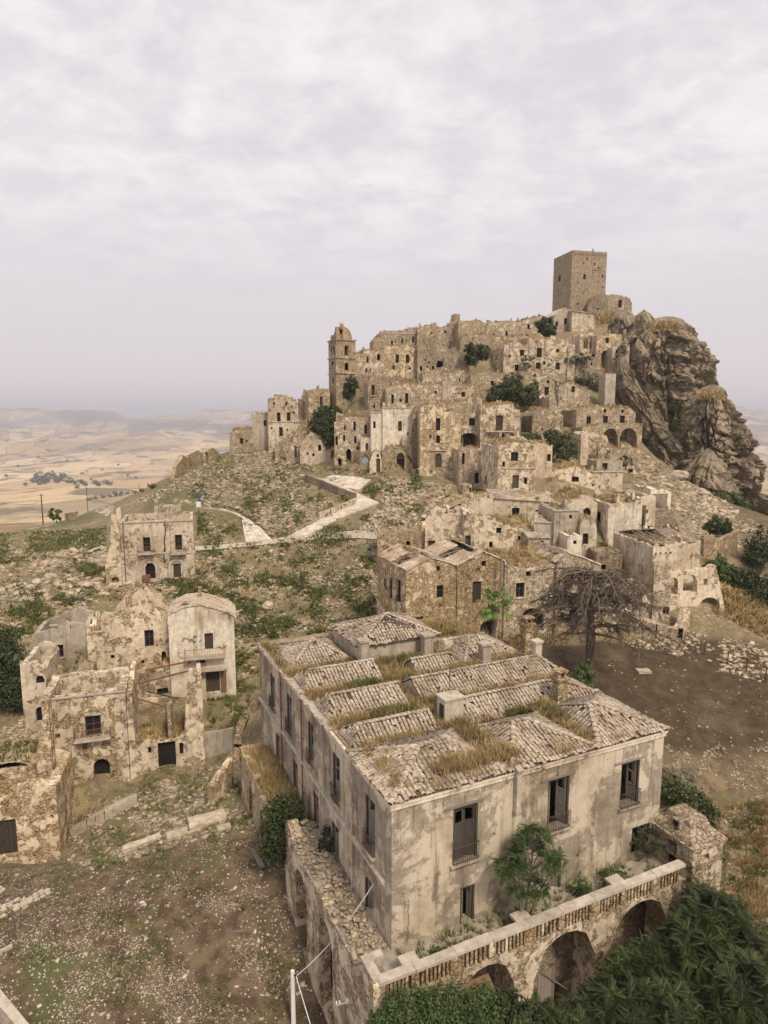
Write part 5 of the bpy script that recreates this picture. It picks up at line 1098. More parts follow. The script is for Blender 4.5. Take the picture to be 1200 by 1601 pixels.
def hip(u0, u1, v0, v1, p0, p1, zr, seed, z0=Z0, **k):
    A_, B_, C_, D_ = (u0, v0, z0), (u1, v0, z0), (u1, v1, z0), (u0, v1, z0); p0 = (*p0, zr); p1 = (*p1, zr)
    return roof_poly([[A_, B_, p1, p0], [B_, C_, p1], [C_, D_, p0, p1], [D_, A_, p0]], [(A_, p0), (B_, p1), (C_, p1), (D_, p0), (p0, p1)], seed, **k)
hip(-.2, 6.9, -.2, 5.4, (2.8, 2.5), (4.6, 2.9), 9.15, 100, chaos=.05, skip=.025)
hip(6.9, 12.9, -.2, 5.0, (9.2, 2.8), (10.1, 2.7), 9.15, 200, chaos=.035)
hip(12.9, 18.35, -.2, 5.6, (14.7, 2.6), (15.0, 2.7), 9.25, 300, chaos=.03)
def strip(u0, u1, vf, vr, vb, zr, seed, hipr=0.0, hipl=0.0):
    A_, B_, C_, D_ = (u0, vf, Z0), (u1, vf, Z0), (u1, vb, Z0), (u0, vb, Z0); p0 = (u0+hipl, vr, zr); p1 = (u1-hipr, vr, zr)
    polys = [[A_, B_, p1, p0], [C_, D_, p0, p1]]; rd = [(p0, p1)]
    if hipr: polys.append([B_, C_, p1]); rd += [(B_, p1)]
    if hipl: polys.append([D_, A_, p0])
    roof_poly(polys, rd, seed, chaos=.025)
    if not hipr:
        g = MB(); g.face([(u1-.02, vf, Z0-.1), (u1-.02, vb, Z0-.1), (u1-.02, vr, zr-.05)]); g.build('gable', M['plaster_grey'], pal)
    if not hipl:
        g = MB(); g.face([(u0+.02, vf, Z0-.1), (u0+.02, vb, Z0-.1), (u0+.02, vr, zr-.05)]); g.build('gable', M['plaster_grey'], pal)
strip(.3, 5.7, 5.5, 6.8, 8.1, 8.85, 400, hipl=.7)
strip(7.6, 18.3, 5.4, 7.0, 8.6, 9.05, 500, hipr=2.4)
strip(.3, 5.9, 9.2, 11.2, 12.6, 8.95, 600, hipl=.7)
strip(6.7, 18.5, 9.2, 11.1, 13.0, 9.1, 700, hipr=1.2)
strip(.3, 6.0, 13.8, 15.7, 17.2, 9.0, 800, hipl=.7)
strip(8.6, 12.0, 13.6, 14.8, 16.0, 8.9, 850)
hip(.3, 5.6, 18.2, 24.3, (3.0, 20.9), (3.2, 21.3), 9.3, 900)
hip(13.0, 18.2, 14.2, 19.5, (14.9, 16.6), (15.6, 16.6), 9.2, 1100)
g = MB(); g.box((9.0, 20.2, 8.75), (6.8, 5.4, 1.45)); g.build('raised_block', M['plaster_grey'], pal)
hip(5.4, 12.6, 17.3, 23.1, (8.7, 19.7), (9.2, 20.2), 10.9, 1000, z0=9.5)
g = MB(); g.box((13.6, 17.2, 8.6), (3.6, .35, 1.1)); g.build('parapet', M['mixed'], pal)
# eave slates along the left wall edge
rs = random.Random(12); g = MB()
for i in range(78):
    v = 8.5+i*.22; g.box((rs.uniform(.0, .12), v, EV+.1+rs.uniform(0, .06)), (rs.uniform(.5, .75), .26, .05), m=Matrix.Rotation(rs.uniform(-.15, .15), 3, 'Z') @ Matrix.Rotation(rs.uniform(-.08, .08), 3, 'Y'))
g.build('eave_slab', M['coping'], pal, kind='stuff')
# nearest tiles as single objects, the rest joined
campos = Vector((0, 0, 0)); PM = Matrix.Translation(PO) @ Matrix.Rotation(PF.yaw, 4, 'Z'); 
TILES.sort(key=lambda q: ((PM @ q[1].translation).length)); TMESH = bpy.data.meshes.new('tile'); TMESH.from_pydata(TV.tolist(), [], TF); TMESH.materials.append(M['tile'])
byroof = {}
for i, (rf, mt) in enumerate(TILES):
    if i < 300: link('tile', TMESH, rf, mat4=mt)
    else: byroof.setdefault(rf.name, (rf, []))[1].append(mt)
TFa = np.array(TF)
for rf, ms in byroof.values():
    A_ = np.array([np.array(q) for q in ms]); V = np.einsum('nij,kj->nki', A_[:, :3, :3], TV)+A_[:, None, :3, 3]
    F = (TFa[None]+np.arange(len(ms))[:, None, None]*len(TV)).reshape(-1, 4); npmesh('tile', V, F, M['tile'], rf, kind='stuff')
# chimneys and pillars on the roof
def chimney(u, v, z0, z1, w_, kind, top=True):
    g = MB(); g.box((u, v, (z0+z1)/2), (w_, w_*.9, z1-z0))
    if top: g.box((u, v, z1+.08), (w_*1.3, w_*1.2, .16)); g.box((u, v, z0+.2), (w_*1.25, w_*1.15, .4))
    o = g.build('chimney', M[kind], pal)
    if kind == 'brick_warm':
        g = MB()
        for q in (-1, 1): g.box((u+q*w_*.3, v, z1+.36), (w_*.2, w_*.7, .4))
        g.box((u, v, z1+.6), (w_*1.1, w_*1.0, .1)); g.build('chimney_cap', M['brick_warm'], o)
chimney(14.6, 5.3, 8.1, 9.9, .75, 'brick_warm'); chimney(5.75, 16.9, 8.1, 10.1, .7, 'plaster_grey'); chimney(11.0, 16.6, 8.1, 9.9, .75, 'plaster_grey', True)
chimney(14.2, 13.4, 8.1, 9.7, .7, 'plaster_grey'); chimney(18.4, 13.8, 8.0, 10.6, .8, 'brick_warm'); chimney(17.6, 11.5, 8.1, 10.0, .6, 'plaster_grey')
g = MB(); g.box((7.0, 6.3, 8.9), (1.3, 1.0, 1.6)); g.box((7.0, 6.3, 9.76), (1.45, 1.15, .12)); o = g.build('roof_hatch', M['plaster_grey'], pal)
g = MB(); g.box((6.34, 6.2, 8.95), (.03, .5, .9)); g.build('hatch_door', M['wood_dark'], o)
g = MB(); g.tube([(7.3, 6.9, 8), (7.3, 6.9, 11.2)], .03, 5); g.build('rod', M['iron'], pal)
# weeds in the roof valleys
def strip_pts(u0, u1, v0, v1, n, z=EV+.05, rg=np.random.default_rng(5)): return np.c_[rg.uniform(u0, u1, n), rg.uniform(v0, v1, n), np.full(n, z)]
dry = [strip_pts(.2, 5.5, 8.2, 9.3, 420), strip_pts(.2, 3.4, 12.7, 14.0, 380), strip_pts(.3, 5.6, 17.2, 18.2, 330), strip_pts(6.0, 18, 8.6, 9.3, 560), strip_pts(6.2, 17, 13.0, 13.8, 500), strip_pts(5.6, 8, 5.0, 8, 420), strip_pts(.5, 5, 5.1, 5.8, 300),
  strip_pts(6.0, 7.6, 1.8, 5.2, 380, 8.35), strip_pts(12.2, 13.6, 2.6, 5.3, 330, 8.3), strip_pts(2.8, 7.8, .4, 1.5, 560, 8.55), strip_pts(5.9, 8.5, 9, 13, 300), strip_pts(5.9, 13.5, 16.2, 17.2, 330), strip_pts(13, 18, 20, 25, 500), strip_pts(5.7, 8.5, 14, 17, 260), strip_pts(.6, 17, .0, .35, 150, 8.15), strip_pts(12, 18, 13.2, 14.2, 200), strip_pts(5.8, 6.6, 5.5, 16.5, 240), strip_pts(6, 13, 23.2, 25.4, 260), strip_pts(0, .7, 17, 25.5, 230), strip_pts(12.4, 13.4, .5, 2.5, 90, 8.25), strip_pts(7.7, 16, 5.2, 5.7, 260), strip_pts(.4, 1.4, .3, 4.5, 90, 8.5)]
grn = [strip_pts(3.2, 5.6, 12.6, 13.9, 260), strip_pts(3.4, 5.6, 17.2, 18.1, 160), strip_pts(6.8, 9.5, 8.6, 9.2, 220), strip_pts(6.2, 8.2, 12.8, 13.8, 130), strip_pts(2.8, 5.4, 8.2, 9.2, 150), strip_pts(6.3, 7.4, 2.4, 5.2, 150, 8.3), strip_pts(12.4, 13.5, 3.0, 5.3, 120, 8.3), strip_pts(10.6, 12.4, 4.9, 5.7, 110), strip_pts(6.5, 11, 16.4, 17.2, 170), strip_pts(0, .8, 19, 25, 90), strip_pts(13.5, 16, 20.5, 23, 120)]
dry = np.concatenate(dry); V, F = tufts(dry, .12+.5*np.random.default_rng(1).random(len(dry))**1.3, 12, .018, .75, 31); npmesh('dry_grass', V, F, M['dry_grass'], pal, kind='stuff')
grn = np.concatenate(grn); V, F = tufts(grn, .12+.5*np.random.default_rng(2).random(len(grn)), 14, .024, .7, 32); npmesh('weeds', V, F, M['tuft_green'], pal, kind='stuff')

# ------------------------------------------------------------------ the terrace with its balustrade
ter = thing('arched_terrace', 'terrace on brick arches with pale stone balustrade before the palace', 'terrace', PO, PF.yaw)
TU0, TU1, TV0 = -2.0, 17.75, -2.6
g = MB(); aops = [(-.9, 1.0, -6, -.9, 1.0), (2.3, 5.7, -6, -.15, 1.0), (6.9, 11.0, -6, -.12, 1.0), (12.0, 16.5, -6, -.1, 1.0)]
wall(g, (TU0, TV0), (1, 0), (0, 1), TU1-TU0, -7, [(0, .1), (TU1-TU0, .1)], [(a-TU0, b-TU0, c_, d_, e_) for a, b, c_, d_, e_ in aops[1:]], 1.7, 0, 3)
wall(g, (TU0, TV0+1.702), (0, 1), (1, 0), 12.9, -7, [(0, -.1), (3, -.1), (6, .2), (8, -.05), (10, .05), (11.2, .0), (11.5, .7), (12.2, 1.0), (12.7, .6), (12.9, .3)], [(4.1, 6.3, -6, -.9, 1.0), (8.5, 10.7, -6, -.9, 1.0)], .7, .25, 4)
g.build('wall', M['mixed'], ter)
g = MB(); g.box(((TU0+LU)/2+.5, -1.08, .04), (LU-TU0-.4, 2.15, .16)); g.box((-1.0, 6.0, -.02), (1.96, 12.0, .18)); g.build('floor', M['concrete'], ter)
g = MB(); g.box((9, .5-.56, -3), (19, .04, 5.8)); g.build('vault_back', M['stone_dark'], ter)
bal_me = MB(); bal_me.box((0, 0, .5), (.13, .3, 1.0)); bal_me = bal_me.mesh('baluster', M['brick_warm'])
piers = [-1.85, .0, 2.2, 4.3, 6.5, 8.6, 10.75, 12.9, 15.2, 17.5]
for i, (a, b) in enumerate(zip(piers[:-1], piers[1:])):
    g = MB(); g.box((a, TV0+.2, .61), (.4 if i % 2 else .6, .4, 1.0)); g.build('pier', M['brick_warm'], ter)
    n = 6 if b-a < 2.12 else 7
    for k in range(n): link('baluster', bal_me, ter, loc=(a+.42+(b-a-.84)*k/(n-1), TV0+.2, .1))
    g = MB(); rs = random.Random(i); L_ = b-a; g.box((a+L_/2, TV0+.18+rs.uniform(-.02, .02), 1.13+rs.uniform(-.008, .008)), (L_-.02, .5, .17)); g.build('coping_stone', M['coping'], ter)
    if i % 3 == 1: 
        g = MB(); g.box((a, TV0+.75, 1.09), (.9, .62, .16)); g.build('coping_stone', M['coping'], ter)
g = MB(); g.box((TU0+.18, TV0+1.0, .62), (.34, 1.2, .9)); g.build('pier', M['brick_warm'], ter)
g = MB(); g.box((TU0+.18, TV0+1.0, 1.14), (.46, 1.5, .17)); g.box((TU0+.7, TV0+1.55, 1.14), (.6, .42, .165)); g.build('coping_stone', M['coping'], ter)
g = MB(); g.box((TU0+.62, TV0+.95, .4), (.5, .85, .6)); g.build('planter_soil', M['roof_earth'], ter)
rs = random.Random(2); sp = []
for _ in range(900): sp.append((rs.uniform(-1.9, -.1)-.1*rs.random(), rs.uniform(.2, 12), .06+.25*rs.random()**2, .04+.2*rs.random()**2))
for _ in range(60): sp.append((rs.uniform(0, 17), rs.uniform(-2.2, -.2), .16, rs.uniform(.03, .12)))
stones(sp, 3, M['rubble'], 'rubble', ter, kind='stuff')
V, F = tufts(np.c_[np.random.default_rng(8).uniform(-.1, 17, 260), np.random.default_rng(9).uniform(-2.3, -.15, 260), np.full(260, .12)], .1+.35*np.random.default_rng(4).random(260), 9, .025, .7, 9); npmesh('weeds', V, F, M['tuft_green'], ter, kind='stuff')
# corner kiosk with bell-shaped roof
ki = thing('corner_kiosk', 'small square kiosk with bell-shaped stone roof at the right end of the terrace', 'kiosk', lw_(19.0, -1.7, 0), PF.yaw)
g = MB(); wall(g, (-1.25, -1.2), (1, 0), (0, 1), 2.5, -7, [(0, 2.1), (2.5, 2.1)], [(1.0, 1.4, 1.2, 1.6, 1.0)], .3, 0, 1); wall(g, (-1.25, -.898), (0, 1), (1, 0), 2.6, -7, [(0, 2.1), (2.6, 2.1)], [(.8, 1.6, .15, 1.8, 0)], .3, 0, 1)
wall(g, (1.25, -.898), (0, 1), (-1, 0), 2.6, -7, [(0, 2.1), (2.6, 2.1)], [], .3, 0, 1); wall(g, (-1.25, 2.002), (1, 0), (0, -1), 2.5, -7, [(0, 2.1), (2.5, 2.1)], [], .3, 0, 1); g.build('wall', M['mixed'], ki)
g = MB(); g.box((0, .4, 2.16), (2.8, 3.5, .14)); g.box((0, .4, 1.05), (2.62, 3.32, .1)); g.build('cornice', M['mixed'], ki)
g = MB(); g.lathe((0, .4, 2.23), [(1.9, 0), (1.78, .22), (1.35, .42), (1.1, .75), (1.0, 1.0), (.62, 1.18), (.1, 1.22)], 4, sx=.95, sy=1.15, rot=math.pi/4); g.build('roof', M['stone_dark'], ki)
g = MB(); g.box((-.86, .2, 2.95), (.5, .55, .46)); o = g.build('dormer', M['stone_dark'], ki); g = MB(); g.box((-1.12, .2, 2.95), (.03, .34, .28)); g.build('opening', M['void'], o)  # dark plate stands in for the shade inside the dormer
# overgrown side terrace and free arch on the left of the palace
st = thing('side_terrace', 'overgrown side terrace covered in dry grass along the palace left wall', 'terrace', PO, PF.yaw)
g = MB(); wall(g, (-2.3, 15.2), (0, 1), (1, 0), 8.6, -7, [(0, -.5), (4, .1), (8.6, .2)], [(1.2, 2.3, -5.5, -1.6, .8), (4.6, 5.6, -5.5, -1.4, .8)], .6, .3, 2); wall(g, (-2.3, 15.2), (1, 0), (0, 1), 2.3, -7, [(0, -.4), (2.3, -.2)], [], .5, .2, 2); wall(g, (-2.3, 23.8), (1, 0), (0, -1), 2.3, -7, [(0, .2), (2.3, .2)], [], .5, .2, 2); g.build('wall', M['stone_warm'], st)
g = MB(); g.box((-.95, 19.4, -.25), (1.86, 7.6, .3)); g.build('floor', M['roof_earth'], st)
rg = np.random.default_rng(6); pp = np.c_[rg.uniform(-2.2, -.1, 800), rg.uniform(15.4, 23.6, 800), np.full(800, -.12)]; V, F = tufts(pp, .2+.5*rg.random(800), 9, .016, .9, 4); npmesh('dry_grass', V, F, M['dry_grass'], st, kind='stuff')
ar = thing('arch_ruin', 'curved free-standing masonry arch left of the palace corner', 'ruin', PO, PF.yaw)
g = MB(); pr = [(P(x, y, Y)-PO) for x, y, Y in ((371, 1205, 53.6), (372, 1165, 53.6), (376, 1138, 53.6), (384, 1118, 53.5), (396, 1104, 53.4), (414, 1096, 53.2))]
pr = [(float(q @ U_), float(q @ V_), float(q[2])) for q in pr]
for (a, b_) in zip(pr[:-1], pr[1:]): g.bar(a, Vector(b_)+(Vector(b_)-Vector(a))*.12, .7, .65)
g.build('arch', M['stone_warm'], ar)
pt_ = MB(); pt_.box((pr[0][0], pr[0][1], pr[0][2]-2), (.8, .9, 4.2)); pt_.build('pier', M['stone'], ar)
# ------------------------------------------------------------------ paved paths and little walls on the slope
def resample(pts, n):
    pts = np.array(pts, float); s = np.r_[0, np.cumsum(np.linalg.norm(np.diff(pts, axis=0), axis=1))]; t_ = np.linspace(0, s[-1], n)
    return np.c_[np.interp(t_, s, pts[:, 0]), np.interp(t_, s, pts[:, 1])]
def path(name, L_, R_, n, m, mat, gap=.06, off=.26, seed=0, label=None):
    """slabs between two pixel borders laid on the ground"""
    rs = random.Random(seed); a = resample(L_, n+1); b = resample(R_, n+1); A = hits(a[:, 0], a[:, 1]); B = hits(b[:, 0], b[:, 1]); g = MB()
    bed = MB(); mm = max(m, 3)
    cols = []
    for t_ in np.linspace(0, 1, mm+1):
        q = a*(1-t_)+b*t_; cols.append(hits(q[:, 0], q[:, 1]))
    up_ = Vector((0, 0, off))
    for i in range(n):
        for j in range(mm):
            q = [cols[j][i], cols[j+1][i], cols[j+1][i+1], cols[j][i+1]]
            if not np.isnan(np.array(q)).any(): bed.face([Vector(p)+up_-Vector((0, 0, .03)) for p in q])
        for j in range(m):
            if m == 1 and gap == 0 or rs.random() < .05: continue
            jj0, jj1 = (j, j+1) if m >= 3 else (int(j*mm/m), int((j+1)*mm/m))
            q = [Vector(cols[jj0][i]), Vector(cols[jj1][i]), Vector(cols[jj1][i+1]), Vector(cols[jj0][i+1])]
            if any(math.isnan(p.x) for p in q): continue
            ct_ = (q[0]+q[1]+q[2]+q[3])/4; dz = Vector((0, 0, off+rs.uniform(-.005, .04))); top = [ct_+(p-ct_)*(1-gap*rs.uniform(.6, 1.6))+dz for p in q]; k = len(g.v)
            g.v += [tuple(p) for p in top]+[tuple(p-Vector((0, 0, .25))) for p in top]
            g.f += [[k, k+1, k+2, k+3], [k, k+4, k+5, k+1], [k+1, k+5, k+6, k+2], [k+2, k+6, k+7, k+3], [k+3, k+7, k+4, k]]
    o = bed.build(name, M[mat if mat != 'paving' else 'asphalt'], kind='structure')
    if g.v: g.build('paving_slab', M[mat], o, kind='stuff')
path('footpath', [(318, 796), (350, 798), (375, 806), (392, 818)], [(330, 796), (360, 802), (380, 813), (384, 822)], 16, 1, 'paving', gap=.01, seed=1)
path('footpath', [(388, 814), (408, 828), (425, 846)], [(378, 815), (381, 836), (384, 850)], 12, 6, 'paving', gap=.05, seed=2)
path('footpath', [(448, 842), (505, 812), (556, 790)], [(480, 839), (530, 812), (592, 788)], 26, 5, 'paving', gap=.06, seed=3)
path('footpath', [(556, 790), (556, 781), (530, 769), (500, 752), (462, 743)], [(592, 788), (566, 776), (552, 770), (520, 755), (480, 744)], 26, 2, 'paving', gap=.03, seed=4)
path('footpath', [(500, 752), (535, 764), (560, 768)], [(520, 745), (560, 748), (580, 752)], 10, 4, 'paving', gap=.03, seed=5)
path('dirt_track', [(305, 856), (380, 850), (480, 837), (560, 831), (602, 831)], [(305, 863), (380, 857), (480, 846), (560, 843), (602, 846)], 60, 1, 'asphalt', gap=0, off=.22, seed=6)
path('road', [(-10, 836), (50, 828), (90, 820)], [(-10, 826), (50, 821), (86, 816)], 10, 1, 'asphalt', gap=0, off=.05, seed=8)
path('path', [(125, 803), (150, 800), (168, 808)], [(140, 792), (165, 788), (180, 792)], 8, 1, 'paving', gap=0, off=.05, seed=9)
def lowwall(name, label, pts, h, th, mat, n=12, jag=.05, cat='wall', sink=.4, group=None):
    q = resample(pts, n+1); A = hits(q[:, 0], q[:, 1]); rs = random.Random(int(pts[0][0])); A = A[~np.isnan(A[:, 0])]
    root = thing(name, label, cat, A[0], 0, group); g = MB()
    hh = [(h if not hasattr(h, '__len__') else float(np.interp(i/(len(A)-1), np.linspace(0, 1, len(h)), h)))+rs.uniform(-jag, jag) for i in range(len(A))]
    for i in range(len(A)-1):
        a, b = A[i]-A[0], A[i+1]-A[0]; d = np.array([b[0]-a[0], b[1]-a[1]]); d = d/(np.linalg.norm(d)+1e-9); nn = np.array([-d[1], d[0], 0])*th/2
        k = len(g.v)
        for p, z in ((a, hh[i]), (b, hh[i+1])):
            for s in (-1, 1):
                for zz in (-sink, z): g.v.append(tuple(p+nn*s+np.array([0, 0, zz])))
        g.f += [[k, k+4, k+5, k+1], [k+2, k+3, k+7, k+6], [k+1, k+5, k+7, k+3]]
        if i == 0: g.f.append([k, k+1, k+3, k+2])
        if i == len(A)-2: g.f.append([k+4, k+6, k+7, k+5])
    g.build('masonry', M[mat], root); return root
lowwall('parapet_wall', 'straight parapet wall beside the ascending paved ramp', [(499, 812), (530, 800), (556, 789)], 1.1, .5, 'plaster', 10, .02)
lowwall('parapet_wall', 'retaining wall of the upper bend of the paved ramp', [(556, 783), (535, 776), (510, 765), (478, 752)], 1.3, .5, 'stone_dark', 12, .05)
lowwall('kerb_wall', 'low stone kerb running down to the white paved path', [(455, 834), (480, 822), (499, 813)], .35, .4, 'stone', 8, .05)
lowwall('ruined_wall', 'broken ochre wall stump on the left edge of the town hill', [(269, 750), (284, 737), (300, 728), (322, 722), (341, 712)], [1.5, 3.2, 3.3, 2.6, 1.2], 1.0, 'stone_warm', 16, .7, sink=1.5)
lowwall('ruined_wall', 'short concrete block wall beside the arch ruin', [(322, 1180), (365, 1173)], 2.3, .4, 'plaster_grey', 6, .03)
lowwall('ruined_wall', 'sloping broken wall with pale coping left of the palace', [(329, 1258), (350, 1238), (369, 1215)], [1.6, 2.2, 2.4], .6, 'stone_warm', 8, .05, sink=.6)
lowwall('retaining_kerb', 'long straight retaining kerb below the arched palace ruin', [(114, 1304), (160, 1280), (214, 1253)], .7, .7, 'fallen_stone', 8, .05, sink=.5)
lowwall('parapet_corner', 'pale corner parapet at the bottom left of the picture', [(-12, 1568), (62, 1660)], 1.1, .5, 'coping', 3, .0, sink=1)
lowwall('brick_wall', 'low reddish brick wall by the far road bend', [(95, 813), (105, 814), (121, 812)], 1.6, .5, 'brick_warm', 6, .15)
lowwall('ruined_wall', 'rubble bank wall under the dead cedar on the right', [(900, 992), (960, 978), (1010, 990), (1062, 1000), (1070, 972)], [1.6, 2.2, 1.4, 1.2, 1.6], 1.0, 'stone', 18, .3, sink=.6)
lowwall('ruined_wall', 'stone wall with gate post behind the fig trees at right', [(1096, 868), (1128, 868), (1148, 866)], [2.6, 2.4, 3.4], .6, 'stone_warm', 8, .2)
lowwall('ruined_wall', 'retaining wall along the rubble slope below the pedimented house', [(645, 742), (690, 744), (720, 748)], 1.2, .8, 'stone', 10, .25)
# ------------------------------------------------------------------ fallen blocks, boulders
def block(name, label, cx, cy, lx, ly, lz, yaw, tilt, mat='fallen_stone', cat='stone slab', group=None):
    p = hit(cx, cy); g = MB(); g.box((0, 0, 0), (lx, ly, lz)); me = g.mesh(name, M[mat]); import bmesh
    bm = bmesh.new(); bm.from_mesh(me); bmesh.ops.subdivide_edges(bm, edges=bm.edges, cuts=3, use_grid_fill=True); rs = random.Random(int(cx))
    for v in bm.verts: v.co += Vector((rs.gauss(0, .03), rs.gauss(0, .03), rs.gauss(0, .03)))*min(1.0, lz*2)
    bm.to_mesh(me); bm.free(); o = link(name, me); o.location = (p[0], p[1], p[2]+lz*.28); o.rotation_euler = (R(tilt), R(tilt*.6), R(yaw)); return tag(o, label, cat, group)
block('fallen_slab', 'long narrow fallen stone beam lying on the rubble slope', 222, 1322, 2.9, .6, .5, 40, 4, cat='beam')
block('fallen_slab', 'short thick fallen block between the two larger slabs', 278, 1308, 1.7, .95, .5, 30, 5)
block('fallen_slab', 'largest fallen slab beside the sloping wall', 324, 1285, 2.8, 1.4, .55, 22, -5)
block('fallen_slab', 'small broken slab at the right of the largest slab', 350, 1297, 1.0, .6, .35, 25, 6)
block('wooden_plank', 'weathered plank lying on bare earth near the dark bush', 401, 1340, .3, 2.4, .12, 32, 3, 'wood_grey', 'plank')
block('wooden_plank', 'thin grey plank lying in the stony yard', 375, 1456, .8, .12, .08, 10, 2, 'wood_grey', 'plank')
block('fallen_slab', 'flat pale slab lying on the dirt field', 1005, 1050, 1.3, .8, .25, 8, 3, 'fallen_stone')
block('fallen_slab', 'long white slab at the left edge of the yard', 6, 1486, .9, .28, .18, 40, 3, 'fallen_stone')
for cx, cy, s, lab in [(1060, 748, 4.2, 'largest boulder on the scree under the crag'), (1101, 775, 2.4, 'second boulder downhill at the foot of the crag'), (1076, 766, 1.7, 'mid-sized boulder between the two larger scree boulders'), (1048, 762, 1.5, 'small boulder left below the largest scree boulder'), (1099, 768, 1.3, 'small round boulder resting above the second scree boulder'), (1128, 802, 1.8, 'flat boulder near the dark shrubs of the scree'),
        (80, 905, 2.2, 'big pale block in the rubble left of the lone villa'), (58, 912, 1.6, 'tilted block at the left end of the villa rubble'), (138, 917, 1.5, 'white-faced block just left of the villa corner'), (418, 950, 2.0, 'rounded boulder in the gully right of the white house'), (308, 1000, .8, 'small stone at the foot of the white house')]:
    p = hit(cx, cy, 300); import bmesh
    bm = bmesh.new(); bmesh.ops.create_icosphere(bm, subdivisions=3, radius=s/2); rs = random.Random(int(cx*3+cy))
    ax = Vector((1, .75, .55)); o3 = rs.random()*50
    for v in bm.verts:
        q = v.co; k = 1+float(fbm(np.array([q.x*1.1/s*2+o3]), np.array([q.y*1.1/s*2+q.z*1.7/s*2+o3]), 3)[0])*.75; v.co = Vector((q.x*ax.x, q.y*ax.y, q.z*ax.z))*k
    me = bpy.data.meshes.new('boulder'); bm.to_mesh(me); bm.free(); me.materials.append(M['fallen_stone']); o = link('boulder', me); o.location = (p[0], p[1], p[2]+s*.12); o.rotation_euler = (rs.uniform(-.3, .3), rs.uniform(-.3, .3), rs.uniform(0, 6)); tag(o, lab, 'boulder')
# paving stones in the yard, bottom left
pv = thing('stone_paving', 'patch of old stone paving at the lower left of the yard', 'paving', hit(50, 1400))
L0 = pv.location; g = MB(); g.box((0, 0, 0), (.36, .29, .16)); pm_ = g.mesh('paving_stone', M['fallen_stone']); rs = random.Random(3)
for (x0, y0, x1, y1, rows, cols) in ((-6, 1440, 60, 1404, 4, 9), (40, 1420, 84, 1392, 3, 7), (-8, 1404, 22, 1378, 4, 5)):
    a = hit(x0, y0); b = hit(x1, y1); d = b-a; d[2] = 0; d /= np.linalg.norm(d); nn = np.array([-d[1], d[0], 0]); Ln = np.linalg.norm((b-a)[:2])
    for i in range(int(Ln/.44)):
        for j in range(rows):
            if rs.random() < .22: continue
            p = a+d*(i*.44+(j % 2)*.2)+nn*j*.38; z = gz1(p[0], p[1]); o = link('paving_stone', pm_, pv, loc=(p[0]-L0[0], p[1]-L0[1], z+.05-L0[2])); o.rotation_euler = (rs.uniform(-.06, .06), rs.uniform(-.06, .06), math.atan2(d[1], d[0])+rs.uniform(-.08, .08)); o.scale = (rs.uniform(.8, 1.05), rs.uniform(.8, 1.05), 1)
# ------------------------------------------------------------------ stones and grass strewn over the ground
rg = np.random.default_rng(42)
SLOPE = [(0, 835), (165, 825), (165, 905), (305, 905), (310, 790), (270, 748), (345, 712), (420, 705), (500, 730), (645, 742), (752, 765), (770, 800), (590, 830), (585, 980), (540, 985), (425, 1000), (372, 1080), (365, 990), (300, 935), (150, 940), (40, 1000), (0, 990)]
def offpath(x, y): 
    k = np.ones(len(x), bool)
    for p_ in PATHS: k &= ~inpoly(x, y, p_)
    return k
def strew(poly, n, s0, s1, name, mat, seed, bias=None, pw=2.2, far=300, flat=.7):
    q = pxsample(poly, n, rg, bias); q = q[offpath(q[:, 0], q[:, 1])]; p = hits(q[:, 0], q[:, 1], far); p = p[~np.isnan(p[:, 0])]; s = s0+(s1-s0)*rg.random(len(p))**pw
    return stones(np.c_[p, s], seed, M[mat], name, kind='stuff', flat=flat)
clus = lambda sc, lo: (lambda x, y: np.clip((vnoise(x/sc, y/sc*1.6)-lo)*3, .04, 1))
strew(SLOPE, 17000, .06, .44, 'rubble', 'rubble', 1, clus(28, .34), 3.6)
strew([(200, 790), (345, 712), (420, 705), (500, 735), (460, 745), (500, 790), (440, 835), (330, 790)], 5000, .10, .68, 'rubble', 'rubble', 2, clus(20, .2), 2.6)
strew([(590, 745), (752, 765), (770, 800), (640, 830), (560, 830), (600, 790)], 3000, .12, .65, 'rubble', 'rubble', 3, clus(16, .25), 2.6)
strew([(0, 870), (165, 855), (165, 935), (0, 940)], 1500, .12, .9, 'rubble', 'rubble', 4, clus(18, .3))
strew([(95, 1300), (200, 1235), (330, 1195), (390, 1190), (400, 1290), (350, 1300), (150, 1360), (100, 1345)], 3200, .04, .40, 'rubble', 'rubble', 5, clus(22, .36), 3.6)
strew([(95, 1300), (200, 1235), (330, 1195), (390, 1190), (400, 1290), (350, 1300), (150, 1360), (100, 1345)], 900, .03, .22, 'rubble', 'rubble_pale', 15, clus(18, .4), 3)
strew([(0, 1340), (400, 1260), (450, 1400), (500, 1600), (0, 1600)], 11000, .018, .07, 'gravel', 'rubble_pale', 6, clus(55, .46), 2.4)
strew([(0, 1340), (400, 1260), (450, 1400), (500, 1600), (0, 1600)], 260, .08, .2, 'gravel', 'rubble_pale', 16, clus(40, .3), 2.0)
strew([(925, 1000), (1060, 985), (1200, 1010), (1200, 1070), (1130, 1050), (1040, 1020)], 1300, .04, .4, 'rubble', 'rubble', 7, clus(30, .3), 4)
strew([(930, 1020), (1200, 1060), (1200, 1170), (1045, 1160), (1000, 1100)], 420, .025, .15, 'gravel', 'rubble', 8, None, 3)
strew([(1000, 740), (1060, 740), (1200, 830), (1200, 860), (1100, 850), (1060, 800)], 1800, .08, .7, 'scree', 'rubble', 9, clus(14, .3), 3.2)
strew([(1040, 1165), (1200, 1165), (1200, 1280), (1045, 1260)], 2600, .02, .16, 'gravel', 'rubble', 10, clus(16, .4), 3)
strew([(585, 880), (640, 850), (640, 990), (575, 990)], 900, .06, .5, 'rubble', 'rubble', 21, None, 3)
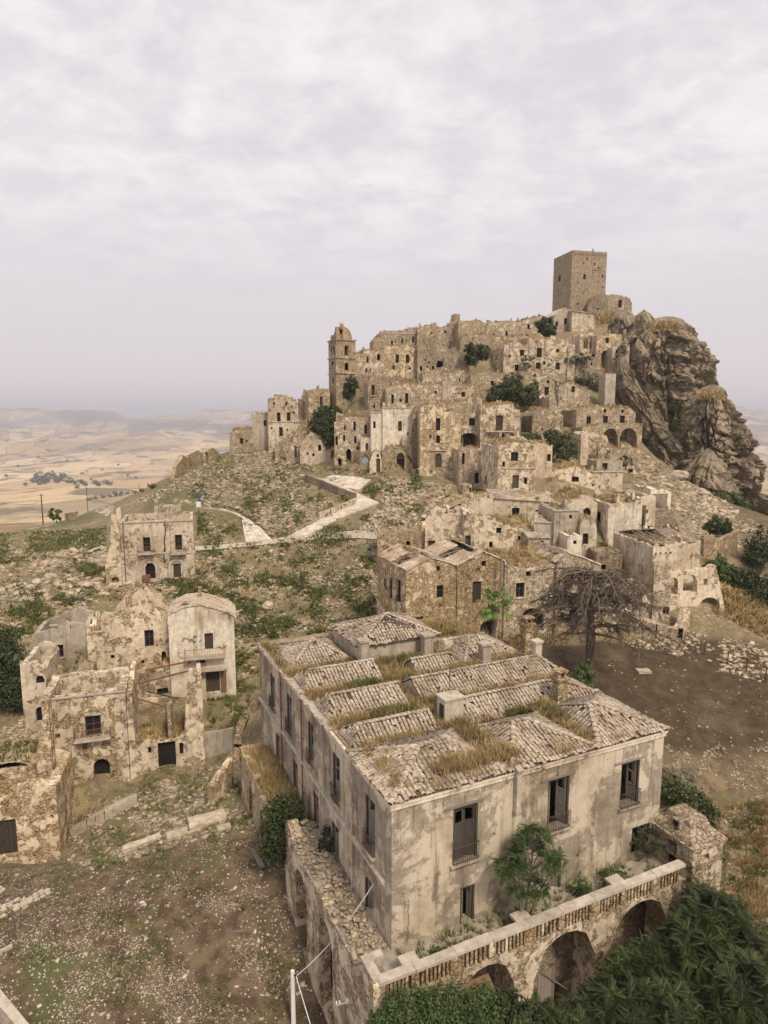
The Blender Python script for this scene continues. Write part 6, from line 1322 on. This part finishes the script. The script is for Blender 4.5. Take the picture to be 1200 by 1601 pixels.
strew([(930, 1000), (1120, 965), (1200, 1000), (1200, 900), (1140, 880), (1100, 960)], 900, .05, .4, 'rubble', 'rubble', 22, clus(20, .3), 3)
strew([(975, 690), (1060, 740), (1180, 830), (1100, 840), (1020, 780), (985, 740)], 2200, .06, .7, 'scree', 'rubble', 23, clus(12, .3), 3.4)
strew([(20, 1130), (70, 1100), (75, 1190), (0, 1190), (0, 1140)], 500, .08, .45, 'rubble', 'rubble', 11, None, 3)
def meadow(poly, n, h0, h1, name, mat, seed, bias=None, nb=9, wd=.03, spread=.9, far=300):
    q = pxsample(poly, n, rg, bias); q = q[offpath(q[:, 0], q[:, 1])]; p = hits(q[:, 0], q[:, 1], far); p = p[~np.isnan(p[:, 0])]; h = h0+(h1-h0)*rg.random(len(p))**1.6
    V, F = tufts(p-np.array([0, 0, .03]), h, nb, wd, spread, seed); return npmesh(name, V, F, M[mat], kind='stuff')
meadow(SLOPE, 9000, .15, .6, 'grass', 'tuft_green', 1, clus(26, .52), 9, .07)
meadow(SLOPE, 2500, .15, .5, 'dry_grass', 'dry_grass', 2, clus(33, .5), 8, .05)
meadow([(0, 835), (165, 825), (165, 870), (0, 880)], 1600, .15, .45, 'grass', 'tuft_green', 3, clus(30, .35), 8, .07)
meadow([(0, 1340), (400, 1260), (450, 1400), (500, 1600), (0, 1600)], 3600, .05, .22, 'grass', 'tuft_green', 4, clus(48, .50), 10, .025)
meadow([(95, 1300), (200, 1215), (330, 1180), (400, 1180), (410, 1290), (150, 1360)], 1500, .1, .4, 'grass', 'tuft_green', 5, clus(26, .45), 10, .03)
meadow([(1095, 1270), (1200, 1250), (1200, 1480), (1110, 1400)], 2600, .12, .5, 'dry_grass', 'dry_grass', 6, clus(30, .35), 9, .02)
meadow([(1095, 1270), (1200, 1250), (1200, 1480), (1110, 1400)], 900, .12, .4, 'grass', 'tuft_green', 61, clus(24, .4), 9, .025)
strew([(1095, 1270), (1200, 1250), (1200, 1480), (1110, 1400)], 700, .03, .2, 'gravel', 'rubble', 62, None, 3)
meadow([(370, 1000), (410, 1000), (410, 1090), (370, 1150), (325, 1140), (325, 1090)], 700, .15, .5, 'grass', 'tuft_green', 7, clus(20, .35), 10, .04)
meadow([(1100, 870), (1200, 960), (1200, 1000), (1120, 960)], 900, .3, .9, 'dry_grass', 'dry_grass', 8, None, 9, .05)
meadow([(640, 985), (900, 985), (880, 1010), (700, 1005)], 700, .2, .7, 'dry_grass', 'dry_grass', 9, None, 9, .04)
meadow([(700, 700), (760, 690), (900, 650), (1000, 720), (940, 760), (760, 740)], 900, .3, .9, 'dry_grass', 'dry_grass', 10, None, 9, .05)
# low shrubs on the slope: leaf clumps
q = pxsample(SLOPE, 420, rg, clus(30, .5)); p = hits(q[:, 0], q[:, 1], 300); p = p[~np.isnan(p[:, 0])]
bl = [(a[0], a[1], a[2]+.1, *(np.array([1, 1, .55])*rg.uniform(.35, 1.0))) for a in p]; V, F = leafballs(bl, 26000, .13, 5); npmesh('low_shrubs', V, F, M['shrub'], kind='stuff')
q = pxsample([(430, 690), (560, 590), (700, 540), (900, 520), (1000, 600), (1120, 760), (1080, 830), (980, 760), (760, 700), (600, 700)], 260, rg); p = hits(q[:, 0], q[:, 1], 300); p = p[~np.isnan(p[:, 0])]
bl = [(a[0], a[1], a[2]+.2, *(np.array([1, 1, .7])*rg.uniform(.5, 1.3))) for a in p]; V, F = leafballs(bl, 15000, .17, 6); npmesh('hillside_scrub', V, F, M['shrub_grey'], kind='stuff')


# dry grass on the tops of the crags
cr_rs = random.Random(5); cp_ = []
for x0, x1, y0, y1, Ya, Yb, n in ((1012, 1062, 499, 512, 176, 198, 420), (1092, 1128, 606, 618, 156, 172, 160), (935, 985, 484, 500, 208, 222, 260)):
    for _ in range(n): cp_.append(P(cr_rs.uniform(x0, x1), cr_rs.uniform(y0, y1)+4, cr_rs.uniform(Ya, Yb)))
V, F = tufts(np.array(cp_)-np.array([0, 0, .6]), 1.1, 9, .06, .8, 77); npmesh('dry_grass', V, F, M['dry_grass'], kind='stuff')
# ------------------------------------------------------------------ trees and bushes
def bush(label, blobs, n, size, mat, name='bush', cat='bush', trunk=None, clump=60, group=None, seed=None):
    """blobs given as (px, py, distance, rx, ry, rz) in metres"""
    w_ = [(*P(b[0], b[1], b[2]), b[3], b[4], b[5]) for b in blobs]; c0 = np.mean([b[:3] for b in w_], 0); zb = min(b[2]-b[5] for b in w_)
    root = thing(name, label, cat, (c0[0], c0[1], zb), 0, group); O = np.array([c0[0], c0[1], zb]); loc = [(b[0]-O[0], b[1]-O[1], b[2]-O[2], b[3], b[4], b[5]) for b in w_]
    V, F = leafballs(loc, n, size, seed or int(blobs[0][0]), clump=clump); npmesh('foliage', V, F, M[mat], root, kind='stuff')
    rs = random.Random(int(blobs[0][0])); g = MB(); th = trunk or .06
    for b in loc:
        for _ in range(3): g.tube([(rs.uniform(-.1, .1), rs.uniform(-.1, .1), -.6), (b[0]*.5, b[1]*.5, b[2]*.4), (b[0]+rs.uniform(-.4, .4)*b[3], b[1]+rs.uniform(-.4, .4)*b[4], b[2]+rs.uniform(-.2, .5)*b[5])], [th*1.4, th, th*.4], 5)
    g.build('trunk', M['bark'], root); return root
bush('dark round bush growing against the left arcade of the palace', [(438, 1292, 40.6, 1.3, 1.3, 1.9), (430, 1312, 40.4, 1.05, 1.1, 1.4), (450, 1268, 41, 1.1, 1.1, 1.2), (432, 1330, 40.2, .8, .8, .8)], 10000, .11, 'leaf_dark', clump=140)
bush('dense green tree at the left picture edge beside the ruin', [(5, 1050, 63, 2.6, 2.4, 3.2), (-25, 1030, 63, 2.8, 2.4, 3.5), (22, 1085, 62, 1.6, 1.6, 2.0), (0, 1010, 64, 1.9, 2, 1.8)], 15000, .17, 'leaf_dark', 'broadleaf_tree', 'tree', .18, 200)
bush('bright leafy fig bush below the left end of the balustrade', [(640, 1580, 26.0, 1.3, .9, .95), (700, 1572, 26.2, 1.2, .9, .95), (755, 1570, 26.8, 1.1, .8, .9), (600, 1600, 25.5, .8, .7, .6), (690, 1610, 25.4, 2.0, 1.0, .9)], 15000, .085, 'leaf_mid', clump=260)
bush('ivy mound creeping over the fence roof under the first arch', [(786, 1570, 27.4, .8, .6, .8), (815, 1590, 27.0, .9, .7, .9)], 5200, .085, 'leaf_dark', clump=100)
for lab, bl, n, s, mt in [
  ('dark ivy tree on the ridge just below the keep', [(850, 509, 198, 2.6, 2, 2.3), (858, 517, 198, 2.4, 2, 1.6)], 3200, .34, 'leaf_dark'),
  ('dark green trees filling the hollow right of the chapel apse', [(738, 548, 168, 2.0, 2, 1.7), (754, 551, 168, 2.0, 2, 1.8), (736, 562, 167, 1.5, 1.6, 1.3)], 4200, .32, 'leaf_dark'),
  ('broad dark fig tree in the middle of the town', [(782, 614, 149, 2.6, 2, 2.0), (800, 610, 149, 2.8, 2.2, 2.8), (815, 620, 149, 2.2, 2, 2.0), (770, 622, 148, 1.4, 1.6, 1.0)], 6500, .28, 'leaf_dark'),
  ('lighter green tree right of the broad dark fig', [(832, 612, 150, 1.6, 1.6, 2.6), (824, 622, 150, 1.5, 1.5, 1.6)], 2800, .27, 'leaf_olive'),
  ('dark bush at the foot of the bell tower', [(547, 602, 161, 1.9, 1.6, 2.1), (542, 614, 161, 1.2, 1.3, 1.6)], 2600, .3, 'leaf_dark'),
  ('large dark fig spreading over the left end of town', [(512, 652, 146, 3.2, 2.4, 2.6), (503, 667, 145, 3.0, 2.4, 2.8), (516, 685, 144, 2.0, 1.8, 2.2), (522, 645, 147, 1.8, 1.8, 1.4)], 8000, .28, 'leaf_dark'),
  ('dark green tree below the balcony house', [(884, 700, 118, 2.2, 1.8, 2.4), (870, 690, 119, 1.8, 1.6, 1.6), (862, 680, 120, 1.4, 1.4, .9), (830, 684, 120, 1.8, 1.4, .8)], 6000, .25, 'leaf_olive'),
  ('grey-green round bush on the front of the six-window house', [(825, 566, 171, 1.5, .8, 1.8)], 900, .3, 'shrub_grey'),
  ('grey-green bush above the broad dark fig', [(802, 592, 160, 2.2, 1.8, 1.4)], 1300, .28, 'shrub_grey'),
  ('grey-green scrub by the small gabled chapel', [(915, 590, 172, 3.0, 1.8, 1.9), (935, 598, 170, 1.9, 1.5, 1.8)], 2600, .3, 'shrub_grey'),
  ('grey shrub cascading over the terraced garden wall', [(905, 562, 174, 3.4, 1.4, 1.3)], 1500, .3, 'shrub_grey'),
  ('dull shrub clinging to the crag beside the buttress', [(968, 562, 174, 1.5, 1.2, 2.2), (975, 545, 176, 1.3, 1, 1.4)], 1700, .28, 'shrub_grey'),
  ('dark shrub in the cleft between the two crags', [(1057, 634, 160, 1.6, 1.2, 1.6), (1058, 662, 158, 1.2, 1, 1.7)], 1700, .28, 'shrub'),
  ('grey-green bush above the smooth pale retaining wall', [(978, 721, 128, 1.4, 1.2, 1.2)], 900, .24, 'shrub_grey'),
  ('wide grey-green scrub at the foot of the right crag', [(1145, 782, 128, 2.8, 2, 1.6), (1160, 790, 127, 1.8, 1.6, 1.4), (1128, 778, 130, 1.6, 1.4, 1.1)], 3600, .24, 'shrub'),
  ('small shrub on the lower face of the right crag', [(1085, 748, 150, 1.2, 1, 1.2)], 800, .24, 'shrub'),
  ('shrubs on the outer flank of the right crag', [(1150, 700, 158, 1.6, 1.5, 2.4), (1135, 720, 155, 1.4, 1.2, 1.2)], 1600, .28, 'shrub'),
  ('dark green fig tree on the slope right of the village', [(1120, 823, 98, 1.9, 1.6, 1.7), (1108, 828, 98, 1.1, 1.2, 1.0), (1131, 828, 98, 1.1, 1.2, 1.1)], 3600, .2, 'leaf_dark'),
  ('dark oak at the right picture edge, uppermost of its clump', [(1192, 850, 88, 2.2, 2, 2.6), (1185, 868, 87, 1.8, 1.8, 1.8)], 4200, .2, 'leaf_dark'),
  ('lower spreading oak at the right picture edge', [(1180, 915, 78, 2.8, 2, 2.2), (1160, 905, 79, 1.8, 1.6, 1.6), (1195, 940, 76, 2, 1.8, 2)], 6000, .19, 'leaf_dark'),
  ('bright bush beside the hollow shell with arched niches', [(1120, 885, 80, 1.7, 1.4, 1.3), (1132, 895, 79, 1.3, 1.2, 1.2)], 2600, .18, 'leaf_mid'),
  ('small bush left of the far road bend', [(88, 805, 142, 1.5, 1.4, 1.4)], 900, .26, 'shrub'),
  ('bright green shrub at the back right corner of the palace', [(908, 1063, 48.5, .9, .8, 1.3), (915, 1050, 49, .7, .7, .9)], 2600, .11, 'leaf_mid'),
  ('green bush behind the corner kiosk', [(1075, 1255, 44, 1.7, 1.3, 1.3), (1100, 1275, 43.5, 1.2, 1.0, 1.2), (1050, 1235, 45, 1.0, 1.0, .9)], 4200, .13, 'leaf_dark'),
  ('thorny bare shrub on the bank right of the palace', [(1060, 1215, 48, 1.3, 1.2, .8)], 1500, .1, 'shrub_grey'),
  ('weed clump growing on the wall above the arcade door', [(512, 1310, 33.6+4, .4, .5, 1.0), (505, 1325, 37.5, .4, .4, .7)], 1500, .09, 'leaf_dark')]:
    bush(lab, bl, n, s, mt, 'tree' if 'tree' in lab or 'fig' in lab or 'oak' in lab else 'bush', 'tree' if 'tree' in lab or 'fig' in lab or 'oak' in lab else 'bush', .12 if n > 2500 else .05, max(14, n//60))

def frond_tpl(npair=11):
    v = []; f_ = []
    def leaf(x, s, ln, w_):
        z = -.55*x*x; d = np.array([.45, s*.9, -.25]); d /= np.linalg.norm(d); t_ = np.array([.9, -s*.45, 0]); t_ /= np.linalg.norm(t_); o = np.array([x, 0, z]); k = len(v)
        v.extend([o, o+d*ln*.45-t_*w_, o+d*ln+np.array([0, 0, -.04]), o+d*ln*.45+t_*w_]); f_.append([k, k+1, k+2, k+3])
    for i in range(npair):
        x = .16+.80*i/(npair-1); ln = .25*(1-.6*abs(i/(npair-1)-.4)); 
        for s in (-1, 1): leaf(x, s, ln, .036)
    o = len(v); v.extend([np.array([0, -.008, 0]), np.array([0, .008, 0]), np.array([1, .005, -.55]), np.array([1, -.005, -.55])]); f_.append([o, o+1, o+2, o+3])
    return np.array(v), np.array(f_)
FV, FF = frond_tpl()
def fronds(cent, nrm, k, size, seed):
    """whorls of pinnate leaves at cent, opening along nrm"""
    r = np.random.default_rng(seed); n = len(cent)*k; c = np.repeat(cent, k, 0); nm = np.repeat(nrm, k, 0); a = r.uniform(0, 6.283, n); el = r.uniform(-.15, .95, n)
    t1 = np.cross(nm, np.array([.31, .77, .2])); t1 /= np.linalg.norm(t1, axis=1)[:, None]; t2 = np.cross(nm, t1)
    x = (t1*np.cos(a)[:, None]+t2*np.sin(a)[:, None])*np.cos(el)[:, None]+nm*np.sin(el)[:, None]; up = np.array([0, 0, 1.0])+.25*r.normal(size=(n, 3)); y = np.cross(up, x); y /= np.linalg.norm(y, axis=1)[:, None]; z = np.cross(x, y)
    s = size*r.uniform(.65, 1.15, n)
    V = c[:, None]+(x[:, None]*FV[None, :, :1]+y[:, None]*FV[None, :, 1:2]+z[:, None]*FV[None, :, 2:])*s[:, None, None]
    F = (FF[None]+np.arange(n)[:, None, None]*len(FV)).reshape(-1, 4); return V.reshape(-1, 3), F
def frondtree(label, blobs, nc, k, size, mat='leaf_dark', seed=1, base=None, name='ailanthus_tree', group=None, tr=.12):
    r = np.random.default_rng(seed); w_ = np.array([(*P(b[0], b[1], b[2]), b[3], b[4], b[5]) for b in blobs])
    O = np.array([w_[0, 0], w_[0, 1], w_[:, 2].min()-w_[:, 5].max()]) if base is None else np.array(base, float)
    root = thing(name, label, 'tree', O, 0, group); ids = r.choice(len(w_), nc, p=w_[:, 3]**2/(w_[:, 3]**2).sum()); d = r.normal(size=(nc, 3)); d[:, 2] = np.abs(d[:, 2])*1.0-.25; d /= np.linalg.norm(d, axis=1)[:, None]
    c = w_[ids, :3]+d*w_[ids, 3:]*(.55+.5*r.random(nc)[:, None]**.6)-O; nm = d*.55+np.array([0, 0, .6]); nm /= np.linalg.norm(nm, axis=1)[:, None]
    V, F = fronds(c, nm, k, size, seed); npmesh('foliage', V, F, M[mat], root, kind='stuff')
    g = MB(); 
    for b in w_:
        q = b[:3]-O; g.tube([(0, 0, -.3), (q[0]*.35, q[1]*.35, q[2]*.5), tuple(q)], [tr, tr*.7, tr*.4], 6)
        for i in np.nonzero(np.linalg.norm(c-(b[:3]-O), axis=1) < b[3]*1.3)[0][:26]: g.tube([tuple(q*.85), tuple((q+c[i])/2+np.array([0, 0, -.1])), tuple(c[i])], [tr*.35, tr*.25, tr*.1], 4)
    g.build('trunk', M['bark'], root); return root
GA = 'tree-of-heaven thicket in the lower right corner'
frondtree('largest feathery tree of the thicket, under the third arch', [(1095, 1520, 31, 2.7, 2.4, 2.6), (1050, 1545, 30.5, 1.9, 1.8, 1.8), (1120, 1455, 32, 1.8, 1.8, 1.8)], 345, 13, 0.65, seed=1, group=GA)
frondtree('feathery tree in the very corner at bottom right', [(1180, 1575, 28.5, 2.5, 2.0, 2.2), (1145, 1580, 29, 1.8, 1.8, 1.9), (1200, 1500, 31, 1.5, 1.6, 1.5)], 293, 13, 0.65, seed=2, group=GA)
frondtree('feathery tree at the bottom edge below the second arch', [(985, 1600, 28.0, 2.2, 1.4, 1.5), (1030, 1600, 28, 2.0, 1.6, 1.7), (905, 1610, 27.6, 1.7, 1.1, 1.1), (850, 1605, 27.2, 1.1, .9, .9)], 327, 13, 0.61, seed=3, group=GA)
frondtree('slim upright feathery tree beside the kiosk foot', [(1100, 1420, 33.5, .8, .8, 1.3), (1135, 1440, 33.5, 1.0, 1.0, 1.1)], 72, 13, 0.63, seed=4, group=GA)
frondtree('low feathery tree between the second and third arch', [(1005, 1510, 30.6, 1.3, .9, 1.1), (975, 1530, 30.2, 1.1, .8, 1.0), (935, 1575, 29.4, 1.0, .8, .9)], 138, 13, 0.61, seed=5, group=GA)
frondtree('round feathery tree standing on the terrace behind the balustrade', [(832, 1345, 31.4, 1.25, 1.0, 1.1), (793, 1362, 31.0, .75, .7, .6), (868, 1350, 32.0, .6, .6, .9), (826, 1392, 31.2, .9, .7, .6), (835, 1308, 31.5, .75, .6, .5)], 125, 9, .46, mat='leaf_mid', seed=6, base=lw_(6.9, -1.7, .1), tr=.07)
for i, (px, py, Y, s, lab, u, v) in enumerate([(957, 1370, 34.6, .5, 'small feathery sapling on the terrace left of the end doorway', 11.3, -1.5), (905, 1385, 33.6, .35, 'low weed sapling behind the balustrade middle', 9.6, -1.3), (1010, 1315, 36.6, .75, 'feathery sapling filling the end doorway of the palace', 16.8, -.5), (690, 1500, 29.2, .4, 'dark sapling growing over the balustrade near its left end', 2.0, -2.5)]):
    frondtree(lab, [(px, py, Y, s, s*.8, s*1.2), (px+6, py+14, Y, s*.8, s*.7, s)], 18, 8, .42, mat='leaf_mid' if i < 2 else 'leaf_dark', seed=20+i, base=lw_(u, v, .1), name='sapling', tr=.03)
# fan palm before the gable house
pb = P(769, 1000, 60.5); palm = thing('fan_palm', 'green fan palm with shaggy trunk in front of the stone gable house', 'palm', pb); hp = P(771, 945, 60.5)[2]-pb[2]
g = MB(); g.tube([(0, 0, -1), (.05, 0, hp*.5), (.1, 0, hp)], [.34, .28, .26], 9); g.build('trunk', M['bark'], palm)
rs = random.Random(9); g = MB()
for i in range(260):
    a = rs.uniform(0, 6.283); z = hp*rs.uniform(.35, 1.0); r0 = .3+.45*(z/hp-.3); w_ = .05; c_, s_ = math.cos(a), math.sin(a); g.face([(r0*.6*c_, r0*.6*s_, z+.35), (r0*c_-w_*s_, r0*s_+w_*c_, z-.5), (r0*.9*c_+w_*s_, r0*.9*s_-w_*c_, z-.75)])
g.build('dead_skirt', M['dead_bark'], palm)
for i in range(40):
    a = rs.uniform(0, 6.283); el = rs.uniform(-.7, 1.3); L_ = rs.uniform(.8, 1.45); d = Vector((math.cos(a)*math.cos(el), math.sin(a)*math.cos(el), math.sin(el))); side = d.cross(Vector((0, 0, 1))).normalized(); up = side.cross(d); o = Vector((.1, 0, hp+.05)); e_ = o+d*L_; g = MB(); g.bar(o, e_, .035)
    for q in range(15):
        b_ = -1.25+2.5*q/14; dd = (d*math.cos(b_)+side*math.sin(b_)).normalized(); ln = .95*(1-.25*abs(b_))*rs.uniform(.8, 1.1); n_ = dd.cross(up)*.06; m_ = e_+dd*ln*.55+up*.02; tp = e_+dd*ln-Vector((0, 0, .42*ln)); g.face([e_, m_-n_, tp, m_+n_])
    g.build('frond', M['leaf_palm'], palm)
# the dead cedar
cb = P(920, 1046, 58); ced = thing('dead_cedar', 'large leafless dead cedar with drooping grey branches', 'tree', cb); hc = P(915, 888, 58)[2]-cb[2]
g = MB(); g.tube([(0, 0, -1.5), (.05, 0, hc*.3), (-.1, .1, hc*.65), (-.2, 0, hc)], [.58, .46, .34, .14], 9); g.build('trunk', M['dead_bark'], ced)
rs = random.Random(17)
for i in range(72):
    a = 2.4*i+rs.uniform(-.4, .4); z0 = hc*rs.uniform(.36, .98); Rr = rs.uniform(3.2, 6.9)*(1.0 if z0 < hc*.85 else .85); rise = rs.uniform(.1, .9); pts = []
    ca, sa = math.cos(a), math.sin(a); wob = rs.uniform(-.5, .5); n = 9; dr = rs.uniform(.8, 3.4)*(.45+.55*z0/hc)
    for j in range(n):
        t_ = j/(n-1); r = Rr*(t_**.9); pts.append(Vector((-.1+r*ca-wob*sa*t_*t_*2+rs.uniform(-.08, .08), r*sa*.9+wob*ca*t_*t_*2+rs.uniform(-.08, .08), z0+rise*math.sin(min(1, t_*1.6)*math.pi/2)-dr*max(0, t_-.3)**1.7*1.5)))
    g = MB(); g.tube(pts, [.15*(1-.85*j/(n-1)) for j in range(n)], 5)
    for j in range(2, n):
        for q in range(3):
            d = (pts[j]-pts[j-1]).normalized(); sd_ = Vector((rs.uniform(-1, 1), rs.uniform(-1, 1), rs.uniform(-.5, .35))); d2 = (d*.6+sd_*.9).normalized(); L_ = rs.uniform(.6, 1.7)*(1-.3*j/n); b0 = pts[j-1].lerp(pts[j], rs.random()); p1 = b0+d2*L_*.5; p2 = b0+d2*L_-Vector((0, 0, L_*rs.uniform(0, .4)))
            g.tube([b0, p1, p2], [.05, .034, .016], 3)
            for w_ in range(4):
                t_ = rs.uniform(.3, 1); s0 = b0.lerp(p2, t_); e_ = s0+Vector((rs.uniform(-.5, .5), rs.uniform(-.5, .5), rs.uniform(-.45, .3)))*rs.uniform(.5, 1.1); g.tube([s0, e_], [.022, .011], 3)
    g.build('branch', M['dead_bark'], ced)
# ------------------------------------------------------------------ poles, wire, sign, fence
pp_ = P(457, 1517, 33.2); zg = gz1(pp_[0], pp_[1]); po = thing('utility_pole', 'pale concrete pole with white wire in the yard', 'pole', (pp_[0], pp_[1], zg)); hp = pp_[2]-zg
g = MB(); g.tube([(0, 0, -.5), (0, 0, hp)], [.15, .11], 12); g.build('shaft', M['white_paint'], po)
g = MB(); g.box((.1, -.04, hp-.25), (.3, .1, .06)); g.box((.18, -.04, hp-.32), (.06, .1, .16)); g.build('bracket', M['iron'], po)
W0 = np.array([pp_[0]+.2, pp_[1]-.05, pp_[2]-.3]); W1 = lw_(-.15, 1.9, 2.45); W2 = P(497, 1640, 30.5)
g = MB()
def sag(a, b, s, n=18): return [tuple(np.array(a)*(1-t_)+np.array(b)*t_-np.array([0, 0, s*4*t_*(1-t_)])) for t_ in np.linspace(0, 1, n)]
g.tube(sag(W1, W0, .45), .028, 5); g.tube(sag(W0, W2, .05, 6), .028, 5); tag(g.build('overhead_wire', M['wire']), 'white overhead wire strung from the pole to the palace wall', 'wire')
ip = P(537, 1567, 29.5); zg = gz1(ip[0], ip[1]); io = thing('insulator_pole', 'wooden pole with four white insulators at the bottom edge', 'pole', (ip[0], ip[1], zg)); hp = ip[2]-zg
g = MB(); g.tube([(0, 0, -.5), (0, 0, hp)], [.13, .10], 10); g.build('shaft', M['wood_grey'], io)
g = MB(); g.box((0, -.05, hp-.0), (.8, .07, .07), rz=.25); g.build('crossarm', M['coping'], io)
for q in (-.36, -.2, .2, .36):
    g = MB(); g.lathe((q*math.cos(.25), q*math.sin(.25)-.05, hp+.04), [(.02, 0), (.045, .03), (.05, .09), (.03, .12), (.035, .16), (.01, .18)], 8); g.build('insulator', M['ceramic'], io)
sg = hit(311, 806); so = thing('information_sign', 'small blue and white sign board beside the start of the paved path', 'sign', sg)
g = MB(); g.box((0, 0, 1.2), (.1, .1, 2.4)); g.build('post', M['iron'], so); g = MB(); g.box((.0, -.08, 2.0), (.85, .05, 1.0)); g.build('white_panel', M['white_paint'], so); g = MB(); g.box((.12, -.06, 3.3), (.45, .06, 1.5), m=Matrix.Rotation(-.12, 3, 'Y')); g.build('blue_panel', M['blue_paint'], so)
for px, y0, y1, Y in ((64, 772, 820, 150), (135, 762, 790, 260), (217, 757, 784, 300)):
    a = P(px, y0, Y); z = gz1(a[0], a[1]); lab = {64: 'nearest dark utility pole by the road at far left', 135: 'utility pole among the fields behind the villa', 217: 'most distant utility pole in the brown field'}[px]
    t_ = thing('utility_pole', lab, 'pole', (a[0], a[1], z)); g = MB(); g.tube([(0, 0, -.5), (0, 0, a[2]-z)], [.16, .11], 7); g.build('shaft', M['wood_dark'], t_); g = MB(); g.box((0, 0, a[2]-z-.4), (1.0, .1, .1)); g.build('crossarm', M['wood_dark'], t_)
fe = thing('wire_fence', 'wire fence with thin wooden posts along the dirt field', 'fence', hit(1068, 1010)); L0 = np.array(fe.location); tp = []
for px, py in ((1068, 1012), (1100, 1024), (1136, 1040), (1165, 1054), (1195, 1068)):
    p = hit(px, py)-L0; g = MB(); g.tube([(p[0], p[1], p[2]-.3), (p[0]+.08, p[1], p[2]+1.5)], .05, 5); g.build('post', M['wood_dark'], fe); tp.append(p)
g = MB()
for z in (.5, .95, 1.4):
    for a, b in zip(tp[:-1], tp[1:]): g.tube(sag(a+np.array([.05, 0, z]), b+np.array([.05, 0, z]), .05, 5), .012, 3)
g.build('wire', M['iron'], fe)
rp = P(784, 866, 68.5); g = MB(); zb_ = P(784, 930, 68.5)[2]; g.tube([(rp[0], rp[1], zb_), (rp[0], rp[1], rp[2])], .12, 8); tag(g.build('flue_pipe', M['wood_grey']), 'tall grey pipe rising in front of the palm house gable', 'pipe')
dr = hit(231, 907); g = MB(); g.lathe((dr[0], dr[1]-.6, dr[2]-.1), [(.55, 0), (.62, .06), (.6, .5), (.64, .55), (.6, .95), (.62, 1.0), (.55, 1.05)], 14); o = g.build('rusty_drum', M['rust']); o.rotation_euler = (0, 0, 0); tag(o, 'rusty red drum before the arched door of the villa', 'drum')
wf = thing('wooden_gate', 'weathered plank gate leaning in the second arch', 'gate', lw_(7.6, -2.2, -4.6), PF.yaw); g = MB()
for i in range(5): 
    g = MB(); g.box((i*.24, .02*i, 1.1), (.22, .04, 2.2)); g.build('plank', M['wood_grey'], wf)
g = MB(); g.bar((-.2, -.05, 2.6), (1.9, -.05, .6), .09, .05); g.build('brace', M['wood_grey'], wf)
cr = thing('corrugated_canopy', 'grey ribbed sheet roof sagging inside the first arch', 'canopy', lw_(3.6, -2.2, -1.6), PF.yaw); g = MB(); corrugated(g, (-1.2, -.7, -.6), (1.1, -.7, -.6), (1.1, .5, 0), (-1.2, .5, 0), .18, .03, 2, .005); g.build('sheet', M['wood_brown'], cr)
# ------------------------------------------------------------------ far trees in the valley
far_rs = random.Random(8)
def fartrees(label, pts, name='field_tree', mat='leaf_olive', group='trees in the far fields'):
    for i, (px, py, s) in enumerate(pts):
        p = hit(px, py, 9000) if py > 660 else None
        if p is None or np.isnan(p[0]): continue
        d = math.hypot(p[0], p[1]); r = s/FPX*d*.5; t_ = thing(name, label, 'tree', p, 0, group); V, F = leafballs([(0, 0, r*.75, r, r, r*.8), (r*.7*far_rs.uniform(-1, 1), r*.4, r*.55, r*.7, r*.7, r*.55)], 420, r*.16, i+1, clump=26); npmesh('foliage', V, F, M[mat], t_, kind='stuff')
        g = MB(); g.tube([(0, 0, -r*.4), (0, 0, r*.7)], [r*.09, r*.05], 5); g.build('trunk', M['bark'], t_)
fartrees('dark rounded tree of the grove in the valley fields', [(55, 755, 12), (62, 751, 16), (72, 755, 14), (80, 749, 16), (90, 755, 12), (98, 752, 16), (106, 755, 12), (66, 758, 12), (116, 758, 9), (126, 756, 10), (134, 760, 10), (148, 757, 9), (155, 760, 10), (165, 757, 9), (172, 759, 10), (40, 760, 7), (122, 764, 8)])
fartrees('lone small tree standing in the pale far fields', [(128, 742, 5), (143, 751, 5), (105, 722, 5), (60, 716, 4), (28, 730, 4), (200, 745, 5), (212, 748, 4), (160, 735, 4), (75, 705, 4), (238, 765, 14), (10, 745, 5), (185, 728, 4)])
fartrees('hedge tree in the row crossing the brown field', [(140, 783, 8), (150, 781, 8), (160, 779, 9), (170, 778, 8), (180, 776, 10), (190, 775, 9), (200, 773, 8), (210, 772, 8), (222, 770, 8)])
# haze box fitted round everything
zs_ = [float(GZ.min())-1.5, max(float(GZ.max()), 60)+6]
hb = MB(); hb.box((0, 6500, (zs_[0]+zs_[1])/2), (36000, 21000, zs_[1]-zs_[0])); hm = bpy.data.meshes.new('haze'); hm.from_pydata(hb.v, [], hb.f); hm.materials.append(bpy.data.materials['haze']); bpy.data.objects['haze'].data = hm
